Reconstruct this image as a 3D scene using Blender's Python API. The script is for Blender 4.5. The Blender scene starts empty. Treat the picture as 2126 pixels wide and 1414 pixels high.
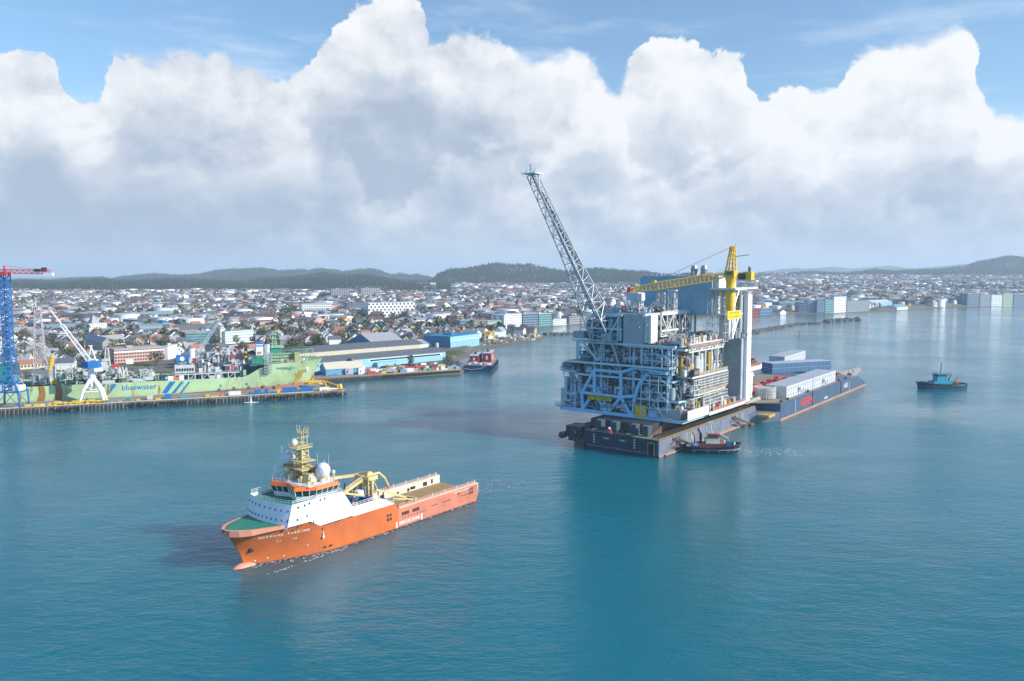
import bpy, bmesh, math, random
import numpy as np
from mathutils import Vector, Matrix
R = math.radians
sc = bpy.context.scene
# ------------------------------------------------------------------ camera
FOC = 28/36*2126                      # focal length in photo pixels
PITCH = math.atan(137/FOC)
CS, SN, CAMZ = math.cos(PITCH), math.sin(PITCH), 80.0
cam = bpy.data.cameras.new('camera'); camo = bpy.data.objects.new('camera', cam)
sc.collection.objects.link(camo)
camo.location = (0, 0, CAMZ); camo.rotation_euler = (R(90)-PITCH, 0, 0)
cam.lens = 28; cam.sensor_width = 36; cam.clip_start = 1; cam.clip_end = 60000
sc.camera = camo
# ------------------------------------------------------------------ sun and exposure
SUN_AZ, SUN_EL = 108, 29              # clockwise from the view direction, degrees
sl = bpy.data.lights.new('sun', 'SUN'); so = bpy.data.objects.new('sun', sl)
sc.collection.objects.link(so)
sl.energy = 3.9; sl.angle = R(0.5); sl.color = (1, .94, .84)
sd_ = Vector((math.sin(R(SUN_AZ))*math.cos(R(SUN_EL)), math.cos(R(SUN_AZ))*math.cos(R(SUN_EL)), math.sin(R(SUN_EL))))
so.rotation_euler = sd_.to_track_quat('Z', 'Y').to_euler()
sc.view_settings.view_transform = 'Standard'; sc.view_settings.look = 'None'
sc.view_settings.exposure = 0.68; sc.view_settings.gamma = 1
sc.cycles.max_bounces = 6; sc.cycles.volume_bounces = 1; sc.cycles.transparent_max_bounces = 4
# ------------------------------------------------------------------ world: Nishita sky with a bank of cumulus
world = bpy.data.worlds.new('World'); sc.world = world; world.use_nodes = True
NT = world.node_tree; NT.nodes.clear()
class NB:
    """small helper to write node maths"""
    def __init__(s, nt): s.nt = nt
    def n(s, t, **k):
        x = s.nt.nodes.new(t)
        for a, b in k.items(): setattr(x, a, b)
        return x
    def put(s, sock, v):
        if isinstance(v, (int, float)): sock.default_value = v
        elif isinstance(v, tuple): sock.default_value = v
        else: s.nt.links.new(v, sock)
    def m(s, op, *a, clamp=False):
        x = s.n('ShaderNodeMath', operation=op, use_clamp=clamp)
        for i, v in enumerate(a): s.put(x.inputs[i], v)
        return x.outputs[0]
    def xyz(s, a, b, c=0.0):
        x = s.n('ShaderNodeCombineXYZ')
        for i, v in enumerate((a, b, c)): s.put(x.inputs[i], v)
        return x.outputs[0]
    def noise(s, vec, scale, detail=4, rough=.5, lac=2.0, dist=0.0):
        x = s.n('ShaderNodeTexNoise', noise_dimensions='3D'); s.put(x.inputs['Vector'], vec)
        for k, v in (('Scale', scale), ('Detail', detail), ('Roughness', rough), ('Lacunarity', lac), ('Distortion', dist)): x.inputs[k].default_value = v
        return x.outputs['Fac']
    def vor(s, vec, scale, detail=0, rough=.5, feature='SMOOTH_F1', smooth=.5):
        x = s.n('ShaderNodeTexVoronoi', voronoi_dimensions='2D', feature=feature); s.put(x.inputs['Vector'], vec)
        x.inputs['Scale'].default_value = scale; x.inputs['Detail'].default_value = detail; x.inputs['Roughness'].default_value = rough
        if feature == 'SMOOTH_F1': x.inputs['Smoothness'].default_value = smooth
        return x.outputs['Distance']
    def ss(s, v, a, b, lo=0.0, hi=1.0):
        x = s.n('ShaderNodeMapRange', interpolation_type='SMOOTHSTEP'); s.put(x.inputs[0], v)
        for i, q in enumerate((a, b, lo, hi)): s.put(x.inputs[i+1], q)
        return x.outputs[0]
    def mix(s, f, a, b, mode='MIX'):
        x = s.n('ShaderNodeMix', data_type='RGBA', blend_type=mode)
        s.put(x.inputs[0], f)
        for i, v in ((6, a), (7, b)):
            if isinstance(v, tuple) and len(v) == 3: v = v+(1,)
            s.put(x.inputs[i], v)
        return x.outputs[2]
    def curve(s, v, pts):
        x = s.n('ShaderNodeFloatCurve'); s.put(x.inputs['Value'], v); x.inputs['Factor'].default_value = 1
        c = x.mapping.curves[0]
        c.points[0].location = pts[0]; c.points[1].location = pts[-1]
        for p in pts[1:-1]: c.points.new(*p)
        x.mapping.use_clip = False; x.mapping.update()
        return x.outputs[0]
B = NB(NT)
sky = B.n('ShaderNodeTexSky', sky_type='NISHITA', sun_disc=False)
sky.sun_elevation = R(SUN_EL); sky.sun_rotation = R(SUN_AZ); sky.altitude = 80
sky.air_density = 1.0; sky.dust_density = 0.6; sky.ozone_density = 2.6
def UV(px, py):
    """photo direction -> (azimuth, elevation) in radians"""
    v = 707-py; x, y, z = px-1063, FOC*CS+v*SN, -FOC*SN+v*CS
    return math.atan2(x, y), math.atan2(z, math.hypot(x, y))
tc = B.n('ShaderNodeTexCoord'); sep = B.n('ShaderNodeSeparateXYZ'); NT.links.new(tc.outputs['Generated'], sep.inputs[0])
DX, DY, DZ = sep.outputs
U0 = B.m('ARCTAN2', DX, DY); V0 = B.m('ARCSINE', DZ)
P0 = B.xyz(U0, V0)
w1 = B.m('SUBTRACT', B.noise(P0, 9, 3, .5), .5); w2 = B.m('SUBTRACT', B.noise(B.xyz(U0, V0, 5.3), 9, 3, .5), .5)
f1 = B.m('SUBTRACT', B.noise(P0, 38, 6, .6), .5); f2 = B.m('SUBTRACT', B.noise(B.xyz(U0, V0, 2.7), 38, 6, .6), .5)
U1 = B.m('ADD', U0, B.m('ADD', B.m('MULTIPLY', w1, .050), B.m('MULTIPLY', f1, .022)))
V1 = B.m('ADD', V0, B.m('ADD', B.m('MULTIPLY', w2, .030), B.m('MULTIPLY', f2, .018)))
def topcurve(pts):
    """cloud-top height over azimuth, from a list of skyline directions"""
    q = [((UV(x, y)[0]+.75)/1.5, UV(x, y)[1]/.5) for x, y in pts]
    return B.m('MULTIPLY', B.curve(B.m('DIVIDE', B.m('ADD', U1, .75), 1.5), q), .5)
top1 = topcurve([(-420, 250), (-120, 120), (0, 85), (80, 98), (112, 130), (135, 185), (175, 205), (215, 160), (262, 98), (320, 100), (400, 100), (470, 92), (530, 112), (580, 150), (612, 150), (660, 92), (705, 40), (750, -5), (800, -18), (860, -8), (888, 22), (904, 72), (950, 62), (1010, 66), (1062, 85), (1094, 122), (1140, 112), (1190, 104), (1245, 130), (1272, 165), (1300, 128), (1345, 92), (1400, 86), (1470, 104), (1530, 122), (1552, 160), (1556, 215), (1600, 190), (1655, 172), (1725, 180), (1762, 130), (1800, 92), (1860, 72), (1920, 52), (1972, 34), (2006, 60), (2022, 110), (2040, 200), (2126, 225), (2400, 180)])
def puffs(p):
    a = B.vor(p, 13, 0, smooth=.35); b = B.vor(p, 31, 2, .55, smooth=.3); c = B.noise(p, 16, 8, .62)
    r = B.m('MULTIPLY', B.m('SUBTRACT', .5, a), .55)
    r = B.m('ADD', r, B.m('MULTIPLY', B.m('SUBTRACT', .45, b), .30))
    return B.m('ADD', r, B.m('MULTIPLY', B.m('SUBTRACT', c, .5), 1.1))
Pw = B.xyz(U1, B.m('MULTIPLY', V1, 1.25), .4)
Ps = B.xyz(B.m('ADD', U1, .014), B.m('ADD', B.m('MULTIPLY', V1, 1.25), .020), .4)
pf = puffs(Pw); relief = B.m('SUBTRACT', pf, puffs(Ps))
d1 = B.m('ADD', B.m('SUBTRACT', top1, V1), B.m('ADD', B.m('MULTIPLY', pf, .026), B.m('MULTIPLY', B.m('SUBTRACT', B.noise(P0, 60, 8, .68), .5), .020)))
soft = B.ss(B.noise(P0, 5, 3), .42, .66, .005, .034)
mask1 = B.ss(B.m('DIVIDE', d1, soft), 0.0, 1.0)
# second, nearer tier of tops inside the bank
top2 = topcurve([(-420, 200), (-100, 170), (0, 172), (70, 172), (130, 200), (200, 240), (270, 300), (340, 300), (420, 300), (520, 300), (600, 262), (700, 275), (745, 330), (800, 420), (900, 330), (1000, 300), (1100, 330), (1180, 232), (1262, 200), (1300, 300), (1400, 330), (1500, 300), (1600, 268), (1700, 290), (1800, 262), (1880, 234), (1960, 232), (2060, 236), (2126, 228), (2400, 240)])
d2 = B.m('ADD', B.m('SUBTRACT', top2, V1), B.m('MULTIPLY', pf, .055))
tier2 = B.m('MULTIPLY', B.ss(d2, -.012, .034), B.ss(d2, .20, .05))
top3 = topcurve([(-420, 420), (0, 470), (150, 500), (300, 470), (430, 500), (600, 490), (760, 500), (900, 470), (1060, 400), (1200, 470), (1400, 430), (1600, 440), (1800, 420), (2000, 430), (2126, 440), (2400, 440)])
d3 = B.m('ADD', B.m('SUBTRACT', top3, V1), B.m('MULTIPLY', pf, .05))
tier3 = B.ss(d3, -.01, .03)
# light on the bank: bright crowns, blue-grey undersides
crown = B.ss(B.m('ADD', d1, B.m('MULTIPLY', pf, .05)), .015, .135, 1.0, 0.0)
crown2 = B.m('MULTIPLY', tier2, B.ss(d2, .005, .10, 1.0, .0))
crown3 = B.m('MULTIPLY', tier3, B.ss(d3, .0, .06, .55, .1))
big = B.ss(B.noise(B.xyz(U1, B.m('MULTIPLY', V1, 1.9), 3.3), 4.2, 5, .55), .40, .60)
rightward = B.ss(U0, -.55, .55, -.12, .15)
lv = B.m('ADD', B.m('MULTIPLY', crown, .66), B.m('MULTIPLY', crown2, .44))
lv = B.m('ADD', lv, B.m('MULTIPLY', crown3, .22))
lv = B.m('ADD', lv, B.m('MULTIPLY', big, .26))
lv = B.m('ADD', lv, rightward)
lv = B.m('ADD', lv, B.m('MULTIPLY', relief, .66))
lv = B.m('ADD', lv, .045, clamp=True)
rp = B.n('ShaderNodeValToRGB'); NT.links.new(lv, rp.inputs[0])
cr = rp.color_ramp; cr.elements[0].position = 0; cr.elements[0].color = (.275, .325, .40, 1)
cr.elements[1].position = 1; cr.elements[1].color = (.615, .62, .63, 1)
for p_, c_ in ((.28, (.345, .39, .455, 1)), (.5, (.42, .45, .495, 1)), (.75, (.53, .545, .57, 1))):
    e_ = cr.elements.new(p_); e_.color = c_
cir = B.noise(B.xyz(B.m('ADD', U0, B.m('MULTIPLY', V0, .8)), B.m('MULTIPLY', V0, 5.0), 1.1), 5, 7, .62)
veil = B.m('MULTIPLY', B.ss(cir, .46, .72, 0.0, .50), B.ss(DZ, .45, .20))
skyc = B.mix(1.0, sky.outputs[0], (.098, .110, .112), 'MULTIPLY')
skyc = B.mix(B.ss(DY, .1, -.3), skyc, B.mix(1.0, skyc, (.74, 1.0, 1.34), 'MULTIPLY'))  # sky behind the camera tinted bluer, added as fill for shaded fronts
skyc = B.mix(veil, skyc, (.50, .56, .65))
# low bright haze band along the horizon behind the hills
front = B.m('MULTIPLY', B.ss(DY, -.25, .35), B.ss(DZ, -.02, .0))
m1 = B.m('MULTIPLY', mask1, front)
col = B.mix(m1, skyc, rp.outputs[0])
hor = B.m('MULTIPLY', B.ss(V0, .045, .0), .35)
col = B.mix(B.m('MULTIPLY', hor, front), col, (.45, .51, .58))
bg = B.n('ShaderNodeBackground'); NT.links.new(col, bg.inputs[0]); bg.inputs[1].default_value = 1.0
wo = B.n('ShaderNodeOutputWorld'); NT.links.new(bg.outputs[0], wo.inputs[0])
world.cycles.sampling_method = 'MANUAL'; world.cycles.sample_map_resolution = 512

# ------------------------------------------------------------------ layout helpers
random.seed(7); rng = np.random.default_rng(7)
def ray(px, py):
    v = 707-py
    return (px-1063, FOC*CS+v*SN, -FOC*SN+v*CS)
def G(px, py, z=0.0):
    r = ray(px, py); t = (z-CAMZ)/r[2]; return (r[0]*t, r[1]*t)
class Frame:
    """a local frame: origin, heading of local +x; local +y is 90 degrees to its left"""
    def __init__(s, ox, oy, ang): s.o = (ox, oy); s.a = ang; s.x = (math.cos(ang), math.sin(ang)); s.y = (-s.x[1], s.x[0])
    def w(s, x, y): return (s.o[0]+x*s.x[0]+y*s.y[0], s.o[1]+x*s.x[1]+y*s.y[1])
    def onx(s, px, py, x0):      # a sight line met with the plane local x = x0 -> (y, z)
        o = s.w(x0, 0); r = ray(px, py); n = s.x; t = (o[0]*n[0]+o[1]*n[1])/(r[0]*n[0]+r[1]*n[1])
        p = (r[0]*t, r[1]*t); return ((p[0]-o[0])*s.y[0]+(p[1]-o[1])*s.y[1], CAMZ+r[2]*t)
    def ony(s, px, py, y0):
        o = s.w(0, y0); r = ray(px, py); n = s.y; t = (o[0]*n[0]+o[1]*n[1])/(r[0]*n[0]+r[1]*n[1])
        p = (r[0]*t, r[1]*t); return ((p[0]-o[0])*s.x[0]+(p[1]-o[1])*s.x[1], CAMZ+r[2]*t)
    def onz(s, px, py, z):
        g = G(px, py, z); dx, dy = g[0]-s.o[0], g[1]-s.o[1]
        return (dx*s.x[0]+dy*s.x[1], dx*s.y[0]+dy*s.y[1])

# ------------------------------------------------------------------ materials
MATS = {}
def mat(name, col, rough=.55, metal=0.0, dirt=.18, scale=.35, rust=0.0, streak=True, spec=.4):
    if name in MATS: return MATS[name]
    m = bpy.data.materials.new(name); m.use_nodes = True; nt = m.node_tree; b = NB(nt)
    p = nt.nodes['Principled BSDF']; p.inputs['Roughness'].default_value = rough; p.inputs['Metallic'].default_value = metal
    p.inputs['Specular IOR Level'].default_value = spec
    t = b.n('ShaderNodeTexCoord').outputs['Object']
    n1 = b.noise(t, scale, 5, .6)
    c = b.mix(b.ss(n1, .35, .75, 0.0, dirt*1.6), tuple(col), tuple(x*.45+.03 for x in col))
    if dirt > 0:
        mp = b.n('ShaderNodeMapping'); nt.links.new(t, mp.inputs[0]); mp.inputs['Scale'].default_value = (1.3, 1.3, .12)
        n2 = b.noise(mp.outputs[0], 1.1, 4, .6)
        c = b.mix(b.ss(n2, .5, .8, 0.0, dirt), c, tuple(x*.6 for x in col))
    if rust > 0:
        mp = b.n('ShaderNodeMapping'); nt.links.new(t, mp.inputs[0]); mp.inputs['Scale'].default_value = (.5, .5, .10)
        n3 = b.noise(mp.outputs[0], .55, 6, .68)
        c = b.mix(b.ss(n3, .56, .70, 0.0, rust), c, (.30, .13, .04))
    nt.links.new(c, p.inputs['Base Color'])
    MATS[name] = m; return m

# ------------------------------------------------------------------ mesh builder
class MB:
    def __init__(s): s.v = []; s.f = []; s.m = []; s.c = []
    def add(s, vs, fs, mi=0):
        s.c.append((len(s.v), len(s.f))); o = len(s.v); s.v.extend(vs); s.f.extend([tuple(i+o for i in f) for f in fs]); s.m.extend([mi]*len(fs)); return s
    def box(s, x0, x1, y0, y1, z0, z1, mi=0):
        if x0 > x1: x0, x1 = x1, x0
        if y0 > y1: y0, y1 = y1, y0
        vs = [(x0,y0,z0),(x1,y0,z0),(x1,y1,z0),(x0,y1,z0),(x0,y0,z1),(x1,y0,z1),(x1,y1,z1),(x0,y1,z1)]
        return s.add(vs, [(3,2,1,0),(4,5,6,7),(0,1,5,4),(1,2,6,5),(2,3,7,6),(3,0,4,7)], mi)
    def tube(s, p, q, r, n=6, r2=None, mi=0):
        p = Vector(p); q = Vector(q); d = q-p
        if d.length < 1e-6: return s
        d.normalize(); a = d.orthogonal().normalized() if abs(d.z) > .95 else d.cross(Vector((0,0,1))).normalized(); b = d.cross(a)
        r2 = r if r2 is None else r2; ph = math.pi/n if n == 4 else 0
        vs = []
        for c, rr in ((p, r), (q, r2)):
            for i in range(n):
                t = 2*math.pi*i/n+ph; vs.append(tuple(c+a*(rr*math.cos(t))+b*(rr*math.sin(t))))
        fs = [tuple((i, (i+1) % n, n+(i+1) % n, n+i)) for i in range(n)]+[tuple(range(n-1, -1, -1)), tuple(range(n, 2*n))]
        return s.add(vs, fs, mi)
    def path(s, pts, r, n=5, mi=0):
        for a, b in zip(pts[:-1], pts[1:]): s.tube(a, b, r, n, mi=mi)
        return s
    def beam(s, p, q, w, mi=0): return s.tube(p, q, w*.7071, 4, mi=mi)
    def prism(s, poly, z0, z1, mi=0):
        n = len(poly); z1s = z1 if isinstance(z1, (list, tuple)) else [z1]*n
        vs = [(x, y, z0) for x, y in poly]+[(x, y, z1s[i]) for i, (x, y) in enumerate(poly)]
        return s.add(vs, [tuple(range(n-1, -1, -1)), tuple(range(n, 2*n))]+[(i, (i+1) % n, n+(i+1) % n, n+i) for i in range(n)], mi)
    def prism_y(s, poly, y0, y1, mi=0):          # polygon in x-z, extruded along y
        n = len(poly); vs = [(x, y0, z) for x, z in poly]+[(x, y1, z) for x, z in poly]
        return s.add(vs, [tuple(range(n)), tuple(range(2*n-1, n-1, -1))]+[(i, n+i, n+(i+1) % n, (i+1) % n) for i in range(n)], mi)
    def prism_x(s, poly, x0, x1, mi=0):          # polygon in y-z, extruded along x
        n = len(poly); vs = [(x0, y, z) for y, z in poly]+[(x1, y, z) for y, z in poly]
        return s.add(vs, [tuple(range(n-1, -1, -1)), tuple(range(n, 2*n))]+[(i, (i+1) % n, n+(i+1) % n, n+i) for i in range(n)], mi)
    def loft(s, rings, closed=True, caps=True, mi=0):
        n = len(rings[0]); vs = [p for r in rings for p in r]; fs = []
        for k in range(len(rings)-1):
            for i in range(n if closed else n-1):
                j = (i+1) % n; fs.append((k*n+i, k*n+j, (k+1)*n+j, (k+1)*n+i))
        if caps and closed: fs += [tuple(range(n-1, -1, -1)), tuple(range((len(rings)-1)*n, len(rings)*n))]
        return s.add(vs, fs, mi)
    def ball(s, c, r, n=12, m=8, sz=1.0, mi=0, zmin=-1):
        rings = []
        for k in range(1, m):
            t = math.pi*k/m; z = max(-math.cos(t), zmin)
            rings.append([(c[0]+r*math.sin(t)*math.cos(2*math.pi*i/n), c[1]+r*math.sin(t)*math.sin(2*math.pi*i/n), c[2]+r*sz*z) for i in range(n)])
        return s.loft(rings, mi=mi)
    def truss(s, p, q, w, h, n, r=.15, mi=0, up=(0, 0, 1), w2=None, h2=None, diag=True):
        """lattice box girder between two points"""
        p = Vector(p); q = Vector(q); d = (q-p).normalized(); side = d.cross(Vector(up)).normalized(); upv = side.cross(d)
        w2 = w if w2 is None else w2; h2 = h if h2 is None else h2
        st = []
        for k in range(n+1):
            t = k/n; c = p.lerp(q, t); ww = w+(w2-w)*t; hh = h+(h2-h)*t
            st.append([c+side*(sx*ww/2)+upv*(sy*hh/2) for sx, sy in ((-1,-1),(1,-1),(1,1),(-1,1))])
        for i in range(4):
            s.tube(st[0][i], st[-1][i], r*1.35, 5, mi=mi)
        for k in range(n+1):
            for i in range(4): s.tube(st[k][i], st[k][(i+1) % 4], r*.8, 4, mi=mi)
            if k < n and diag:
                for i in range(4):
                    j = (i+1) % 4
                    if (k+i) % 2: s.tube(st[k][i], st[k+1][j], r*.8, 4, mi=mi)
                    else: s.tube(st[k][j], st[k+1][i], r*.8, 4, mi=mi)
        return s
    def rail(s, pts, h=1.1, step=2.0, r=.06, mi=0, mid=True):
        for a, b in zip(pts[:-1], pts[1:]):
            a = Vector(a); b = Vector(b); L = (b-a).length; n = max(1, int(L/step))
            for hh in ((h, h*.5) if mid else (h,)): s.tube(a+Vector((0,0,hh)), b+Vector((0,0,hh)), r, 4, mi=mi)
            for k in range(n+1):
                c = a.lerp(b, k/n); s.tube(c, c+Vector((0,0,h)), r, 4, mi=mi)
        return s
    def stair(s, p, q, w=.8, mi=0):
        p = Vector(p); q = Vector(q); sd = (q-p).cross(Vector((0,0,1))).normalized()*w/2
        s.beam(p+sd, q+sd, .25, mi); s.beam(p-sd, q-sd, .25, mi)
        n = max(2, int((q-p).length/.6))
        for k in range(n+1):
            c = p.lerp(q, k/n); s.beam(c-sd, c+sd, .12, mi)
        return s
    def each(s, name, mats, parent=None, smooth=False, limit=100):
        """every shape added so far becomes an object of its own"""
        out = []; cs = s.c+[(len(s.v), len(s.f))]
        for (v0, f0), (v1, f1) in zip(cs[:-1], cs[1:]):
            q = MB(); q.v = s.v[v0:v1]; q.f = [tuple(i-v0 for i in f) for f in s.f[f0:f1]]; q.m = s.m[f0:f1]; out.append(q.build(name, mats, parent, smooth))
        return out
    def build(s, name, mats, parent=None, smooth=False, loc=None, rz=0, kind=None):
        me = bpy.data.meshes.new(name)
        me.from_pydata(s.v, [], s.f)
        if not isinstance(mats, (list, tuple)): mats = [mats]
        for m in mats: me.materials.append(m)
        if len(mats) > 1: me.polygons.foreach_set('material_index', np.array(s.m, dtype=np.int32))
        if smooth: me.polygons.foreach_set('use_smooth', np.ones(len(me.polygons), dtype=bool))
        me.update()
        bm = bmesh.new(); bm.from_mesh(me); bmesh.ops.recalc_face_normals(bm, faces=bm.faces); bm.to_mesh(me); bm.free()
        return link(name, me, parent, loc, rz, kind)
def link(name, me, parent=None, loc=None, rz=0, kind=None):
    o = bpy.data.objects.new(name, me); sc.collection.objects.link(o)
    if parent is not None: o.parent = parent
    if loc is not None: o.location = loc
    if rz: o.rotation_euler = (0, 0, rz)
    if kind: o['kind'] = kind
    return o
def tag(o, label, cat, group=None):
    o['label'] = label; o['category'] = cat
    if group: o['group'] = group
    return o
def thing(name, label, cat, loc=(0,0,0), rz=0, group=None):
    o = bpy.data.objects.new(name, None); sc.collection.objects.link(o); o.empty_display_size = .5
    o.location = loc; o.rotation_euler = (0, 0, rz); return tag(o, label, cat, group)
def copy_tree(o, parent=None):
    c = o.copy(); sc.collection.objects.link(c); c.parent = parent
    for ch in list(o.children): copy_tree(ch, c)
    return c
def text(name, s, size, m, parent, loc, rot, extrude=.03, sx=1.0, bold=0.0):
    cu = bpy.data.curves.new(name, 'FONT'); cu.body = s; cu.size = size; cu.extrude = extrude; cu.align_x = 'CENTER'; cu.align_y = 'CENTER'; cu.offset = bold; cu.resolution_u = 2
    t = bpy.data.objects.new('tmp', cu); sc.collection.objects.link(t); bpy.context.view_layer.update()
    me = bpy.data.meshes.new_from_object(t); bpy.data.objects.remove(t); me.materials.clear(); me.materials.append(m); me.name = name
    o = link(name, me, parent, loc); o.rotation_euler = rot; o.scale = (sx, 1, 1)
    return o
# ------------------------------------------------------------------ terrain
COAST = [G(x, y) for x, y in [(-900, 800), (-300, 806), (0, 806), (300, 800), (560, 796), (640, 795), (730, 789), (955, 776), (962, 768), (945, 752), (968, 740), (990, 733), (987, 724), (1050, 716), (1110, 709), (1133, 703), (1136, 699), (1100, 697), (1060, 695), (1046, 689), (1082, 683.5), (1130, 679), (1190, 674), (1300, 668), (1420, 662), (1555, 656), (1600, 655), (1650, 652), (1720, 652), (1765, 649), (1850, 646), (1940, 640), (1990, 637), (2126, 634), (2500, 629), (3400, 622)]]
COAST = np.array(COAST+[(60000, 60000), (-60000, 60000), (-4000, COAST[0][1])])
def sdist(X, Y):
    """signed distance to the shoreline, positive on land"""
    X = np.asarray(X, float); Y = np.asarray(Y, float); d = np.full(X.shape, 1e9); ins = np.zeros(X.shape, bool)
    n = len(COAST)
    for i in range(n):
        ax, ay = COAST[i]; bx, by = COAST[(i+1) % n]
        ex, ey = bx-ax, by-ay; t = np.clip(((X-ax)*ex+(Y-ay)*ey)/(ex*ex+ey*ey), 0, 1)
        d = np.minimum(d, np.hypot(X-ax-t*ex, Y-ay-t*ey))
        c = ((ay > Y) != (by > Y)) & (X < (bx-ax)*(Y-ay)/(by-ay+1e-12)+ax); ins ^= c
    return np.where(ins, d, -d)
def sm(x, a, b):
    t = np.clip((x-a)/(b-a), 0, 1); return t*t*(3-2*t)
RIDGES = [  # depth, half width, skyline seen in the photo
 (6500, 1500, [(-400, 575), (-100, 577), (0, 581), (40, 586), (84, 585), (111, 583), (147, 578), (216, 577), (234, 580.5), (263, 574), (321, 570), (369, 573), (419, 571), (448, 564), (487, 559), (543, 558), (570, 561), (581, 564), (632, 559), (643, 563), (660, 559), (700, 562), (712, 566), (740, 562), (769, 560), (786, 562), (801, 567), (812, 571), (829, 569.5), (850, 572), (868, 570.5), (900, 579), (960, 590), (1030, 640)]),
 (4200, 900, [(845, 620), (872, 598), (899, 581), (911, 570), (933, 563), (963, 563), (984, 558), (1004, 553.5), (1029, 549), (1061, 553), (1100, 551), (1119, 557), (1160, 563), (1203, 563), (1238, 560), (1284, 563), (1330, 565), (1380, 574), (1440, 578), (1500, 590), (1560, 620)]),
 (4000, 1750, [(-400, 584), (0, 588), (60, 586), (130, 590), (200, 583), (280, 588), (350, 583), (440, 586), (510, 590), (540, 584), (600, 580), (640, 575), (669, 571), (712, 575), (763, 574), (793, 579), (838, 588), (860, 592), (900, 604), (940, 625)]),
 (13000, 3000, [(1300, 580), (1450, 573), (1553, 569), (1597, 562), (1653, 556), (1665, 558.5), (1730, 554), (1765, 557.7), (1841, 552), (1897, 557.5), (1959, 552), (2000, 548), (2126, 552), (2500, 560)]),
 (5600, 1100, [(1440, 590), (1500, 578), (1559, 575), (1588, 571), (1620, 573), (1677, 567), (1753, 569), (1790, 565), (1812, 562), (1853, 566), (1942, 561), (2000, 555), (2024, 546), (2059, 540), (2090, 534), (2126, 537), (2300, 545), (2600, 560)]),
]
def vnoise(X, Y, s, seed=0):
    x = X/s; y = Y/s; xi = np.floor(x); yi = np.floor(y); fx = x-xi; fy = y-yi; fx = fx*fx*(3-2*fx); fy = fy*fy*(3-2*fy)
    h = lambda a, b: (np.sin(a*127.1+b*311.7+seed*74.7)*43758.5453) % 1.0
    return (h(xi, yi)*(1-fx)+h(xi+1, yi)*fx)*(1-fy)+(h(xi, yi+1)*(1-fx)+h(xi+1, yi+1)*fx)*fy
def ground(X, Y, full=False):
    X = np.asarray(X, float); Y = np.asarray(Y, float); px = 1063+FOC*X/np.maximum(Y, 50)
    zl = np.interp(Y, [0, 700, 1000, 1400, 2000, 3000, 4500, 9000], [3.4, 3.4, 5.5, 10, 19, 29, 30, 20])
    zr = np.interp(Y, [0, 1600, 1850, 2500, 3400, 4600, 6000, 9000], [3, 3, 6, 22, 44, 66, 84, 84])
    t = sm(px, 1230, 1480); z = zl*(1-t)+zr*t
    z = z+sm(Y, 1100, 2400)*(vnoise(X, Y, 420, 1)-.5)*9+sm(Y, 1500, 3200)*(vnoise(X, Y, 160, 2)-.5)*5
    forest = np.zeros(X.shape)
    for k, (D, w, pts) in enumerate(RIDGES):
        q = np.array(pts); py = np.interp(px, q[:, 0], q[:, 1]); hz = CAMZ+(570-py)/FOC*D
        hz = hz+(vnoise(X, Y, 130, 5+k)-.5)*9+(vnoise(X, Y, 300, 15+k)-.5)*16*sm(np.abs(Y-D), 100, 700)
        g = np.clip(1-np.abs(Y-D)/w, 0, 1); g = g*g*(3-2*g)
        g = g*((px > q[0, 0]) & (px < q[-1, 0])); zz = z+(hz-z)*g
        forest = np.where(((zz > z) & (g > 0)) | ((g > .10) & (k in (1, 2))), np.maximum(g, forest), forest); z = np.maximum(z, zz)
    sd = sdist(X, Y)
    z = np.where(sd > 0, np.minimum(z, .9+sd*.35), np.maximum(-6, .9+sd*.5))
    return (z, forest, sd) if full else z
def gz(x, y): return float(ground(np.array([x]), np.array([y]))[0])
def TG(px, py):
    """the point of the ground seen at a photo position (hills left out)"""
    Ys = np.linspace(560, 6500, 1200); r = ray(px, py); X = r[0]/r[1]*Ys; Z = CAMZ+r[2]/r[1]*Ys
    zg = ground(X, Ys); i = int(np.argmax(Z <= zg)) if (Z <= zg).any() else len(Ys)-1
    return X[i], Ys[i], float(zg[i])
cols = np.arange(-700, 2830, 2.4); rows = [455.0]
while rows[-1] < 17000: rows.append(rows[-1]*1.0068+(6 if rows[-1] > 7000 else 0))
rows = np.array(rows); PX, YY = np.meshgrid(cols, rows); XX = (PX-1063)/FOC*YY
ZZ, FO, SD = ground(XX, YY, True)
ZZ = ZZ+np.where(FO > .2, (rng.random(ZZ.shape)-.3)*5, 0)*(YY < 8000)
def gridmesh(name, X, Y, Z, keep=None):
    nr, nc = X.shape; me = bpy.data.meshes.new(name)
    co = np.stack([X, Y, Z], -1).reshape(-1, 3)
    i = np.arange((nr-1)*(nc-1)); r = i//(nc-1); c = i % (nc-1); a = r*nc+c
    q = np.stack([a, a+1, a+nc+1, a+nc], -1)
    if keep is not None: q = q[keep.reshape(-1)[a] | keep.reshape(-1)[a+nc+1]]
    me.vertices.add(len(co)); me.vertices.foreach_set('co', co.reshape(-1).astype(np.float32))
    me.loops.add(q.size); me.loops.foreach_set('vertex_index', q.reshape(-1).astype(np.int32))
    me.polygons.add(len(q)); me.polygons.foreach_set('loop_start', np.arange(0, q.size, 4, dtype=np.int32))
    me.polygons.foreach_set('use_smooth', np.ones(len(q), bool)); me.update(calc_edges=True); return me
me = gridmesh('terrain', XX, YY, ZZ, keep=SD > -25)
at = me.attributes.new('wood', 'FLOAT', 'POINT'); at.data.foreach_set('value', FO.reshape(-1).astype(np.float32))
m = bpy.data.materials.new('ground'); m.use_nodes = True; b = NB(m.node_tree); p = m.node_tree.nodes['Principled BSDF']
p.inputs['Roughness'].default_value = .95; p.inputs['Specular IOR Level'].default_value = .1
geo = b.n('ShaderNodeNewGeometry').outputs['Position']; at_ = b.n('ShaderNodeAttribute', attribute_name='wood').outputs['Fac']
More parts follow.
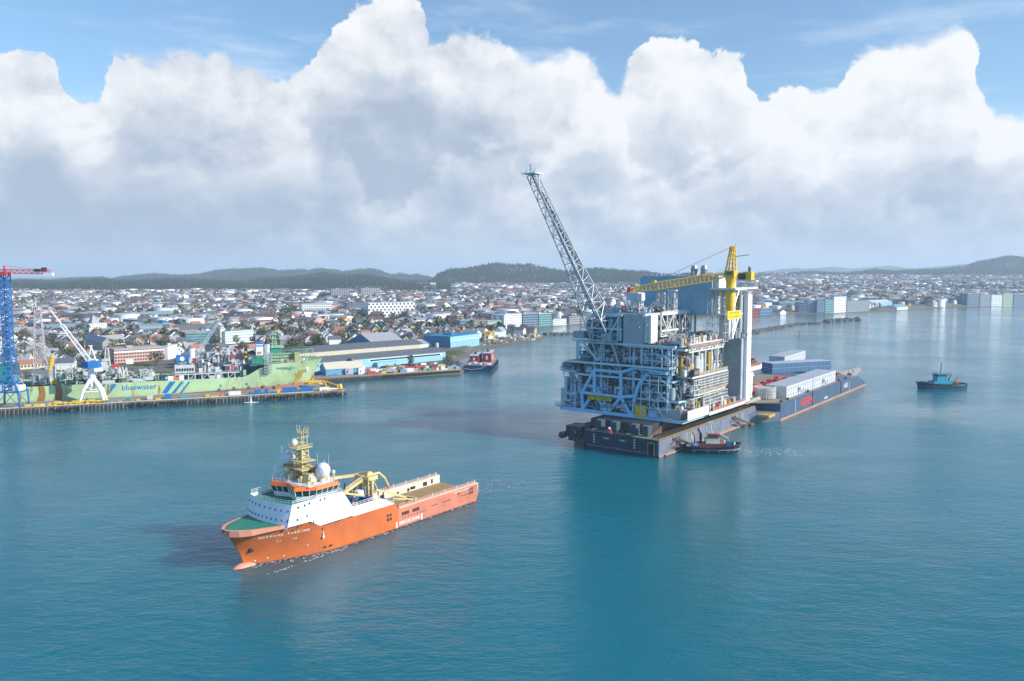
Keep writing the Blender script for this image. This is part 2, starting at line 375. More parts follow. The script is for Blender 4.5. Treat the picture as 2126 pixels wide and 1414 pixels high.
sp_ = b.n('ShaderNodeSeparateXYZ'); m.node_tree.links.new(geo, sp_.inputs[0])
n1 = b.noise(geo, .012, 5, .6); n2 = b.noise(geo, .05, 5, .65); n3 = b.noise(geo, .003, 4, .55)
c = b.mix(b.ss(n2, .42, .60), (.16, .16, .15), (.15, .14, .08))
c = b.mix(b.ss(n1, .50, .60), c, (.085, .10, .04)); c = b.mix(b.ss(n2, .60, .70), c, (.27, .26, .24))
w = b.mix(b.ss(n1, .40, .62), (.024, .036, .022), (.045, .055, .030)); w = b.mix(b.ss(n3, .50, .60), w, (.10, .082, .055)); w = b.mix(b.ss(b.noise(geo, .006, 6, .62), .61, .67), w, (.24, .20, .15))
c = b.mix(b.ss(at_, .03, .16), c, w)
c = b.mix(b.ss(sp_.outputs[2], 1.6, 3.0), (.13, .12, .10), c)
m.node_tree.links.new(c, p.inputs['Base Color']); me.materials.append(m)
o = link('terrain', me, kind='structure')
# ------------------------------------------------------------------ water
m = bpy.data.materials.new('sea_water'); m.use_nodes = True; nt = m.node_tree; b = NB(nt); p = nt.nodes['Principled BSDF']
geo = b.n('ShaderNodeNewGeometry').outputs['Position']
mp = b.n('ShaderNodeMapping'); nt.links.new(geo, mp.inputs[0]); mp.inputs['Rotation'].default_value = (0, 0, R(24)); mp.inputs['Scale'].default_value = (.55, 1.0, 1.0)
wind = b.noise(geo, .008, 4, .6, dist=.6); streaks = b.noise(mp.outputs[0], .018, 5, .6, dist=1.2)
s1 = b.noise(mp.outputs[0], .26, 3, .55); s2 = b.noise(mp.outputs[0], .85, 4, .6); s3 = b.noise(mp.outputs[0], .07, 2, .5)
hgt = b.m('ADD', b.m('ADD', b.m('MULTIPLY', s1, .85), b.m('MULTIPLY', s2, .46)), b.m('ADD', b.m('MULTIPLY', s3, 1.0), b.m('MULTIPLY', b.noise(mp.outputs[0], 2.3, 3, .6), .13)))
bp = b.n('ShaderNodeBump'); nt.links.new(hgt, bp.inputs['Height'])
b.put(bp.inputs['Strength'], b.ss(b.m('ADD', b.m('MULTIPLY', wind, .6), b.m('MULTIPLY', streaks, .4)), .36, .62, .17, .60)); bp.inputs['Distance'].default_value = 1.0
nt.links.new(bp.outputs[0], p.inputs['Normal'])
c = b.mix(b.ss(wind, .35, .65), (.001, .128, .162), (.001, .152, .200))
nt.links.new(c, p.inputs['Base Color'])
p.inputs['IOR'].default_value = 1.33; p.inputs['Specular IOR Level'].default_value = .72
b.put(p.inputs['Roughness'], b.ss(wind, .35, .65, .03, .08))
p.inputs['Subsurface Weight'].default_value = 1.0; p.inputs['Subsurface Radius'].default_value = (.4, 1.0, 1.0); p.inputs['Subsurface Scale'].default_value = 55
wm = MB(); N = 60; S_ = 24000
wx = np.linspace(-S_, S_, N); wy = np.linspace(-2000, 26000, N); gx, gy = np.meshgrid(wx, wy)
me = gridmesh('water', gx, gy, np.zeros_like(gx)); me.materials.append(m); link('water', me, kind='structure')
sb = MB().box(-24000, 24000, -2000, 26000, -9, -8.5); sb.build('seabed', mat('seabed', (.03, .06, .06), .9), kind='structure')
# ------------------------------------------------------------------ haze
m = bpy.data.materials.new('haze'); m.use_nodes = True; nt = m.node_tree; nt.nodes.clear(); b = NB(nt)
pv = b.n('ShaderNodeVolumePrincipled'); pv.inputs['Color'].default_value = (.72, .86, 1.0, 1); pv.inputs['Density'].default_value = 0.000092; pv.inputs['Anisotropy'].default_value = .1
om = b.n('ShaderNodeOutputMaterial'); nt.links.new(pv.outputs[0], om.inputs['Volume'])
HZ = MB().box(-26000, 26000, -2500, 27000, -10, 430).build('haze', m, kind='stuff')
# ------------------------------------------------------------------ paints
WHITE = mat('white_paint', (.78, .79, .79), .4, dirt=.12)
CREAM = mat('cream_paint', (.66, .62, .50), .5, dirt=.25, rust=.35)
ORANGE = mat('orange_paint', (.60, .20, .12), .42, dirt=.38, scale=.12, rust=.4)
SALMON = mat('faded_orange_paint', (.74, .30, .19), .5, dirt=.15)
ORNG2 = mat('signal_orange_paint', (.78, .17, .03), .45)
GREEND = mat('green_deck_paint', (.025, .22, .13), .6, dirt=.3)
YELS = mat('ship_yellow_paint', (.62, .50, .22), .5, dirt=.3)
YEL = mat('crane_yellow_paint', (.80, .50, .02), .42, dirt=.15)
GLASS = mat('dark_window_glass', (.015, .05, .05), .12, dirt=0, spec=.8)
DARK = mat('black_paint', (.02, .022, .025), .5, dirt=.1)
GREY = mat('grey_paint', (.36, .38, .40), .5)
LGREY = mat('light_grey_paint', (.56, .58, .59), .5)
STEEL = mat('dull_steel', (.30, .31, .32), .45, .3)
WOOD = mat('timber_deck', (.36, .24, .10), .8, dirt=.35, scale=.5)
RED = mat('red_paint', (.55, .04, .035), .45)
BLUE = mat('blue_paint', (.02, .16, .45), .45)
RUBBER = mat('black_rubber', (.018, .018, .018), .8, dirt=.1)
PINKISH = mat('pale_orange_paint', (.70, .36, .26), .5)
def rescol(a, b, t): return a+(b-a)*t
def hull_rings(st, zs=(-2.5, 0, .25, .5, .75, 1), p=1.7, px=1.4):
    """stations (x_wl, half_wl, x_dk, half_dk, z_dk) -> one open side strip per station (port side up, then starboard)"""
    out = []
    for xw, hw, xd, hd, zd in st:
        a = []
        for f in zs:
            if f < 0: a.append((xw, hw*.92, f)); continue
            a.append((xw+(xd-xw)*f**px, hw+(hd-hw)*f**p, zd*f))
        out.append(a)
    return out
def hull(st, **k):
    """closed hull side shells from stations; returns MB (open on top)"""
    r = hull_rings(st, **k); m = MB()
    for sgn in (1, -1):
        m.loft([[(x, y*sgn, z) for x, y, z in a] for a in r], closed=False, caps=False)
    a = r[0]; n = len(a)               # transom
    m.add([(x, y, z) for x, y, z in a]+[(x, -y, z) for x, y, z in a], [(i, i+1, n+i+1, n+i) for i in range(n-1)])
    a = r[-1]; m.add([(x, y, z) for x, y, z in a]+[(x, -y, z) for x, y, z in a], [(i, i+1, n+i+1, n+i) for i in range(n-1)])
    return m
# ------------------------------------------------------------------ orange offshore supply ship
PS = Frame(-20.37, 282.89, R(232.3))
psv = thing('supply_ship', 'orange offshore supply ship with white superstructure and twin radar domes under way in the foreground', 'ship', (*PS.o, 0), PS.a)
HBD = [(0, 9.7, -1.2, 9.9, 3.2), (.6, 10, -.4, 10, 3.3), (.7, 10, -.3, 10, 6.3), (1.5, 10, 0, 10, 6.3), (20, 10, 20, 10, 6.2), (38.2, 10, 38.2, 10, 6.2), (38.3, 10, 38.3, 10, 6.2)]
HFW = [(38.3, 10, 38.3, 10, 6.2), (38.4, 10, 39.7, 10, 8.2), (50, 10, 50, 10, 8.25), (60, 9.8, 60, 10, 8.3), (66, 9.1, 68.2, 10, 8.35), (69.5, 8.2, 71.3, 9.85, 9.6), (72, 7.4, 74, 9.6, 10.9), (75, 6.1, 77.6, 9.1, 11.0), (78, 4.8, 81.4, 8.1, 11.1), (81, 3.3, 85.2, 6.6, 11.2), (83.5, 2.1, 88.6, 5.4, 11.3), (85.5, 1.1, 91.2, 3.5, 11.4), (87, .35, 92.8, 1.6, 11.45), (87.6, .15, 93.3, .3, 11.5)]
h1 = hull(HBD).build('hull', ORANGE, psv); 
h2 = hull(HFW, zs=(-2.5, 0, .15, .3, .45, .6, .75, .88, 1)).build('bow_hull', mat('orange_bow_paint', (.60, .145, .035), .4, dirt=.42, scale=.12, rust=.5), psv, smooth=True)
# rolled rim of the bow bulwark, bulb, waterline
rim = MB(); e_ = [(xd, hd, zd) for _, _, xd, hd, zd in HFW[6:]]
for sg in (1, -1):
    for k_ in range(len(e_)-1):
        a, q = e_[k_], e_[k_+1]; d0, d1 = min(1.7, .25+.32*k_), min(1.7, .25+.32*(k_+1)); o0, o1 = .25, .25
        rim.add([(a[0]+.05, (a[1]+o0)*sg, a[2]+.06), (q[0]+.1, (q[1]+o1)*sg, q[2]+.06), (q[0]-.5, max(q[1]-.4, 0)*sg, q[2]+.06), (a[0]-.5, (a[1]-.4)*sg, a[2]+.06),
                 (a[0]-.1, (a[1]+.12)*sg, a[2]-d0), (q[0]-.05, (q[1]+.12)*sg, q[2]-d1)], [(0,1,2,3), (0,1,5,4)])
rim.build('bulwark_rim', SALMON, psv)
fd = MB(); fd.prism([(77, 8.8)]+[(x-.35, max(y-.3, .05)) for x, y, z in e_[1:]]+[(x-.35, -max(y-.3, .05)) for x, y, z in reversed(e_[1:])]+[(77, -8.8)], 10.8, 11.12); fd.build('foredeck', GREEND, psv)
bb = MB(); bb.ball((86.5, 0, -.9), 2.0, 14, 8); bb.v = [(86.5+(x-86.5)*2.6, y, z*.95) for x, y, z in bb.v]; bb.build('bulbous_bow', SALMON, psv, smooth=True)
# cargo deck
MB().box(-.6, 39.5, -9.5, 9.5, 2.6, 3.5).build('cargo_deck', WOOD, psv)
for sg, nm in ((1, 'cargo_rail'), (-1, 'cargo_rail')):
    w = MB(); w.box(-.8, 38, sg*8.6, sg*9.9, 3.5, 6.2); w.box(-.8, 38, sg*8.45, sg*10.03, 6.2, 6.38)
    o = w.build(nm, [CREAM], psv)
    t = MB()
    for x0, x1, z0, z1 in ((3, 3.8, 4, 5.6), (6, 8, 3.9, 5.3), (12, 14.5, 4, 5.0), (15, 16, 3.7, 4.8), (20, 21, 4, 4.6), (27, 29, 4, 5.2)):
        t.box(x0, x1, sg*8.5, sg*8.62, z0, z1)
    t.each('rail_opening', DARK, o)
rl = MB(); rl.rail([(0, 9.3, 6.38), (37.5, 9.3, 6.38)], .9, 2.2, .09); rl.rail([(0, -9.3, 6.38), (37.5, -9.3, 6.38)], .7, 3, .08)
rl.path([(0, 9.75, 6.6), (38, 9.75, 6.6)], .16, 6); rl.build('pipe_rail', PINKISH, psv)
for x0, x1 in ((0, 1.2),):
    MB().box(-1.4, -.5, -9.4, 9.4, 2.6, 3.3).build('stern_sill', SALMON, psv)
# hull marks: freeing ports, overflow slots, rescue zone, names (port and starboard)
for sg in (1, -1):
    dk = MB(); y = 10.0
    def slot(x0, x1, z0, z1): dk.box(x0, x1, sg*9.9, sg*10.035, z0, z1)
    for x0, x1 in ((33.6, 37), (29, 32.2)):
        n = 5
        for i in range(n): slot(x0+(x1-x0)*i/n, x0+(x1-x0)*(i+.8)/n, 3.6, 4.7)
    for i in range(9): slot(26+i*1.25, 26.7+i*1.25, 2.8, 3.0)
    for cx in (42.3, 3.2):
        for dx in (-.6, .6): slot(cx+dx-.4, cx+dx+.4, 4.7, 5.5); slot(cx+dx-.4, cx+dx+.4, 3.3, 4.3)
    for x0 in (4.5, 6.0, 7.5, 14, 15.5, 17, 20.5, 22): slot(x0, x0+1.1, 3.5, 3.75)
    slot(9.3, 10.1, 4.4, 5.0)
    dk.each('freeing_port', DARK, psv)
    w = MB(); w.box(38.9, 39.4, sg*9.95, sg*10.04, .2, 2.2); w.box(27.6, 28.1, sg*9.95, sg*10.04, .2, 2.2); w.each('zone_stripe', WHITE, psv)
    text('lettering', 'RESCUE ZONE', 1.35, WHITE, psv, (33.4, sg*10.03, 1.35), (R(90), 0, R(180) if sg > 0 else 0), .02, 1.05, .02)
    text('lettering', 'NORMAND FERKING', .8, WHITE, psv, (8, sg*10.03, 5.5), (R(90), 0, R(180) if sg > 0 else 0), .02, 1.1)
def hullpt(x, z, sg=1):
    """point and local heading on the bow shell at length x and height z"""
    def at(x, z):
        best = None
        ring = []
        for xw, hw, xd, hd, zd in HFW:
            f = min(max(z/zd, 0), 1); ring.append((xw+(xd-xw)*f**1.4, hw+(hd-hw)*f**1.7))
        for a, b in zip(ring[:-1], ring[1:]):
            if a[0] <= x <= b[0]: t = (x-a[0])/(b[0]-a[0]); return a[1]+(b[1]-a[1])*t
        return ring[-1][1]
    y = at(x, z); dy = (at(x+.5, z)-at(x-.5, z)); dz = (at(x, z+.4)-at(x, z-.4))/.8
    return y, math.atan2(dy, 1), dz
def hull_text(s, size, x0, z, step, sgn=1):
    for i, ch in enumerate(s):
        if ch == ' ': continue
        x = x0-i*step; y, an, dz = hullpt(x, z)
        # letters sit on the flared shell: x axis aft along the shell, y axis up the flare
        ax = Vector((-1, -math.tan(an), 0)).normalized(); ay = Vector((0, dz, 1)).normalized(); az = ax.cross(ay).normalized(); ay = az.cross(ax)
        M = Matrix((ax, ay, az)).transposed().to_euler()
        o = text('lettering', ch, size, WHITE, psv, (x, y+.06, z), M, .015, 1.1, .02)
hull_text('NORMAND FERKING', 1.0, 85.4, 8.1, .92)
hull_text('24    28', .6, 80.5, 6.2, .7)
mk = MB()
for x, z, w, h in ((86.2, 4.6, 1.6, 1.1), (77.2, 8.9, .35, .5), (80.2, 9.2, .4, .5), (68.2, 7.4, .35, .6)):
    y, an, dz = hullpt(x, z); mk.box(x-w/2, x+w/2, y-.6, y+.12, z-h/2, z+h/2)
for x, z, w, h in ((66.6, 1.5, 1.2, .5), (64.9, 1.5, 1.2, .5)): y, an, dz = hullpt(x, z); mk.box(x-w/2, x+w/2, y-.3, y+.08, z-h/2, z+h/2)
mk.each('hull_opening', DARK, psv)
bt = MB(); y, an, dz = hullpt(67.8, 5.2); bt.tube((67.8, y-.2, 5.0), (67.8, y+.5, 5.0), .35, 8); bt.tube((67.8, y+.35, 4.4), (67.8, y+.35, 6.4), .18, 6)
for x, z in ((72, 3.2), (78, 1.2), (82, 1.3), (85, 1.0)): y, an, dz = hullpt(x, z); bt.ball((x, y, z), .22, 6, 5)
bt.each('hull_fitting', WHITE, psv)
# superstructure
body = MB()
prof = [(80.0, 10.7), (78.4, 16.7), (60.7, 16.7), (57.0, 11.3), (57.0, 8.6), (69.2, 8.6), (72.6, 10.7)]
def hb(x): return 10.02 if x < 76 else 10.02-(x-76)*.23
for sg in (1, -1):     # side walls
    n = len(prof); vs = [(x, sg*(10.05 if x < 74 else 10.05-(x-74)*.06), z) for x, z in prof]+[(x, sg*9.4, z) for x, z in prof]
    body.add(vs, [tuple(range(n)), tuple(range(2*n-1, n-1, -1))]+[(i, n+i, n+(i+1) % n, (i+1) % n) for i in range(n)])
def frontcurve(xc, xs, hw, n=14):
    return [(xs+(xc-xs)*math.cos(math.pi/2*abs(t))**.9 if abs(t) < 1 else xs, hw*math.copysign(abs(t)**.9, t)) for t in [-1+2*i/n for i in range(n+1)]]
lo = frontcurve(81.7, 80.0, 9.7); hi = frontcurve(80.0, 78.4, 9.78)
front = MB(); n = len(lo)
front.add([(x, y, 10.1) for x, y in lo]+[(x, y, 16.7) for x, y in hi], [(i, i+1, n+i+1, n+i) for i in range(n-1)])
front.add([(x-.35, y*.97, 15.7) for x, y in hi]+[(x, y, 16.7) for x, y in hi], [(i, i+1, n+i+1, n+i) for i in range(n-1)])
front.build('front_screen', WHITE, psv)
body.prism([(60.9, 9.5), (60.9, -9.5)]+[(x-.4, y*.98) for x, y in hi], 15.3, 15.7)     # bridge-front deck
body.box(57.2, 60.7, -9.4, 9.4, 8.6, 11.2); body.prism_y([(57, 8.6), (60.9, 8.6), (60.9, 16.5), (60.6, 16.5), (57, 11.2)], -9.4, 9.4)
for sg in (1, -1): body.box(45.6, 57, sg*9.6, sg*10.06, 8.3, 11.2); body.prism_y([(40, 8.25), (45.6, 8.25), (45.6, 11.2)], sg*9.6, sg*10.055)
body.build('superstructure', WHITE, psv)
MB().box(39.8, 57, -9.55, 9.55, 7.6, 8.1).build('winch_deck', mat('grey_green_deck', (.14, .19, .17), .7, dirt=.35), psv)
gd = MB(); gd.prism([(61, 9.3), (61, -9.3)]+[(x-.5, y*.96) for x, y in hi], 15.7, 15.78); gd.build('bridge_deck', GREEND, psv)
pw = MB()
for k, (zz, cnt) in enumerate(((14.9, 9), (12.3, 11))):
    f = (zz-10.1)/6.6
    for i in range(cnt):
        t = -.92+1.84*i/(cnt-1)+.03*math.sin(i*7)
        j = (t+1)/2*(n-1); a = int(j); fr = j-a; a = min(a, n-2)
        P = [lo[a][q]+(lo[a+1][q]-lo[a][q])*fr for q in (0, 1)]; Q = [hi[a][q]+(hi[a+1][q]-hi[a][q])*fr for q in (0, 1)]
        x = P[0]+(Q[0]-P[0])*f; y_ = P[1]+(Q[1]-P[1])*f; pw.ball((x-.02, y_, zz), .27, 8, 6, 1.35)
for sg in (1, -1):
    for x, z in ((76.5, 15.6), (74.3, 15.7), (72.7, 15.9), (68.9, 16.0), (67.3, 16.1), (76.8, 12.2), (73.6, 12.6), (71.4, 10.4), (75.6, 10.4)):
        pw.box(x-.2, x+.2, sg*9.9, sg*10.09, z-.3, z+.3)
pw.each('porthole', GLASS, psv)
# wheelhouse: wings swept forward with a recessed middle
plan = [(61.6, 9.4), (69.6, 9.4), (74.3, 5.6), (72.4, 0), (74.3, -5.6), (70.4, -9.9), (62.5, -9.9)]
def off(pl, d): cx = 67.5; return [(cx+(x-cx)*(1+d/6), y*(1+d/9)) for x, y in pl]
def shell(nm, p0, z0, p1, z1, m, par=psv):
    k = len(p0); q = MB(); q.add([(x, y, z0) for x, y in p0]+[(x, y, z1) for x, y in p1], [(i, (i+1) % k, k+(i+1) % k, k+i) for i in range(k)]+[tuple(range(k-1, -1, -1)), tuple(range(k, 2*k))]); return q.build(nm, m, par)
wh = shell('wheelhouse', off(plan, -.9), 15.78, off(plan, -.5), 17.2, WHITE)
shell('bridge_windows', off(plan, -.45), 17.2, off(plan, .05), 18.95, GLASS, wh)
shell('roof_fascia', off(plan, .35), 18.95, off(plan, -.25), 19.95, ORNG2, wh)
mu = MB(); pa, pb = off(plan, -.38), off(plan, .12)
for i in range(len(plan)):
    j = (i+1) % len(plan); L = math.dist(plan[i], plan[j]); c = max(2, int(L/1.7))
    if i == 6: c = 8
    for k in range(c):
        t = k/c; a = [pa[i][q]+(pa[j][q]-pa[i][q])*t for q in (0, 1)]; d = [pb[i][q]+(pb[j][q]-pb[i][q])*t for q in (0, 1)]
        mu.beam((a[0], a[1], 17.25), (d[0], d[1], 19.0), .22)
mu.build('window_mullions', WHITE, wh)
rr = MB(); pts = [(x, y, 19.95) for x, y in off(plan, -.35)]; rr.rail(pts+[pts[0]], 1.0, 1.4, .06); rr.box(62.8, 71.6, -8.6, 8.6, 19.9, 20.0)
pts = [(x-.3, y*.985, 16.7) for x, y in hi]; rr.rail(pts, 1.05, 1.5, .06)
for sg in (1, -1): rr.rail([(78, sg*9.7, 16.7), (61, sg*9.7, 16.7)], 1.05, 1.6, .06)
rr.rail([(56.8, 9.8, 11.2), (46, 9.8, 11.2)], 1.0, 1.5, .06); rr.rail([(45, 9.8, 8.3), (40, 9.8, 8.3)], 1.1, 1.2, .06); rr.rail([(61, 9.6, 16.7), (61, -9.6, 16.7)], 1.0, 1.5, .06)
rr.build('railings', WHITE, psv)
# funnels, mast, domes
for sg in (1, -1):
    q = MB(); p0 = [(63.5, 1.6), (69.8, 1.9), (69.8, 5.6), (63.5, 5.6)]; k = 4
    q.add([(x, y*sg, 19.7) for x, y in p0]+[(x*.8+13.1, y*sg*.85+.5*sg, 22.6) for x, y in p0], [(i, (i+1) % k, k+(i+1) % k, k+i) for i in range(k)]+[tuple(range(k-1, -1, -1)), tuple(range(k, 2*k))])
    f = q.build('funnel', YELS, psv)
    MB().box(64.2, 67.4, sg*5.15, sg*5.55, 20.4, 21.8).build('funnel_badge', WHITE, f)
    MB().tube((65, sg*3.4, 22.5), (64.4, sg*3.4, 24.2), .5, 8).tube((67, sg*3.0, 22.5), (66.4, sg*3.0, 23.8), .35, 8).build('exhaust_pipe', DARK, f)
ms = MB()
for x in (65.4, 68.6):
    for y_ in (-1.5, 1.5): ms.tube((x, y_*1.15, 19.8), (x+(67-x)*.35, y_*.62, 29.6), .2, 6)
for k in range(7):
    z0, z1 = 20+k*1.4, 21.4+k*1.4
    f = lambda z: 1-(z-19.8)/9.8*.4
    for y_ in (-1.6, 1.6):
        ms.beam((67-1.6*f(z0), y_*f(z0), z0), (67+1.6*f(z1), y_*f(z1), z1), .16); ms.beam((67-1.6*f(z1), y_*f(z1), z1), (67+1.6*f(z1), y_*f(z1), z1), .16)
    for x in (-1.6, 1.6): ms.beam((67+x*f(z0), -1.6*f(z0), z0), (67+x*f(z1), 1.6*f(z1), z1), .16); ms.beam((67+x*f(z1), -1.6*f(z1), z1), (67+x*f(z1), 1.6*f(z1), z1), .16)
ms.box(66.5, 67.6, -.5, .5, 24, 29.4); ms.tube((65.6, -1.6, 24), (65.2, -4.6, 21), .2, 5); ms.tube((65.6, 1.6, 24), (65.2, 4.6, 21), .2, 5); ms.tube((68.6, -3.4, 23.6), (69.6, -6, 20), .2, 5); ms.tube((68.6, 1.6, 23.6), (69.6, 4, 20), .2, 5); ms.box(65, 70.6, -2, 2, 29.6, 29.85); ms.box(64.6, 69.8, -3, 3, 25.7, 25.9); ms.box(64, 70, -6.4, 3.4, 23.4, 23.7); ms.rail([(65, -2, 29.85), (70.6, -2, 29.85), (70.6, 2, 29.85), (65, 2, 29.85)], .9, 1.3, .07)
for x, y_ in ((66, -.9), (68, -.9), (66, .9), (68, .9)): ms.tube((x, y_, 29.8), (x, y_*.8, 35), .14, 5)
for z in (31, 32.5, 34): ms.beam((65.8, -.9, z), (68.2, .9, z), .16); ms.beam((65.8, .9, z), (68.2, -.9, z), .16)
ms.beam((66.9, -2.6, 33.9), (66.9, 2.6, 33.9), .2); ms.beam((64.5, 0, 32.6), (70, 0, 32.6), .14)
for y_ in (-2.6, -1.4, 1.2, 2.6): ms.tube((66.9, y_, 33.9), (66.9, y_, 35.9), .09, 5)
ms.beam((68.5, -4, 27.3), (66.5, 0, 27.3), .25)
ms.build('mast', YELS, psv)
def dome(x, y, z, r, zb, m=WHITE, nm='radar_dome'):
    o = MB().ball((x, y, z), r, 20, 14, 1.05).build(nm, mat('dome_fibreglass', (.72, .73, .74), .5, dirt=.12), psv, smooth=True)
    MB().tube((x, y, zb), (x, y, z-r*.8), r*.42, 10, r*.7).build('dome_base', YELS, o)
dome(64.8, 6.3, 23.3, 2.15, 19.8); dome(67.6, -6.3, 25.6, 2.15, 19.8); dome(68.9, -1.4, 31.2, 1.05, 29.8); dome(69.3, -4.4, 23.0, .85, 20.6); dome(62.3, 8.0, 22.6, .5, 19.8); dome(68.8, -4, 28.1, .45, 27.3)
sr = MB(); sr.beam((69.4, -5.8, 23.9), (69.4, -1.6, 24.6), .3); sr.beam((66, 1.8, 22.9), (66, 5.2, 24.0), .32); sr.tube((66, 5.2, 23.4), (66.4, 5.2, 24.6), .55, 8); sr.each('radar_scanner', RED, psv)
wi = MB()
for x, y_, z in ((70, 8.4, 24), (66, 8.6, 27), (64, 3, 27.5), (64, 8, 28), (68, -8.6, 29), (71, -8, 23.5), (72, 0, 22.5)): wi.tube((x, y_, 19.8), (x, y_, z), .055, 4)
wi.tube((71, -8, 19.8), (71, -8, 24), .22, 6); wi.beam((71, -9, 22.6), (71, -7, 22.6), .15); wi.beam((72.6, -7.4, 19.8), (71, -8, 23), .15)
wi.build('whip_antennas', WHITE, psv)
MB().box(63.5, 65.5, -8.9, -7.6, 19.9, 21).build('flag_locker', RED, psv)
# deck machinery aft of the superstructure
cr = MB(); cr.truss((43.5, 2.0, 8), (43.5, 2.0, 16.2), 2.0, 2.0, 5, .2, up=(1,0,0)); cr.tube((43.5, -2.4, 8), (43.5, -2.0, 16.5), .55, 8); cr.tube((43.5, 4, 8), (43.2, 3.2, 16.5), .5, 8)
cr.box(41.5, 45.5, -3.2, 4.2, 15.6, 16.8); cr.tube((43.5, -1.5, 16.2), (43.5, 2.8, 17.1), 1.1, 10)
cr.beam((44, 1, 16), (57.5, 6.3, 14.9), .9); cr.beam((44, -2.6, 16.3), (60, -1.2, 18.3), .85); cr.beam((57.5, 6.3, 14.9), (50, 7.2, 12.6), .55); cr.path([(44, 1, 17), (50, 3.5, 16.6), (56, 5.8, 15.9)], .16, 5); cr.truss((41.8, -2.8, 8), (41.8, -2.8, 15.5), 1.4, 1.4, 4, .14, up=(1,0,0)); cr.path([(40.5, 3.5, 8), (40.8, 3.2, 12), (42.5, 2.4, 16)], .2, 5)
cr.path([(42, 2, 16.6), (39.5, 2.4, 16.9), (37.5, 3, 14.8), (36.3, 3.3, 12.2)], .42, 8); cr.path([(42, -1, 16.6), (39.2, -1, 16.2), (38.2, -1, 13.5)], .35, 8)
cr.build('deck_crane', YELS, psv)
MB().tube((36.3, 3.3, 12.3), (36.1, 3.4, 11.2), .35, 8).build('crane_hook', ORNG2, psv)
hb_ = MB()
for k in range(8): t = k*.8; hb_.path([(42.2+math.cos(t)*1.2, 1+math.sin(t)*1.6, 15.5), (42.6+math.cos(t)*.9, 1+math.sin(t)*1.4, 12), (43+math.cos(t)*1.1, 1+math.sin(t)*1.1, 9)], .16, 4)
hb_.tube((46.5, 2, 8), (46.5, 2, 12.2), 1.5, 12); hb_.tube((46.8, 5, 8), (46.8, 5, 11.0), 1.2, 12); hb_.box(48, 51, -1, 2.5, 8, 11); hb_.build('blue_machinery', mat('ship_blue_paint', (.03, .12, .28), .5), psv)
wn = MB(); 
for x, y_, z, r in ((52, 0, 9.8, 1.5), (55, 3, 9.6, 1.3), (50, -5, 9.4, 1.3)): wn.tube((x, y_-2, z), (x, y_+2, z), r, 14); wn.tube((x, y_-2.2, z), (x, y_-1.9, z), r*1.35, 14); wn.tube((x, y_+1.9, z), (x, y_+2.2, z), r*1.35, 14)
wn.box(40.5, 42.5, 6, 8.6, 8, 9.6); wn.box(53, 56, -7, -4, 8, 11.5); wn.each('winch_drum', STEEL, psv)
q = MB(); r = random.Random(44)
for i in range(90):
    x = 40.5+r.random()*15; y = (r.random()-.5)*17; h = .5+r.random()*2.4; k = r.random(); mi = r.randrange(6)
    if k < .45: q.box(x, x+.4+r.random()*1.4, y, y+.4+r.random()*1.4, 8.1, 8.1+h, mi)
    elif k < .75: q.tube((x, y, 8.1), (x+(r.random()-.5)*2, y+(r.random()-.5)*2, 8.1+h*2.2), .09+r.random()*.16, 5, mi=mi)
    else: q.path([(x, y, 8.6+h), (x+2*r.random(), y, 8.6+h*1.4), (x+2*r.random(), y+3*(r.random()-.5), 8.6+h*.6)], .12, 5, mi)
q.build('deck_gear', [YELS, STEEL, mat('ship_blue_paint', (.03, .12, .28), .5), DARK, WHITE, ORNG2], psv, kind='stuff')
q = MB(); r = random.Random(45)
for i in range(40):
    x = 62.5+r.random()*8; y = (r.random()-.5)*15; h = .4+r.random()*1.6; mi = r.randrange(4)
    if r.random() < .5: q.box(x, x+.3+r.random()*.7, y, y+.3+r.random()*.7, 20, 20+h, mi)
    else: q.tube((x, y, 20), (x, y, 20+h*1.6), .07+r.random()*.12, 5, mi=mi)
q.build('roof_gear', [YELS, WHITE, WHITE, RED], psv, kind='stuff')
ob = MB(); ob.tube((53.5, 7.8, 9.2), (53.5, 8.8, 9.2), .9, 12); ob.box(47.8, 49.3, 7.4, 8.8, 8.1, 9.1); ob.ball((49.5, -7.4, 10), 1.2, 10, 8, .7); ob.each('life_raft', ORNG2, psv)
wp = MB()
for x, y_ in ((43.5, 7.5), (42, 8.2), (44.6, 8.4), (51, 5)): wp.tube((x, y_, 8), (x, y_, 9.8), .45, 8)
wp.box(49.5, 51.5, 4.4, 6.4, 12.3, 14); wp.each('vent_head', WHITE, psv)
gp = MB()
for x in (29.6,): 
    gp.beam((x, 8.8, 3.5), (x, 8.8, 7.3), .9); gp.beam((x, 5.2, 3.5), (x, 5.2, 7.3), .9); gp.beam((x, 4.8, 7.2), (x, 9.2, 7.2), .9)
gp.beam((30, 5.4, 7.2), (43, 4.8, 12.6), .65); gp.beam((30, 8.6, 7.2), (39.5, 8.6, 9.5), .4); gp.beam((30.4, 5.4, 6.6), (40, -1, 7.2), .3); gp.box(31.5, 38.3, 3.6, 5.4, 3.5, 4.5)
gp.build('stern_gantry', YELS, psv)
bw = MB()
for x in (36, 34): bw.box(x, x+1.4, -6, -4.5, 3.5, 4.8)
bw.box(30, 37.5, -2, -1.6, 3.5, 3.8); bw.each('deck_box', CREAM, psv)
fl = MB()
for sg in (1, -1):
    for x in (.5, 4, 10, 16, 22, 30): fl.tube((x, sg*9.3, 6.4), (x, sg*9.3, 7.6), .12, 5)
fl.each('deck_light', WHITE, psv)

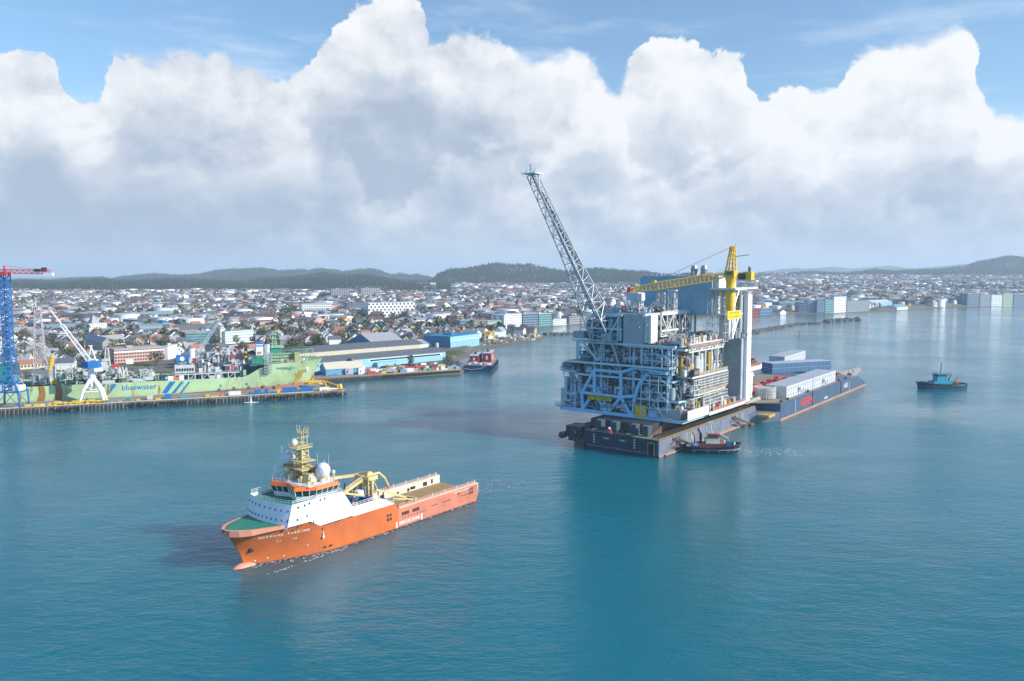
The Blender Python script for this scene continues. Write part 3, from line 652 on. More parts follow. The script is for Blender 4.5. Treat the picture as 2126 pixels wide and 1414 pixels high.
# dark waterline band and the foam the hull makes
q = MB()
for sg in (1, -1):
    st_ = [s_ for s_ in HBD[3:]+HFW[2:]]
    q.loft([[(xw+(xd-xw)*(max(z, 0)/zd)**1.4, sg*(hw+(hd-hw)*(max(z, 0)/zd)**1.7+.03), z) for z in (-.3, .25)] for xw, hw, xd, hd, zd in st_], closed=False, caps=False)
q.build('waterline_band', mat('waterline_dark', (.10, .05, .035), .8), psv)
FOAMM = mat('white_foam', (.62, .70, .72), .8, dirt=0)
def foam(name, label, fr, gen, n, seed, smin=.12, smax=.5):
    r = random.Random(seed); q = MB()
    for i in range(n):
        x, y = gen(r); p = fr.w(x, y); s_ = smin+r.random()**2*(smax-smin); a = r.random()*3.1; c_, n_ = math.cos(a)*s_*1.8, math.sin(a)*s_*1.8
        q.add([(p[0]-c_, p[1]-n_, .06), (p[0]+n_*.4, p[1]-c_*.4, .06), (p[0]+c_, p[1]+n_, .06), (p[0]-n_*.4, p[1]+c_*.4, .06)], [(0, 1, 2, 3)])
    o = q.build(name, FOAMM); o['kind'] = 'stuff'; return tag(o, label, 'foam')
def g_psv(r):
    k = r.random()
    if k < .45: x = 60+r.random()*28; return (x, (1 if r.random() < .7 else -1)*(np.interp(x, [60, 70, 78, 84, 88], [9.8, 8.2, 4.8, 2, .6])+r.random()**2*3))
    if k < .75: x = 88-r.random()*86; return (x, 10.1+r.random()**3*1.4) if x < 60 else (x, 10.4+r.random())
    t = r.random()**1.4; return (-1-t*34, (r.random()-.5)*(12+t*8))
foam('bow_and_stern_foam', 'thin white foam at the bow, side and stern of the orange ship', PS, g_psv, 620, 5, .08, .30)
# ------------------------------------------------------------------ heavy transport barge
BG = Frame(63.5, 342, math.atan2(.792, .61))          # x along the barge away from the camera, y to its far side
NAVY = mat('navy_hull_paint', (.016, .035, .055), .4, dirt=.35, scale=.15)
SIDEG = mat('worn_grey_hull', (.17, .20, .25), .5, dirt=.5, rust=.5, scale=.2)
BOOT = mat('pink_boot_topping', (.42, .24, .17), .7, dirt=.4, rust=.3)
MAROON = mat('red_oxide', (.15, .07, .055), .65, dirt=.45)
OCHRE = mat('rusty_ochre_deck', (.27, .17, .065), .8, dirt=.5, rust=.5)
TAN = mat('weathered_tan_deck', (.27, .225, .16), .85, dirt=.5, scale=.15)
BLK = mat('dark_steel', (.035, .04, .045), .6, dirt=.2)
barge = thing('transport_barge', 'long dark heavy transport barge with rusty rails carrying the oil platform', 'barge', (*BG.o, 0), BG.a)
W = 46; DZ_ = 7.8
MB().prism_y([(0, -3), (0, DZ_-.4), (300, DZ_-.4), (130, -3)], -.5, 0).build
hl = MB(); hl.prism([(1.2, 0), (118, 0), (118, W-8), (1.2, W-8)], .9, DZ_-.3)
hl.build('near_hull', SIDEG, barge)
MB().prism([(1.5, -.06), (118, -.06), (118, W-8.1), (1.5, W-8.1)], -3, .9).build('boot_topping', BOOT, barge)
nf = MB(); nf.prism_y([(5, -3), (2.2, 1.3), (0, 2.2), (0, DZ_), (1.25, DZ_), (1.25, -3)], 0.05, W-7.95); nf.build('stern_hull', NAVY, barge)
cr_ = MB(); cr_.prism([(0, W-7.9), (8, W+2.5), (120, W+2.5), (120, W-7.9)], -3, [DZ_-.2]*4); cr_.build('far_hull', NAVY, barge)
# rocker end at the far stern corner
rk = MB(); rk.tube((-1.5, W-2, 5.6), (4, W-2, 5.6), 2.3, 14); rk.tube((-3, W+2.6, 4.8), (0, W+2.6, 4.8), 1.6, 12); rk.box(0, 9, W-6, W+2, 5, 9.2); rk.path([(0, W-7, 6.5), (-2, W-4, 3.2), (1, W+1, 2.6)], .5, 6); rk.build('rocker_arm', BLK, barge)
dk = MB(); dk.box(.2, 117.6, 3.4, W-8.3, DZ_-.3, DZ_); dk.build('cargo_deck', TAN, barge)
gp = MB(); gp.prism([(.4, .5), (7, .5), (7, 13), (.4, 13)], DZ_+.004, DZ_+.25); gp.build('green_deck_plate', mat('pale_green_deck', (.30, .34, .14), .8, dirt=.4), barge)
# outboard rail track along the near side
tr = MB(); tr.box(1, 118, .1, 1.1, DZ_-.2, DZ_+.45); tr.box(1, 118, 2.6, 3.4, DZ_-.2, DZ_+.6); tr.box(1, 118, 1.1, 2.6, DZ_-.4, DZ_+.12)
tr.build('side_track', OCHRE, barge)
sl_ = MB()
for i in range(96): x = 2+i*1.2; sl_.box(x, x+.5, 2.3, 3.3, DZ_+.62, DZ_+1.7)
sl_.build('track_sleepers', mat('dark_timber', (.06, .045, .035), .9), barge, kind='stuff')
cl = MB()
for i in range(60):
    x = 2+i*1.93; h = .4+rng.random()*.5
    cl.box(x, x+.6, .4, 1.0, DZ_+.46, DZ_+.46+h)
cl.path([(1, 1.8, DZ_+.5), (60, 2.0, DZ_+.6), (118, 1.7, DZ_+.5)], .22, 5); cl.build('track_fittings', BLK, barge, kind='stuff')
# plate seams and rust runs on the near side
sp = MB()
for x in (14, 32, 50, 68, 86, 104): sp.box(x, x+.12, -.04, 0, .9, DZ_-.3)
sp.build('plate_seams', NAVY, barge, kind='stuff')
st = MB()
for x in (28, 29.4, 31.5, 33.8, 34.6, 36, 44, 88, 96, 97): st.box(x, x+.25+rng.random()*.3, -.045, 0, 1.2+rng.random()*2, 6.9)
st.build('pale_runoff_stain', mat('pale_stain', (.42, .42, .33), .8), barge, kind='stuff')
fn = MB()
for x0 in (14, 82):
    fn.tube((x0, -.3, 6.6), (x0+16, -4.2, .8), .3, 6); fn.tube((x0+3, -.3, 6.4), (x0+17, -4.2, .9), .3, 6); fn.tube((x0+1, -.3, 2.6), (x0+16, -4.2, .7), .3, 6); fn.tube((x0-2, -.3, 4), (x0+5, -.3, 6.6), .25, 6); fn.box(x0+14, x0+19, -5, -3.2, .2, 1.4)
    fn.tube((x0-1, -.2, 2.6), (x0+7, -.2, .9), .25, 6)
fn.build('fender_frame', mat('rusty_steel', (.14, .075, .045), .8, dirt=.4), barge)
wl_ = MB(); wl_.tube((6, -.7, .35), (30, -.7, .35), .45, 8); wl_.tube((34, -.8, .35), (98, -.8, .35), .45, 8); wl_.build('waterline_fender', BOOT, barge)
# draught marks and numbers on the stern
mk = MB()
for y, x in ((W-13.5, 0), (11.5, 0)):
    for k in range(4): mk.box(-.06, 0, y-.35, y+.35, 2.9+k*1.15, 3.5+k*1.15)
mk.each('draught_mark', WHITE, barge)
for y in (W-20, 17.5): text('lettering', 'H-851', 1.15, WHITE, barge, (-.05, y, 5.6), (R(90), 0, R(-90)), .02, 1.1, .02)
fr_ = MB()
for y in (1.6, 4.6): fr_.box(-.5, -.1, y-.2, y+.2, .8, 6.6)
fr_.box(-.5, -.1, 1.4, 4.8, 6.2, 6.7); fr_.build('ladder_frame', BOOT, barge)
tf = MB()
for k in range(5): tf.tube((-.4, 2.4, 1.3+k*1.1), (-.4, 3.9, 1.3+k*1.1), .42, 8)
tf.each('tyre_fender', RUBBER, barge)
# stern machinery on the open deck
sm_ = MB()
for y in (32, 24, 14, 8): 
    for k in range(7): sm_.box(3, 6.5, y-1.6, y+1.6, DZ_+.2+k*.75, DZ_+.6+k*.75)
sm_.build('stacked_mats', mat('blue_grey_steel', (.09, .14, .17), .6, dirt=.4), barge, kind='stuff')
wn = MB()
for y in (28, 19, 37): wn.tube((2.4, y-1.4, DZ_+1.3), (2.4, y+1.4, DZ_+1.3), 1.2, 12)
wn.each('mooring_winch', BLK, barge)
ps_ = MB(); ps_.rail([(.3, 1, DZ_), (.3, W-9, DZ_)], 1.1, 2, .06); ps_.build('stern_rail', GREY, barge)
bx = MB(); bx.box(1.2, 3, 24.5, 27, DZ_, DZ_+1.8); bx.box(1.2, 2.4, 20.4, 21.6, DZ_, DZ_+1.2); bx.each('deck_locker', RED, barge)
MB().ball((2, 25.6, DZ_+2.2), .7, 8, 6).build('white_bundle', WHITE, barge)
# grillage that carries the platform
gr = MB(); gr.prism_y([(8, DZ_), (24, 12.3), (30, 12.3), (36, DZ_)], 7.5, 9.0); gr.prism_y([(8, DZ_), (24, 12.3), (30, 12.3), (36, DZ_)], 40, 41.5)
gr.box(25, 27, 8, 42, DZ_, 12.3); gr.prism([(10, 7.6), (25, 7.6), (25, 42), (12, 42)], DZ_, [DZ_+.1, 12.2, 12.2, DZ_+.1]) if 0 else None
gr.box(38, 108, 8.2, 10, DZ_, 12.9); gr.box(38, 108, 38, 40, DZ_, 12.9); gr.box(40, 42, 10, 38, DZ_, 12.8)
for x in range(40, 108, 6): gr.box(x, x+.4, 7.9, 8.2, DZ_, 12.9)
gr.build('grillage', MAROON, barge)
MB().prism_y([(7.5, DZ_), (9.6, 12.2), (25, 12.2), (25, DZ_)], 9.1, 40).build('grillage_front', BLK, barge)
MB().prism_y([(25, 12.6), (36, 12.6), (36, 9), (31.5, 8.6)], 7.2, 7.9).build('grillage_bracket', BLK, barge)
# forward hull: wider blue hull with pontoon flats and bow ramp
BHULL = mat('steel_blue_hull', (.065, .11, .18), .38, dirt=.4, scale=.12)
fz = 10.0
bh = MB()
for x0, x1, zt in ((120.6, 176, fz), (176.6, 236, fz), (236.6, 262, fz), (262.1, 282, 8.6)): bh.box(x0, x1, -12, 46, .9, zt)
bh.prism([(282.1, -12), (299, -12), (299, 46), (282.1, 46)], .9, [8.2, 2.6, 2.6, 8.2])
bh.build('forward_hull', BHULL, barge)
bt = MB(); bt.prism([(120.5, -12.15), (300, -12.15), (300, 46), (120.5, 46)], -3, 1.3); bt.build('boot_topping', BOOT, barge)
mc = MB(); mc.prism([(106, 0.1), (120.5, -11.8), (120.5, 3), (106, 3)], -3, 5.2); mc.build('notch_sponson', SIDEG, barge)
MB().box(108.5, 120.5, -10, -4, 3.2, 4.6).build('yellow_fender_stage', mat('ochre_paint', (.50, .33, .06), .7, rust=.6), barge)
md = MB(); md.prism([(104, 3.2), (112, 3.0), (121, -11.6), (240, -11.6), (240, 44), (104, 44)], fz-.35, fz+.02); md.prism([(262, -11.5), (281.5, -11.5), (281.5, 45), (262, 45)], 8.61, 8.75)
md.build('forward_deck', TAN, barge)
dn = MB()
for x in (176.1, 236.1): dn.box(x, x+.5, -12.3, -11.9, 1.4, fz+.3)
for x, y, z in [(123+rng.random()*3, -11, fz), (134, -11, fz), (170, -11, fz), (172, -10.4, fz), (234, -11, fz), (250, -11, fz)]: dn.tube((x, y, z), (x, y, z+1.3), .5, 8); dn.tube((x+1.4, y, z), (x+1.4, y, z+1.3), .5, 8)
for x, y, z in [(289, -9, 5.6), (284, 2, 7.6), (283, -6, 8.2)]: dn.box(x, x+1.8, y, y+2.4, z-.3, z+1.6)
dn.each('mooring_bitt', BLK, barge)
text('lettering', 'HEEREMA', 6.1, mat('red_letter_paint', (.75, .045, .03), .5, dirt=.1), barge, (166.5, -12.06, 5.3), (R(90), 0, 0), .04, .92, .06)
text('lettering', 'H-851', 4.6, WHITE, barge, (248.5, -12.06, 5.6), (R(90), 0, 0), .04, .85, .06)
text('lettering', 'H-851', 2.0, WHITE, barge, (204, -12.06, 2.9), (R(90), 0, 0), .03, 1.5, .05)
mk = MB()
for x, nn in ((145, 6), (257, 5)):
    for k in range(nn): mk.box(x, x+.6, -12.07, -12, 1.9+k*1.25, 2.6+k*1.25)
mk.each('draught_mark', WHITE, barge)
# skidway that runs forward between the hulls
sk = MB(); sk.prism_y([(105, fz+.6), (138, fz+2.2), (138, fz), (105, fz)], 1.5, 3.0); sk.prism_y([(105, fz+.6), (138, fz+2.2), (138, fz), (105, fz)], 5.5, 7.0); sk.box(104, 139, 3, 5.5, fz, fz+.5)
for x in range(106, 138, 3): sk.box(x, x+.5, 1.3, 7.2, fz+.3, fz+1.1)
sk.build('skidway', mat('bleached_steel', (.50, .47, .40), .6, dirt=.4, rust=.3), barge)
# bow bulwark fin at the far end
fi = MB(); p = [BG.ony(x, y, 4.0) for x, y in ((1738, 798), (1737, 773), (1782, 762), (1785, 768), (1757, 795))]
fi.prism_y(p, 2.6, 4.0); fi.build('bow_bulwark', mat('pinkish_grey_paint', (.30, .285, .28), .55, dirt=.3), barge)
fo = MB()
for px_, py_, w_, h in ((1744, 782, 5, 3.6), (1761, 772, 2, 1.2), (1770, 771, 2.2, 2.6)):
    x, z = BG.ony(px_, py_, 2.6); fo.box(x, x+w_, 2.5, 2.62, z-h/2, z+h/2)
fo.each('bulwark_opening', BLK, barge)
# ------------------------------------------------------------------ accommodation modules and deck cargo on the barge
MODW = mat('module_white', (.60, .62, .63), .5, dirt=.2); MODR = mat('module_roof', (.42, .44, .47), .6, dirt=.25); MODB = mat('module_blue', (.05, .15, .29), .5, dirt=.25)
def module_proto(wallm, label, group, wm=None):
    t = thing('living_module', label, 'container module', (0, 0, 0), 0, group)
    q = MB(); q.box(0, 4.2, 0, 12, 0, 3.3, 0); q.box(-.02, .18, -.06, 0, 0, 3.3, 0); q.box(4.02, 4.22, -.06, 0, 0, 3.3, 0); q.box(0, 4.2, -.05, 0, 3.0, 3.3, 0); q.build('wall', wallm, t)
    MB().box(.05, 4.15, -.1, 12.1, 3.3, 3.5).build('roof', MODR, t)
    MB().box(1.3, 2.6, -.09, 0, 1.2, 2.4).build('window', wm or LGREY, t)
    MB().box(2.95, 3.7, -.08, 0, .3, 2.5).build('door', wm or GREY, t)
    return t
BW = BG.w(0, 0)
def place(o, fx, fy, z, da=0):
    p = BG.w(fx, fy); o.location = (p[0], p[1], z); o.rotation_euler = (0, 0, BG.a+da)
ORD = 'first second third fourth fifth sixth seventh eighth ninth tenth eleventh twelfth thirteenth fourteenth fifteenth sixteenth seventeenth eighteenth nineteenth twentieth twenty-first last'.split()
L1 = 'white living module in the long two-storey row along the near edge of the barge'
pr = module_proto(MODW, L1, 'white modules in the near row on the barge'); first = True
for k in range(2):
    for i in range(22):
        o = pr if first else copy_tree(pr); first = False; o['label'] = '%s white module, %s from the near end of the row along the barge edge' % (('lower', 'upper')[k], ORD[i]); place(o, 138+i*4.32+(i//11)*.8, -9.2, fz+.03+k*3.52)
L2 = 'dark blue living module in the slanting two-storey row behind the red deck cargo'
pr = module_proto(MODB, L2, 'blue modules in the slanting row on the barge', mat('module_blue_hatch', (.10, .20, .33), .5)); first = True
for k in range(2):
    for i in range(13):
        o = pr if first else copy_tree(pr); first = False
        t = i/13; o['label'] = '%s dark blue module, %s from the left in the slanting row' % (('lower', 'upper')[k], ORD[i]); place(o, 248+46*t, 38-27*t, fz+.03+k*3.52, math.atan2(-27, 46))
pr = module_proto(MODW, 'white living module in the back row at the far side of the barge', 'white modules in the back row on the barge'); first = True
for k in range(2):
    for i in range(14):
        o = pr if first else copy_tree(pr); first = False; o['label'] = '%s white module, %s from the left in the back row' % (('lower', 'upper')[k], ORD[i]); place(o, 300+i*4.35, 47+i*.25, fz+.03+k*3.52, 0)
MB().box(298, 364, 43, 62, -2, fz).build('far_pontoon', BHULL, barge)
tk = thing('wrapped_tank', 'pale round wrapped tank in front of the white module row on the barge', 'tank', (*BG.w(133, 1), fz), BG.a)
MB().tube((0, 0, .4), (0, 0, 6.2), 5.6, 28).build('tank_shell', mat('scaffold_wrap', (.46, .44, .38), .7, dirt=.4), tk)
q = MB()
for i in range(28): a = i*math.pi/14; q.tube((5.7*math.cos(a), 5.7*math.sin(a), .1), (5.7*math.cos(a), 5.7*math.sin(a), 6.8), .09, 4)
for z in (1.8, 3.6, 5.4, 6.7): q.path([(5.72*math.cos(i*math.pi/14), 5.72*math.sin(i*math.pi/14), z) for i in range(29)], .08, 4)
q.build('scaffold', WHITE, tk)
def container(name, label, cat, fx, fy, z, l, w, h, m, da=0, group=None, fr=None):
    fr = fr or BG; p = fr.w(fx, fy); t = thing(name, label, cat, (p[0], p[1], z), fr.a+da, group)
    b_ = MB(); b_.box(0, l, 0, w, .15, h)
    n = max(2, int(l/.6))
    for i in range(n): x = l*(i+.25)/n; b_.box(x, x+l/n*.5, -.06, w+.06, .25, h-.15)
    b_.build('body', m, t)
    e = MB(); e.box(-.08, l+.08, -.1, .12, 0, .2); e.box(-.08, l+.08, w-.12, w+.1, 0, .2)
    for x in (-.08, l-.1): 
        for y in (-.1, w-.1): e.box(x, x+.18, y, y+.2, 0, h+.05)
    e.box(-.08, l+.08, -.1, w+.1, h, h+.12); e.build('frame', m, t)
    MB().box(l*.32, l*.34, -.12, 0, .4, h-.3).build('door_bar', LGREY, t)
    return t
container('cargo_container', 'red container left of the slim white box on the barge deck', 'container', 139, 12, fz, 6, 3, 3.6, mat('container_red', (.62, .10, .05), .5), 0, 'red deck containers')
container('cargo_container', 'slim white box between the two red containers on the barge deck', 'container', 146.4, 11, fz, 2.6, 3, 4.2, WHITE, 0)
container('cargo_container', 'red container right of the slim white box on the barge deck', 'container', 151, 12, fz, 6.5, 3, 4.6, MATS['container_red'], 0, 'red deck containers')
container('cargo_container', 'small blue container at the foot of the white tower slab', 'container', 117, 7, fz, 5, 3, 3, BLUE, 0)
def rdeck(label, cx, cy, n, sx, sy, seed):
    r = random.Random(seed); t = thing('lifting_gear', label, 'machinery', (*BG.w(cx, cy), fz), BG.a)
    bs = MB(); fm = MB()
    for i in range(n):
        x = (r.random()-.5)*sx; y = (r.random()-.5)*sy; h = .8+r.random()*2.4; bs.box(x, x+1+r.random()*3, y, y+1+r.random()*2, 0, h)
        fm.tube((x, y, h), (x+(r.random()-.5)*4, y+(r.random()-.5)*3, h+r.random()*1.8), .2, 5)
    bs.build('frame', mat('bright_red_steel', (.55, .03, .03), .45), t); fm.build('arms', MATS['bright_red_steel'], t)
rdeck('pile of bright red lifting frames between the blue and white module rows', 190, 17, 26, 52, 7, 3)
rdeck('red lifting frames at the foot of the grey bow bulwark', 254, 0, 12, 20, 6, 4)
g1 = thing('gangway_tower', 'white stair box against the middle of the near white module row', 'stair', (*BG.w(158, -11), fz), BG.a)
MB().box(0, 1.6, 0, 1.4, 2.6, 4.6).build('cabin', WHITE, g1); MB().stair((0, -.2, 0), (3.5, -.2, 3.4), .8).box(.1, .3, .2, .4, 0, 2.6).box(1.3, 1.5, .2, .4, 0, 2.6).build('stair', LGREY, g1)
g2 = copy_tree(g1); g2['label'] = 'white stair box against the far end of the near white module row'; place(g2, 205, -11, fz); g1['group'] = g2['group'] = 'stair boxes along the near module row'
dh = thing('deckhouse', 'tall white deckhouse block behind the white tower slab of the platform', 'building', (*BG.w(0, 0), 0), BG.a)
MB().box(104, 126, 6, 22, fz, 27).build('wall', WHITE, dh)
MB().box(97, 131, 3, 24, 27, 29.2).box(97, 131, 2.8, 3, 27.5, 29.6).build('deck_slab', WHITE, dh)
q = MB()
for i in range(10): q.box(98+i*3.2, 100+i*3.2, 2.6, 2.9, 29.3, 30.7)
q.build('rail_panels', mat('rust_red_paint', (.40, .16, .10), .6), dh, kind='stuff')
q = MB()
for i in range(7): x = 110+i*3.0; q.box(x, x+1.9, 5, 9, 29.3, 31.5+(i % 3)*.8)
q.each('deck_tank', mat('rusty_brown', (.24, .11, .07), .6), dh)
MB().box(106, 111, 5, 12, 29.3, 34.5).build('cabin', CREAM, dh)
q = MB()
for k in range(3):
    for i in range(4): q.box(112+i*3.4, 113.6+i*3.4, 5.9, 6, 12+k*4.6, 14.2+k*4.6)
q.each('window', GREY, dh)
q = MB(); q.rail([(97, 3, 29.2), (131, 3, 29.2), (131, 24, 29.2)], 1.4, 2, .08); q.truss((131, 8, 22), (131, 14, 31), 2, 2, 4, .12); q.build('railing', WHITE, dh)
MB().box(106, 110, 2, 6, fz, 13).build('red_box', RED, dh)
# ------------------------------------------------------------------ the oil platform deck
PF = Frame(77.9, 360.7, BG.a)      # x away along the barge, y to the far side, 0,0 = near corner
LB = mat('shade_blue_grey_steel', (.50, .66, .72), .5, dirt=.2)  # bluish shade tint painted into the steel; sunlit side frames use off-white
LW = mat('off_white_steel', (.68, .67, .62), .5, dirt=.3, rust=.15)
TEAL = mat('slate_blue_cladding', (.27, .49, .61), .55, dirt=.25)
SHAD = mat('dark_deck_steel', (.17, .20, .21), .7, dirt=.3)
PIPE = mat('pipe_grey', (.50, .53, .53), .4, .3)
CLAD = mat('grey_cladding', (.42, .43, .42), .6, dirt=.25)
BRNC = mat('mottled_grey_cladding', (.55, .55, .50), .6, dirt=.35, rust=.12, scale=.8)
plat = thing('oil_platform', 'tall blue and white offshore oil platform with leaning flare tower, carried on the barge', 'oil platform', (*PF.o, 0), PF.a)
def V(y, x, z): return (x, y, z)
# decks
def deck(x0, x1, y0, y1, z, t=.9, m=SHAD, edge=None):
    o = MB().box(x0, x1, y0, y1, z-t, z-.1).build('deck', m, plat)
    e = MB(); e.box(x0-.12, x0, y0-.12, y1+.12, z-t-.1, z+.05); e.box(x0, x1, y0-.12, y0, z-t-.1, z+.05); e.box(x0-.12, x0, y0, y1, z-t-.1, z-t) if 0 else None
    e.build('edge_girder', edge or LB, o); return o
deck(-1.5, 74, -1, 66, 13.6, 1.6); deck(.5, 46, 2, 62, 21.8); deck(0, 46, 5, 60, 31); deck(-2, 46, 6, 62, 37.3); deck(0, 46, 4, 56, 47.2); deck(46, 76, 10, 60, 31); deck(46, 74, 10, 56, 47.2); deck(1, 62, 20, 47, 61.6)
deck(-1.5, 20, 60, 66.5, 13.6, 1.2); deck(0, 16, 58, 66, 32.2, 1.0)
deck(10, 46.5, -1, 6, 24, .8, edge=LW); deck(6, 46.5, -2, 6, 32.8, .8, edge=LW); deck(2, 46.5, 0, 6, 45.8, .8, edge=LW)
# columns
cm = MB()
for x in (1.5, 24, 45, 72):
    for y in (8 if x < 60 else 12, 26, 44, 60):
        cm.tube((x, y, 13.5), (x, y, 47 if y < 60 else 37), .75, 8)
for x in (4, 30, 58):
    for y in (21, 33, 45): cm.tube((x, y, 47), (x, y, 61), .6, 8)
cm.each('column', LB, plat)
# front frame: hexagon of heavy legs and W bracing
FR = lambda px, py, x0=-.6: (x0,)+PF.onx(px, py, x0)
ff = MB(); r_ = .85
A1, A2, A3, A4, A5 = FR(1209, 851), FR(1262, 858), FR(1313, 868), FR(1209, 815), FR(1319, 822)
TL, TR = FR(1234, 768), FR(1289, 773); M1, M2 = FR(1209, 818), FR(1289, 825); TRE = FR(1326, 800); TOPL, TOPR = FR(1234, 768), FR(1289, 773)
for a, b in ((A1, A4), (A4, TL), (TL, TR), (TR, M2), (A4, M2), (M2, A5), (A5, A3), (A1, FR(1227, 825)), (FR(1243, 830), A2), (A2, M2), (M2, A3), (A5, FR(1326, 800)), (FR(1326, 800), FR(1345, 775)), (TR, FR(1300, 770)), (TL, FR(1234, 815)), (FR(1300, 770), FR(1320, 764)), (FR(1320, 764), FR(1385, 775))): ff.tube(a, b, r_, 8)
ff.build('front_frame', mat('shade_blue_bright_steel', (.32, .66, .84), .45, dirt=.15), plat)  # front legs and girder carry the blue of their shade in the paint
q = MB(); q.box(-2.2, -1.1, PF.onx(1168, 849, -2)[0], PF.onx(1374, 873, -2)[0], 12.0, 13.5); q.build('front_girder', MATS['shade_blue_bright_steel'], plat)
# flare tower: four legs lean out over the stern
XT = -38.0
T0 = Vector((XT,)+PF.onx(1104, 362, XT))
def leg4(t): 
    return None
bfl, bfr = Vector(FR(1234, 768)), Vector(FR(1289, 773)); kn = Vector((10,)+PF.onx(1272, 655, 10)); bbl = Vector((14,)+PF.onx(1243, 660, 14)); bbr = Vector((14,)+PF.onx(1304, 742, 14))
top = [T0+Vector((-1.6, 1.8, 0)), T0+Vector((-1.6, -1.8, 0)), T0+Vector((1.6, -1.8, 0)), T0+Vector((1.6, 1.8, 0))]
bot = [bfl, bfr, Vector((15, bfr.y+1.5, 48)), Vector((15, bfl.y+1.5, 48))]
ft = MB(); NB_ = 20; P_ = [bot]
C0 = (bot[0]+bot[1]+bot[2]+bot[3])/4; ax_ = (T0-C0).normalized(); ex_ = Vector((0, 1, 0)); ez_ = ax_.cross(ex_).normalized(); ex_ = ez_.cross(ax_)
for k in range(1, NB_+1):
    t = 1-(1-k/NB_)**1.12; h_ = float(np.interp(t, [0, .27, .45, .58, .85, 1], [6.0, 4.3, 3.0, 2.45, 1.9, 1.7])); c_ = C0.lerp(T0, t)
    P_.append([c_+ex_*(sx*h_)+ez_*(sz*h_) for sx, sz in ((1, -1), (-1, -1), (-1, 1), (1, 1))])
if (P_[1][0]-bot[0]).length > (P_[1][3]-bot[0]).length: P_ = [bot]+[[r[3], r[2], r[1], r[0]] for r in P_[1:]]
flare = bpy.data.objects.new('flare_tower', None); sc.collection.objects.link(flare); flare.parent = plat
for k in range(NB_):
    rr_ = .40*(1-.45*k/NB_)
    for i in range(4): ft.tube(P_[k][i], P_[k+1][i], rr_*1.25, 6)
    for i in range(4):
        j = (i+1) % 4
        ft.tube(P_[k+1][i], P_[k+1][j], rr_*.62, 5)
        if (k+i) % 2: ft.tube(P_[k][i], P_[k+1][j], rr_*.68, 5)
        else: ft.tube(P_[k][j], P_[k+1][i], rr_*.68, 5)
        if k > 99: ft.tube(P_[k][i].lerp(P_[k+1][i], .5), P_[k][j].lerp(P_[k+1][j], .5), rr_*.5, 4)
ft.build('lattice', mat('galvanised_steel', (.42, .46, .49), .45, .2, dirt=.15), flare)
fp = MB()
c0 = (bot[2]+bot[3])/2; c1 = (top[2]+top[3])/2
for dy, rr_, mm in ((-.9, .38, 0), (0, .5, 1), (.9, .3, 0), (.4, .22, 1)): fp.tube(c0+Vector((-3, dy*1.6, 0)), c1+Vector((-1.4, dy*.6, 0)), rr_, 7, r2=rr_*.6, mi=mm)
for k in range(3, 44): t = k/46; c = c0.lerp(c1, t); fp.beam(c+Vector((-2.6, -1.8*(1-t)-.7, 0)), c+Vector((-2.6, 1.8*(1-t)+.7, 0)), .22)
fp.build('flare_pipes', [STEEL, LGREY], flare)
fc = MB(); zt = T0.z; fc.box(T0.x-3.2, T0.x+3.4, T0.y-4.2, T0.y+3.2, zt, zt+.5); fc.rail([(T0.x-3.2, T0.y-4.2, zt+.5), (T0.x-3.2, T0.y+3.2, zt+.5), (T0.x+3.4, T0.y+3.2, zt+.5), (T0.x+3.4, T0.y-4.2, zt+.5), (T0.x-3.2, T0.y-4.2, zt+.5)], 1.2, 1.8, .07)
fc.tube(T0+Vector((0, -4, .2)), P_[18][1], .18, 5); fc.build('top_platform', WHITE, flare)
MB().tube((T0.x, T0.y+.6, zt+.5), (T0.x, T0.y+.6, zt+4.6), .35, 8).tube((T0.x, T0.y+3, zt+.5), (T0.x, T0.y+3, zt+2.4), .15, 6).tube((T0.x+1, T0.y-1.4, zt+.5), (T0.x+1, T0.y-1.4, zt+2.6), .15, 6).each('flare_tip', STEEL, flare)
kx = 37.0; ky = PF.onx(1517, 580, kx)[0]
# signs
def sign(px0, py0, px1, py1, x0, lines, sz, sx):
    a = PF.onx(px0, py0, x0); b = PF.onx(px1, py1, x0); yc, zc = (a[0]+b[0])/2, (a[1]+b[1])/2; w = abs(a[0]-b[0]); h = abs(a[1]-b[1])
    o = MB().box(x0-.1, x0+.15, yc-w/2, yc+w/2, zc-h/2, zc+h/2).build('banner', mat('banner_yellow', (.88, .60, .02), .6, dirt=.05), plat)
    for i, s in enumerate(lines): text('lettering', s, sz, BLK, o, (x0-.12, yc, zc+h*(.22-.44*i)), (R(90), 0, R(-90)), .02, sx, .01)
sign(1221, 818, 1269, 834, -2.0, ['JOHAN SVERDRUP', 'P2 162 EQUINOR'], 1.9, .86)
sa, sb2 = PF.ony(1510, 647, ky-3), PF.ony(1537, 644, ky-3); zc_ = (PF.ony(1524, 646, ky-3)[1]+PF.ony(1524, 661, ky-3)[1])/2
o = MB().box(sa[0], sb2[0], ky-3.2, ky-3, zc_-2.0, zc_+2.0).build('banner', MATS['banner_yellow'], plat)
for i, s in enumerate(('JOHAN SVERDRUP', 'P2 162 EQUINOR')): text('lettering', s, 1.5, OCHRE, o, ((sa[0]+sb2[0])/2, ky-3.22, zc_+.9-1.8*i), (R(90), 0, 0), .02, (sb2[0]-sa[0])/14.5, .01)
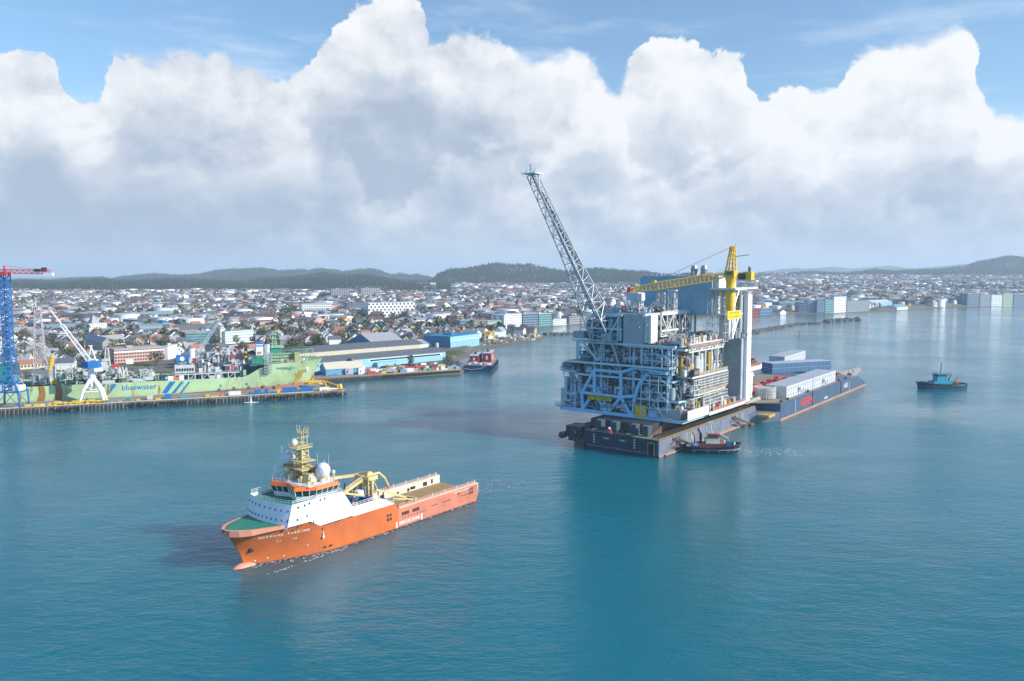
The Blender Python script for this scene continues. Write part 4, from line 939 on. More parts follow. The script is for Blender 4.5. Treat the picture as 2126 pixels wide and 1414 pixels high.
# cladding boxes
def cbox(x0, x1, y0, y1, z0, z1, m, nm='cladding', ribs=0):
    q = MB().box(x0, x1, y0, y1, z0, z1)
    if ribs:
        n = int((y1-y0)/ribs)
        for i in range(n+1): y = y0+(y1-y0)*i/n; q.box(x0-.08, x0, y-.1, y+.1, z0, z1)
        n = int((x1-x0)/ribs)
        for i in range(n+1): x = x0+(x1-x0)*i/n; q.box(x-.1, x+.1, y0-.08, y0, z0, z1)
    return q.build(nm, m, plat)
cbox(0, 8, 20.5, 31, 45.5, 61.3, CLAD, 'air_intake_house', 1.1)
cbox(0.5, 7.5, 18.2, 20.3, 48, 60.6, CREAM, 'intake_panel'); cbox(.2, 7, 16.6, 17.9, 47.8, 61, LW, 'white_post')
# big blue hall
cbox(40, 62, 4.2, 44, 59.6, 78.6, TEAL, 'blue_hall', 3.2)
cbox(42, 64, 1.6, 4.0, 60, 79.4, LW, 'white_end_wall', 2.2); cbox(40.6, 62, 4.6, 43.6, 78.62, 79.2, GREY, 'hall_roof')
q = MB()
for y in (18.4, 13.0): q.tube((50, y, 79), (50, y, 82.8), 1.3, 12, r2=1.9); q.tube((50, y, 82.8), (50, y, 84.6), 1.9, 12, r2=1.3)
q.each('exhaust_stack', STEEL, plat)
q = MB(); q.rail([(40.5, 4.5, 79.2), (40.5, 43, 79.2)], 1.2, 2.2, .09)
for i in range(9): x = 43+i*2.3; q.tube((x, 3, 79.2), (x, 3, 82.8), .13, 5)
for i in range(14): y = 6+i*2.6; q.tube((45, y, 79.2), (45, y, 80.2+rng.random()*1.6), .2, 5)
q.box(52, 60, 20, 26, 79.2, 81); q.build('roof_fittings', LGREY, plat, kind='stuff')
# scaffold lattice on the hall's front corner and the grey wall below
def lattice_panel(q, p, q_, z0, z1, nx, nz, r=.14, diag=True):
    p = Vector(p); q_ = Vector(q_)
    for i in range(nx+1): c = p.lerp(q_, i/nx); q.tube((c.x, c.y, z0), (c.x, c.y, z1), r, 4)
    for k in range(nz+1): z = z0+(z1-z0)*k/nz; q.tube((p.x, p.y, z), (q_.x, q_.y, z), r, 4)
    if diag:
        for k in range(nz):
            for i in range(nx):
                if (i+k) % 2: continue
                a = p.lerp(q_, i/nx); b = p.lerp(q_, (i+1)/nx); za = z0+(z1-z0)*k/nz; zb = z0+(z1-z0)*(k+1)/nz
                if k % 2: a, b = b, a
                q.tube((a.x, a.y, za), (b.x, b.y, zb), r*.8, 4)
q = MB(); lattice_panel(q, (39.2, 6, 0), (39.2, -2.2, 0), 47, 73, 3, 6, .22); lattice_panel(q, (39.2, -2.2, 0), (46, -2.2, 0), 47, 73, 2, 6, .22); q.build('stair_tower', PIPE, plat)
cbox(46.5, 57, -1.2, 3, 60.2, 72.2, LW, 'white_wall'); cbox(48, 57, -1.8, 3.5, 47.5, 60, LW, 'white_lower_wall')
kx = 37.0; ky = PF.onx(1517, 580, kx)[0]
deck(38, 80, -4, 4, 73.4, .8, LGREY, LW); deck(33, 41, ky-4, 2, 73.4, .7, LGREY, LW); deck(34, 41, ky+1, 0, 61, .6, GREY, LB); deck(44, 60, -4, 3, 60.6, .6, GREY, LB)
q = MB()
for a, b in (((47, -3.5, 61), (56, -3.5, 73)), ((58, -3.5, 48), (58, -3.5, 73)), ((47, -3.5, 48), (47, -3.5, 73)), ((57, -3.5, 60.5), (48, -3.5, 48))): q.tube(a, b, .35, 6)
q.build('brace', PIPE, plat)
# tall slabs
cbox(68, 77, .2, 9.2, 13.4, 46.4, BRNC, 'tower_slab', 1.6); cbox(67.8, 70.8, -.6, 0, 13.2, 46.6, LGREY, 'slab_trim', .6); cbox(71.2, 77, -2.3, -.1, 13, 69.6, WHITE, 'white_tower_side')
cbox(68.6, 77, .2, 4.6, 46.6, 69.4, CLAD, 'upper_slab'); cbox(68.4, 68.58, .3, 4.5, 63.5, 69.3, mat('tan_cladding', (.45, .30, .10), .6), 'tan_panel')

pc = bpy.data.objects.new('pedestal_crane', None); sc.collection.objects.link(pc); pc.parent = plat
kx = 37.0; ky = PF.onx(1517, 580, kx)[0]
def PK(px, py): return PF.onx(px, py, kx)
MB().tube((kx, ky, 64), (kx, ky, 76), 2.1, 18).tube((kx, ky, 60.4), (kx, ky, 64), 1.0, 18, r2=2.1).tube((kx, ky, 76), (kx, ky, 78.6), 2.1, 18, r2=2.7).build('pedestal', YEL, pc, smooth=False)
MB().box(kx-2.4, kx+2.6, ky-2.6, ky+2.4, 78.6, 82).build('cab', YEL, pc); MB().box(kx-2.46, kx-2.4, ky-1.8, ky+1.6, 79.6, 81.4).build('cab_window', GLASS, pc)
q = MB(); tp = (kx+.5, ky-.6, 93.6)
for dx, dy in ((-1.8, 1.8), (-1.8, -1.6), (2, 1.8), (2, -1.6)): q.tube((kx+dx, ky+dy, 82), (tp[0]+dx*.45, tp[1]+dy*.45, tp[2]), .42, 6)
for k in range(5):
    z = 83+k*2.2; f = 1-(z-82)/11.6*.55; q.box(kx-2*f, kx+2.2*f, ky-2*f-.8, ky+1.6*f-.4, z, z+.2); q.rail([(kx-2.6*f, ky-2.4*f, z), (kx+2.6*f, ky-2.8*f, z)], 1, 1.2, .08)
q.build('mast', YEL, pc)
q = MB(); q.tube((kx, ky-1, 88.5), (kx+2, ky-8, 89.4), .2, 5); q.tube((kx, ky-2, 93), (kx, ky-2, 95), .1, 4); q.build('jib_stub', STEEL, pc)
MB().box(kx+3, kx+7, ky-9, ky-5, 77.4, 81.4).build('counterweight', YEL, pc)
q = MB(); q.box(kx+2, kx+4, ky-6, ky-3, 77.6, 80.6); q.tube((kx+5, ky-7, 81.4), (kx+5, ky-7, 84), .3, 6); q.tube((kx+4, ky-8, 81.4), (kx+4, ky-8, 83.4), .3, 6); q.build('engine_pack', BLK, pc)
bs_ = Vector((kx-2, ky+2.6, 79.6)); xt = 14; tip = Vector((xt,)+PF.onx(1308, 603, xt)); md_ = bs_.lerp(tip, .74)
q = MB(); q.truss(bs_, bs_.lerp(tip, .12), 1.6, 1.6, 2, .2, w2=2.4, h2=3.4); q.truss(bs_.lerp(tip, .12), md_, 2.4, 3.4, 14, .22); q.truss(md_, tip, 2.4, 3.4, 6, .22, w2=1.2, h2=1.6); q.box(md_.x-1, md_.x+1, md_.y-1, md_.y+1, md_.z+1.7, md_.z+3); q.build('boom', YEL, pc)
MB().box(tip.x-1, tip.x+1, tip.y-.8, tip.y+1.2, tip.z-1.2, tip.z+1.5).build('boom_tip', mat('signal_red', (.75, .06, .03), .5), pc)
MB().box(tip.x-.8, tip.x+.8, tip.y-.4, tip.y+1.2, tip.z-4, tip.z-1.6).build('hook_block', mat('pale_pink', (.62, .42, .42), .5), pc)
MB().tube((kx-.5, ky+.4, 93), md_+Vector((0, 0, 2.5)), .07, 4).tube((kx-.5, ky-.6, 93), md_+Vector((0, -.8, 2.5)), .07, 4).tube(tip+Vector((0, .4, -1)), tip+Vector((0, .4, -2)), .2, 4).each('crane_wire', BLK, pc)
# upper deck lattice towers
q = MB(); q.truss((24, 17.5, 62), (24, 17.5, 72), 3.2, 3.2, 4, .2, up=(1,0,0)); q.truss((28, 26, 62), (28, 26, 71), 3.2, 3.2, 4, .2, up=(1,0,0)); q.tube((24, 17.5, 72), (24, 17.5, 76), .25, 6); q.box(22, 26, 15, 19.5, 72, 72.6); q.build('lattice_mast', LW, plat)
q = MB(); q.truss((6, 27, 62), (6, 27, 67.5), 4, 4, 3, .2, up=(1,0,0)); q.beam((6, 24, 62), (8, 19, 67), .5); q.beam((6, 21, 62), (8, 17, 68), .4); q.build('stand', LW, plat)
cbox(3, 9, 25, 31.5, 67.6, 71.4, LGREY, 'white_cabin'); cbox(2.6, 6, 23, 26, 67.8, 71, LW, 'bright_cabin')
# perimeter trusses on the near side
def side_truss(x0, x1, y, z0, z1, n, r=.28, m=LW, xb=True):
    q = MB(); q.beam((x0, y, z0), (x1, y, z0), r*2.4); q.beam((x0, y, z1), (x1, y, z1), r*3)
    for k in range(n+1):
        x = x0+(x1-x0)*k/n; q.beam((x, y, z0), (x, y, z1), r*1.6)
        if k < n:
            xa, xb_ = (x, x+(x1-x0)/n) if k % 2 else (x+(x1-x0)/n, x); q.beam((xa, y, z0), (xb_, y, z1), r*1.5)
    return q.build('side_truss', m, plat)
side_truss(9, 42, 16, 53.2, 61.2, 5, .38); side_truss(5, 44, -.5, 44.3, 47.8, 9, .26); side_truss(9, 42, 16, 50.5, 53.0, 8, .2)
q = MB(); lattice_panel(q, (14, -2.2, 0), (47, -2.2, 0), 25.5, 32.2, 22, 5, .17, False); lattice_panel(q, (8, -2, 0), (14, -2.2, 0), 24, 31, 3, 3, .22); q.build('lattice_wall', LW, plat)
q = MB(); lattice_panel(q, (18, -2.2, 0), (46.5, -2.2, 0), 18, 23, 16, 3, .17, False); q.build('lattice_wall', LW, plat)
def rows(x0, x1, y, z, m, step=1.5, h=1.3):
    q = MB(); n = int((x1-x0)/step)
    for i in range(n): x = x0+i*step; q.box(x, x+step*.62, y-.1, y, z+.15, z+h)
    q.rail([(x0, y, z), (x1, y, z)], h+.15, step, .06); return q.build('parapet', m, plat)
PKR = mat('primer_pink', (.50, .27, .22), .6, dirt=.3); TNR = mat('tan_scaffold', (.50, .40, .26), .7, dirt=.3)
rows(5, 46, -1.2, 46.2, PKR); rows(10, 46, -2.4, 33.0, TNR); rows(14, 46, -2.4, 24.3, TNR, 1.8); rows(26, 68, -3.6, 14.4, PKR, 1.8); rows(10, 44, 15.5, 61.6, LW, 2.2, 1.0)
# lower near corner: wind wall and white girder
cbox(-1.4, -.9, 0, 14, 14, 18.2, CLAD, 'wind_wall'); cbox(-1.3, 22, -3.4, -3.0, 13.6, 18.0, LW, 'white_parapet'); cbox(22.2, 68, -3.5, -3.0, 12.8, 14.4, LW, 'white_girder')
cbox(-2.4, 3.6, 17.2, 23.0, 12.9, 18.5, YEL, 'yellow_tank') ; cbox(-2.2, 0, 11.8, 16.2, 13, 16.8, mat('pale_blue_box', (.42, .56, .68), .5), 'pale_blue_box')
cbox(6, 12, -2.6, -1.4, 33.2, 36.4, mat('navy_box', (.03, .05, .12), .5), 'control_cabin'); cbox(6.8, 11.2, -2.7, -2.6, 33.8, 35.6, mat('brown_panel', (.30, .18, .06), .5), 'panel')
# stair tower of scaffolding in front
q = MB()
for y0, y1, x in ((6.5, 20, -2.4),): lattice_panel(q, (x, y0, 0), (x, y1, 0), 14, 33, 3, 5, .2)
lattice_panel(q, (-2.4, 6.5, 0), (1.5, 6.5, 0), 14, 33, 2, 5, .2); q.stair((-2.2, 8, 14), (-2.2, 14, 20)); q.stair((-2.2, 14, 20), (-2.2, 8, 26)); q.build('scaffold_tower', LB, plat)
q = MB(); lattice_panel(q, (-1.8, 4.5, 0), (-1.8, 20, 0), 34, 46, 3, 4, .22); lattice_panel(q, (-1.8, 4.5, 0), (3, 4.5, 0), 34, 46, 1, 4, .2); q.build('scaffold_tower', LB, plat)
q = MB(); lattice_panel(q, (-.6, 34, 0), (-.6, 55, 0), 48, 60, 3, 2, .3, False); q.beam((-.6, 31.5, 60.6), (-.6, 47, 60.6), .9); q.beam((-.6, 31.5, 53.8), (-.6, 50, 53.8), .7); q.beam((-.6, 33, 60), (-.6, 40, 48), .6); q.build('upper_frame', LB, plat)
cbox(-1, 4, 53, 59, 48.5, 52, GREY, 'end_cabin')
q = MB(); q.tube((0, 57, 38), (0, 57, 47.6), .9, 8); q.beam((0, 53, 47.5), (0, 60, 47.5), .8); q.tube((0, 54, 46.6), (0, 45, 37.8), .6, 8); q.build('corner_post', LB, plat)
# projecting stages at the far side (left edge of the view)
for z, y1, x1 in ((32.4, 67, 10), (13.8, 70, 8)):
    q = MB(); q.prism([(-1.5, 58), (6, 58), (x1, y1-3), (-1, y1)], z-.7, z); q.rail([(-1.4, 58.5, z), (-1, y1, z), (x1, y1-3, z)], 1.3, 1.8, .09); q.build('side_stage', LB, plat)
# clutter: vessels, pipe runs, cable trays, ladders between the decks
def clutter(x0, x1, y0, y1, z0, z1, n, seed, pal, big=1.0, name='process_equipment'):
    r = random.Random(seed); q = MB(); h = z1-z0
    for i in range(n):
        k = r.random(); x = x0+r.random()*(x1-x0); y = y0+r.random()*(y1-y0); mi = r.randrange(len(pal))
        if k < .20: a = (.8+r.random()*2.2)*big; b = (.8+r.random()*2.6)*big; hh = min(h*.9, (1+r.random()*3)*big); q.box(x, min(x+a, x1), y, min(y+b, y1), z0, z0+hh, mi)
        elif k < .34: rr = (.4+r.random()*.8)*big; q.tube((x, y, z0+.2), (x, y, z0+h*(.4+.5*r.random())), rr, 9, mi=mi)
        elif k < .44: rr = (.5+r.random()*.8)*big; L = 2+r.random()*4; z = z0+rr+.4+r.random()*h*.3; q.tube((x, y, z), (x, min(y+L, y1), z), rr, 9, mi=mi)
        elif k < .80:
            rr = .10+r.random()*.22; z = z0+r.random()*h; L = 3+r.random()*9; p = Vector((x, y, z)); pts = [p]
            for s_ in range(r.randrange(2, 5)):
                ax = r.randrange(3); d = Vector((0, 0, 0)); d[ax] = (r.random()-.5)*L*(1 if ax < 2 else .6); p = p+d
                p = Vector((min(max(p.x, x0), x1), min(max(p.y, y0), y1), min(max(p.z, z0), z1))); pts.append(p)
            q.path(pts, rr, 5, mi)
        elif k < .90: q.beam((x, y, z0), (x, y, z1), .3, mi)
        else: z = z0+r.random()*h; L = 3+r.random()*8; q.box(x, x+.5, y, min(y+L, y1), z, z+.25, mi)
    return q.build(name, pal, plat, kind='stuff')
DKG = mat('dark_green_equipment', (.05, .10, .10), .6); RD = mat('equipment_red', (.45, .06, .05), .5); YW = mat('equipment_yellow', (.55, .38, .04), .5)
PB = [LB, PIPE, SHAD, mat('pipe_blue', (.16, .33, .42), .45), DKG, LB, PIPE, SHAD]
PW = [LW, PIPE, SHAD, LGREY, LW, BLK, LW, RD, YW, CLAD]
# front strip (seen from the camera's left) and side strip
for z0, z1, y0, y1, n in ((14, 21, 6, 65, 260), (22, 30.6, 3, 61, 260), (31.4, 36.6, 6, 62, 190), (37.8, 46.4, 6, 56, 260), (48, 60.6, 32, 52, 190)):
    clutter(.4, 7, y0, y1, z0, z1, n, int(z0), PB)
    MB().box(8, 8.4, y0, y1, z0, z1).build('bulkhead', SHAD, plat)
for z0, z1, x0, x1, n, y in ((14.2, 22, 2, 46, 150, -2), (24.6, 31.8, 8, 46, 110, -1), (33.2, 44.6, 2, 46, 240, 0), (46.4, 52, 2, 46, 140, 2)):
    clutter(x0, x1, y, y+5, z0, z1, n, int(z0)+100, PW)
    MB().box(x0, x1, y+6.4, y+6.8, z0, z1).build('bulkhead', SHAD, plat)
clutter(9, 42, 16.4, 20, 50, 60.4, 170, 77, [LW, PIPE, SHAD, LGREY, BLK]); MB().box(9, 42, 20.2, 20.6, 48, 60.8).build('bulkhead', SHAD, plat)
clutter(2, 60, 6, 18, 46.6, 49.5, 160, 88, [LW, LGREY, RD, PKR, SHAD, TEAL, PKR]); clutter(4, 40, 20, 46, 61.8, 64.5, 150, 89, [LGREY, GREY, RD, LW, TEAL, PKR]); clutter(48, 70, -3.5, 3, 47.6, 52, 70, 90, [LW, SHAD, GREY])
clutter(2, 66, -2.8, 4, 13.8, 17.2, 120, 91, [BLUE, ORNG2, YEL, LW, GREY, TAN, RED, LGREY]); clutter(-1.4, 4, 57, 65, 14, 31, 150, 92, PB); clutter(-1.5, 6, 59, 66, 32.4, 36, 60, 93, PB); clutter(-1.4, .3, 8, 62, 13.8, 20, 70, 94, PB)
q = MB()
for i in range(6): x = 14+i*3.2; q.box(x, x+2, 3, 5, 46.6, 50+(i % 2)*.6)
q.each('white_cabinet', LW, plat)
q = MB(); 
for i in range(5): x = 9+i*7.2; q.tube((x, -.2, 33), (x, -.2, 44.5), .65, 8)
q.each('side_column', LW, plat)
lt = MB()
r = random.Random(5)
for i in range(34):
    lt.ball((-1.6, 6+r.random()*56, 15+r.random()*44), .28, 6, 5)
lt.each('flood_lamp', WHITE, plat)
# ------------------------------------------------------------------ quay, ship at the quay, cranes
FQ0 = Frame(-292.2, 449.5, math.atan2(.375, .927))     # x along the quay to the right, y inland
CONC = mat('quay_concrete', (.27, .25, .21), .9, dirt=.5, scale=.25)
QDK = mat('quay_deck', (.30, .27, .22), .9, dirt=.5, scale=.12)
ROCK = mat('rock', (.16, .145, .12), .9, dirt=.6, scale=.3)
qy = thing('quay', 'long narrow concrete quay in front of the green production ship', 'quay', (*FQ0.o, 0), FQ0.a)
q = MB(); q.box(-120, 176, .6, 23, -4, 3.2); q.prism([(176, .6), (194, .9), (197, 8), (182, 40), (160, 46), (160, 41), (174, 36), (182, 23), (176, 23)], -4, 3.2); q.build('pier_body', CONC, qy)
q = MB(); q.box(-120, 176, .2, 23.2, 3.2, 3.6); q.prism([(176.02, .4), (194.4, .7), (197.4, 8), (182.4, 40.4), (160, 46.4), (160, 41), (174, 35), (182, 23.2), (176.02, 23.2)], 3.2, 3.62); q.build('deck_slab', QDK, qy)
q = MB(); r = random.Random(9)
for i in range(150): x = -118+i*2.1; q.box(x, x+.5+r.random()*.5, -.1-r.random()*.3, .3, -2+r.random()*1.5, 3.1-r.random()*.5)
q.build('timber_piles', mat('dark_timber', (.06, .045, .035)), qy, kind='stuff')
q = MB()
for i in range(85):
    x = [33, 34, 30, 70, 75, 84, 92, 110, 150, 160, 175, 186, 190][i % 13]+r.random()*11-4; q.tube((x, -.3, .4+r.random()*2.2), (x, .2, .5+r.random()*2), .75, 8)
q.each('tyre_fender', RUBBER, qy)
q = MB()
q.box(-110, 175, .5, .75, 3.61, 3.9); q.box(8, 34, 1.2, 1.5, 3.61, 3.72); q.box(96, 130, 1.2, 1.5, 3.61, 3.75); q.build('kerb', CREAM, qy)
def clutterbox(fr, name, cat, label, x, y, z, l, w, h, m, group=None, kind='crate'):
    p = fr.w(x, y); t = thing(name, label, cat, (p[0], p[1], z), fr.a+random.uniform(-.06, .06), group)
    b_ = MB(); b_.box(0, l, 0, w, .1, h); b_.box(-.05, l+.05, -.05, w+.05, h*.94, h*.98)
    n = max(2, int(l/.8))
    for i in range(n): b_.box(l*i/n, l*i/n+.12, -.06, w+.06, .1, h)
    b_.build('body', m, t); MB().box(.1, .4, 0, w, 0, .12).box(l-.4, l-.1, 0, w, 0, .12).build('skid', BLK, t); return t
LITEB = mat('light_blue_paint', (.12, .33, .52), .5); YB = mat('buoy_yellow', (.75, .48, .03), .5); TEALP = mat('teal_paint', (.03, .27, .32), .5)
QS = [(12, 3, 4, 2, 1.6, YB, 'yellow'), (17, 2, 4.5, 2, 1.7, YB, 'yellow'), (24, 3, 4, 2, 1.5, YB, 'yellow'), (-12, 3, 4, 2, 1.5, YB, 'yellow'), (-6, 3, 5, 2, 1.4, YB, 'yellow'), (29.4, 4, 3.4, 2, 1.4, TEALP, 'teal'),
 (20.5, 3, 2.2, 2, 1.2, CREAM, 'cream'), (55, 3, 3.4, 2.4, 1.5, TEALP, 'teal'), (62, 2, 2.4, 2, 1.2, GREY, 'grey'), (66, 3, 3.2, 2.4, 1.9, TEALP, 'teal'), (72, 3, 2.2, 2.2, 1.3, YB, 'yellow'), (78, 5, 3.6, 3, 3.6, CREAM, 'cream'),
 (83, 2, 3.4, 2.2, 1.5, YB, 'yellow'), (88, 4, 5, 3, 3.4, BLUE, 'blue'), (97, 4, 7, 2.6, 1.6, LITEB, 'light blue'), (112, 3, 3, 2, 1.9, YB, 'yellow'), (115, 2, 6, 2, 1.0, YB, 'yellow'), (121, 2.4, 2.4, 2, 1.8, ORNG2, 'orange'),
 (126, 4, 9, 3, 3.0, WHITE, 'white'), (138, 2, 3.2, 2, 2, BLUE, 'blue'), (142, 3, 5, 2.6, 3.2, BLUE, 'blue'), (148, 4, 3.2, 2, 3.6, BLUE, 'blue'), (153, 3, 2, 2, 1.2, BLUE, 'blue'), (156, 4, 2.6, 2.2, 3.0, YB, 'yellow'),
 (160, 5, 11, 3.4, 3.6, BLUE, 'blue'), (171.6, 5, 9.5, 3.4, 3.6, BLUE, 'blue'), (183.5, 3, 8, 3, 2.8, WHITE, 'white'), (186, 2, 3.2, 1.6, 1.1, YB, 'yellow')]
NEARQ = ['near the left end of the quay', 'beside the white portal crane', 'below the ship lettering', 'below the blue hull stripes', 'below the stack and the funnel', 'near the yellow pier end']
for i, (x, y, l, w_, h, m, cn) in enumerate(QS):
    x = x*.98; near = NEARQ[0] if x < 28 else NEARQ[1] if x < 60 else NEARQ[2] if x < 80 else NEARQ[3] if x < 105 else NEARQ[4] if x < 158 else NEARQ[5]
    sz = 'low' if h < 1.8 else 'tall'; wd = 'long' if l > 6 else 'short'
    clutterbox(FQ0, 'cargo_box', 'cargo box', '%s %s %s cargo box number %s on the quay %s' % (wd, sz, cn, '', near) if 0 else '%s %s %s cargo box on the quay, %s' % (wd, sz, cn, near), x, y, 3.62, l*.8, w_, h*.8, m, 'cargo boxes along the quay')
# yellow steelwork under the portal crane and at the pier end
def steelpile(fr, name, label, cx, cy, z, n, sx, sy, m, seed, hmax=1.6):
    r = random.Random(seed); t = thing(name, label, 'steelwork', (*fr.w(cx, cy), z), fr.a); a = MB(); b_ = MB()
    for i in range(n):
        x = (r.random()-.5)*sx; y = (r.random()-.5)*sy; L = 2+r.random()*4; h = .3+r.random()*hmax
        a.tube((x, y, h), (x+L, y, h), .35, 6)
        if i % 2: b_.box(x, x+.8+r.random(), y, y+.8, 0, h+.3)
    a.build('pipes', m, t); b_.build('supports', m, t)
steelpile(FQ0, 'yellow_steelwork', 'yellow steel frames heaped under the white portal crane', 39, 3.4, 3.62, 34, 26, 4, YB, 1)
steelpile(FQ0, 'yellow_steelwork', 'yellow steel frames lying at the far corner of the pier end', 178, 39, 3.62, 16, 14, 8, YB, 2)
steelpile(FQ0, 'white_pipes', 'white pipe lengths lying by the yellow ramp at the pier end', 186, 6, 3.62, 8, 8, 4, WHITE, 3, .6)
yr = thing('yellow_gantry', 'yellow steel ramp frame at the right end of the pier', 'gantry', (*FQ0.w(186, 12), 3.62), FQ0.a)
MB().beam((0, 0, .8), (2, 26, 1.6), 1.0).beam((9, -4, .8), (3, 26, 1.6), 1.0).build('side_beam', YB, yr)
q = MB(); 
for k in range(8): t = k/8; q.beam((2*t, 26*t, .8), (9-6*t, -4+30*t, .8), .35)
q.build('cross_beams', OCHRE, yr); MB().tube((8, -7, 0), (8, -5, 3), 1.2, 8).tube((6, -6, 0), (6, -6, 3.4), .5, 8).build('winch', YB, yr)
# white water jet off the quay edge
wj = thing('water_jet', 'white water jet falling beside the quay with a ring of foam', 'water jet', (*FQ0.w(136, -6), 0), 0)
q = MB()
for k in range(7): q.tube((0, 0, k*.6), (.1, 0, k*.6+.7), .75-.09*k, 7, r2=.68-.09*k)
q.build('spray', FOAMM, wj); 
q = MB(); rg = [[(math.cos(a)*R_*(1+.2*math.sin(3*a)), math.sin(a)*R_*.5, z) for a in [i*math.pi/12 for i in range(24)]] for R_, z in ((4.6, .02), (3, .1), (1.0, .3))]; q.loft(rg); q.build('foam_ring', MATS['white_foam'], wj)
# ---------------- green production ship
FS = Frame(*FQ0.w(0, 26), FQ0.a)
HG = mat('mint_hull_paint', (.45, .62, .33), .45, dirt=.35, rust=.95, scale=.06)
HR = mat('faded_red_bottom', (.34, .15, .12), .65, dirt=.4)
fpso = thing('production_ship', 'very long mint green oil production ship with rust streaks moored behind the quay', 'ship', (*FS.o, 0), FS.a)
def zb(x): return float(np.interp(x, [-80, 40, 85, 135, 183], [2.6, 2.9, 3.4, 4.9, 6.0]))
def zt(x): return float(np.interp(x, [-80, 133, 137, 143, 150, 189], [12.3, 12.3, 13.6, 17.2, 20.2, 21.6]))
hs = [-90, -60, -30, 0, 30, 60, 90, 110, 125, 133, 137, 143, 150, 158, 165, 170, 175, 179, 182.5, 185, 186.6]
def hbt(x, lv):       # half breadth; lv 0 keel .. 1 deck
    tip = 180.5+8.2*lv; full = 138+26*lv
    if x <= full: return 21
    if x >= tip: return .12
    t = (x-full)/(tip-full); return 21*(1-t**2.0)**.75
g_ = MB(); rd_ = MB()
for sg in (-1, 1):
    ring = []; rr2 = []
    for i, x in enumerate(hs):
        col_ = []; cr2 = []
        for f in (0, .35, .7, 1):
            tip = 180.5+8.2*f; xx = x if x < 133 else 133+(x-133)*(tip-133)/(186.6-133)
            z = zb(x)+(zt(x)-zb(x))*f; col_.append((xx, 21+sg*hbt(xx, f), z))
        ring.append(col_)
        xx = x if x < 133 else 133+(x-133)*(180.5-133)/(186.6-133)
        for z in (-3, 0, zb(x)): cr2.append((xx, 21+sg*hbt(xx, 0), z))
        rr2.append(cr2)
    g_.loft(ring, closed=False, caps=False); rd_.loft(rr2, closed=False, caps=False)
g_.build('hull', HG, fpso, smooth=False); rd_.build('hull_bottom', HR, fpso)
q = MB(); q.ball((183, 21, 1.8), 3.4, 14, 8); q.v = [(183+(x-183)*1.8, y, z) for x, y, z in q.v]; q.build('bulbous_bow', mat('pink_bottom_paint', (.50, .25, .21), .6, dirt=.3), fpso, smooth=True)
GD_ = mat('green_deck', (.07, .22, .13), .7, dirt=.4); GL = mat('pale_green_steel', (.36, .55, .34), .5, dirt=.3, rust=.3); GDK = mat('dark_green_steel', (.03, .24, .16), .5, dirt=.2)
MB().box(-90, 136, .3, 41.7, 10.6, 11.2).build('main_deck', GD_, fpso)
q = MB(); q.prism([(138, .6), (166, .8), (176, 5), (184, 14), (187, 21), (184, 28), (176, 37), (166, 41.2), (138, 41.4)], 19.3, 19.7); q.build('forecastle_deck', GD_, fpso)
def XP(px, py, y=0): return FS.ony(px, py, y)
SB = mat('stripe_blue', (.015, .17, .42), .5, dirt=.05)
def z2b(X, Y): return (180+X*.1317, 700+Y*.1317)
def para(pts, m, nm='hull_stripe'):
    q = MB(); p = [XP(*z2b(*a)) for a in pts]; q.prism_y([(x, max(z, zb(x)+.06)) for x, z in p], -.07, -.005); return q.build(nm, m, fpso)
for tp_, bt_ in (((1310, 1405), (1185, 1265)), ((1490, 1535), (1335, 1390)), ((1605, 1640), (1465, 1500)), ((385, 475), (357, 370)), ((250, 305), (190, 215)), ((140, 170), (150, 155))):
    Y0 = 700 if tp_[0] > 1000 else 742; Y1 = 885 if tp_[0] > 1000 else (880 if tp_[0] == 385 else 870 if tp_[0] == 250 else 790)
    para([(tp_[0], Y0), (tp_[1], Y0), (bt_[1], Y1), (bt_[0], Y1)], SB)
a_ = XP(289, 804); text('lettering', 'bluewater', 4.9, SB, fpso, (a_[0], -.06, a_[1]), (R(90), 0, 0), .02, 1.02, .05)
a_ = XP(594, 764.5); text('lettering', 'HAEWENE BRIM', 1.75, mat('teal_letter', (.02, .22, .30), .5), fpso, (a_[0]-.4, .2 if 0 else -.08, a_[1]), (R(90), 0, 0), .02, .95, .03)
RUST = mat('rust_stain', (.34, .16, .03), .8, dirt=.5, scale=.6); RUSTY = mat('ochre_stain', (.45, .33, .06), .8, dirt=.4, scale=.5)
for pts, m in (((( -90+180, 742), (130, 742), (126, 850), (100, 850)), RUST), (((330, 745), (357, 745), (357, 900), (310, 910)), RUST)): para(pts, m, 'rust_stain')
for px0, px1, w_ in ((110, 128, 6), (75, 92, 5), (78, 80, 3)):
    p0 = XP(px0, 806); p1 = XP(px1, 806); MB().prism_y([(p0[0]+1, 12.2), (p1[0], 12.2), (p1[0]+.6, 7), (p1[0]-.4, 3.2), (p0[0], 3.2), (p0[0]+1.4, 8)], -.05, -.004).build('rust_stain', RUST, fpso)
p0 = XP(600, 800); q = MB()
def bowside(px, py):
    """a point on the near bow shell seen at this photo position"""
    for yy in np.linspace(-.2, 20, 200):
        x, z = XP(px, py, yy); lv = min(max((z-zb(x))/(zt(x)-zb(x)), 0), 1)
        if 21-hbt(x, lv) <= yy: return Vector((x, yy-.25, z))
    return Vector((x, yy, z))
pp = [bowside(*a) for a in ((632, 768), (622, 768), (612, 788), (607, 799), (616, 799), (626, 782))]
q.add([tuple(p) for p in pp], [tuple(range(6))]); q.build('rust_stain', RUSTY, fpso)
pp = [bowside(*a) for a in ((652, 773), (649, 785), (645, 796), (650, 796), (653, 785))]; MB().add([tuple(p) for p in pp], [tuple(range(5))]).build('rust_stain', RUSTY, fpso)
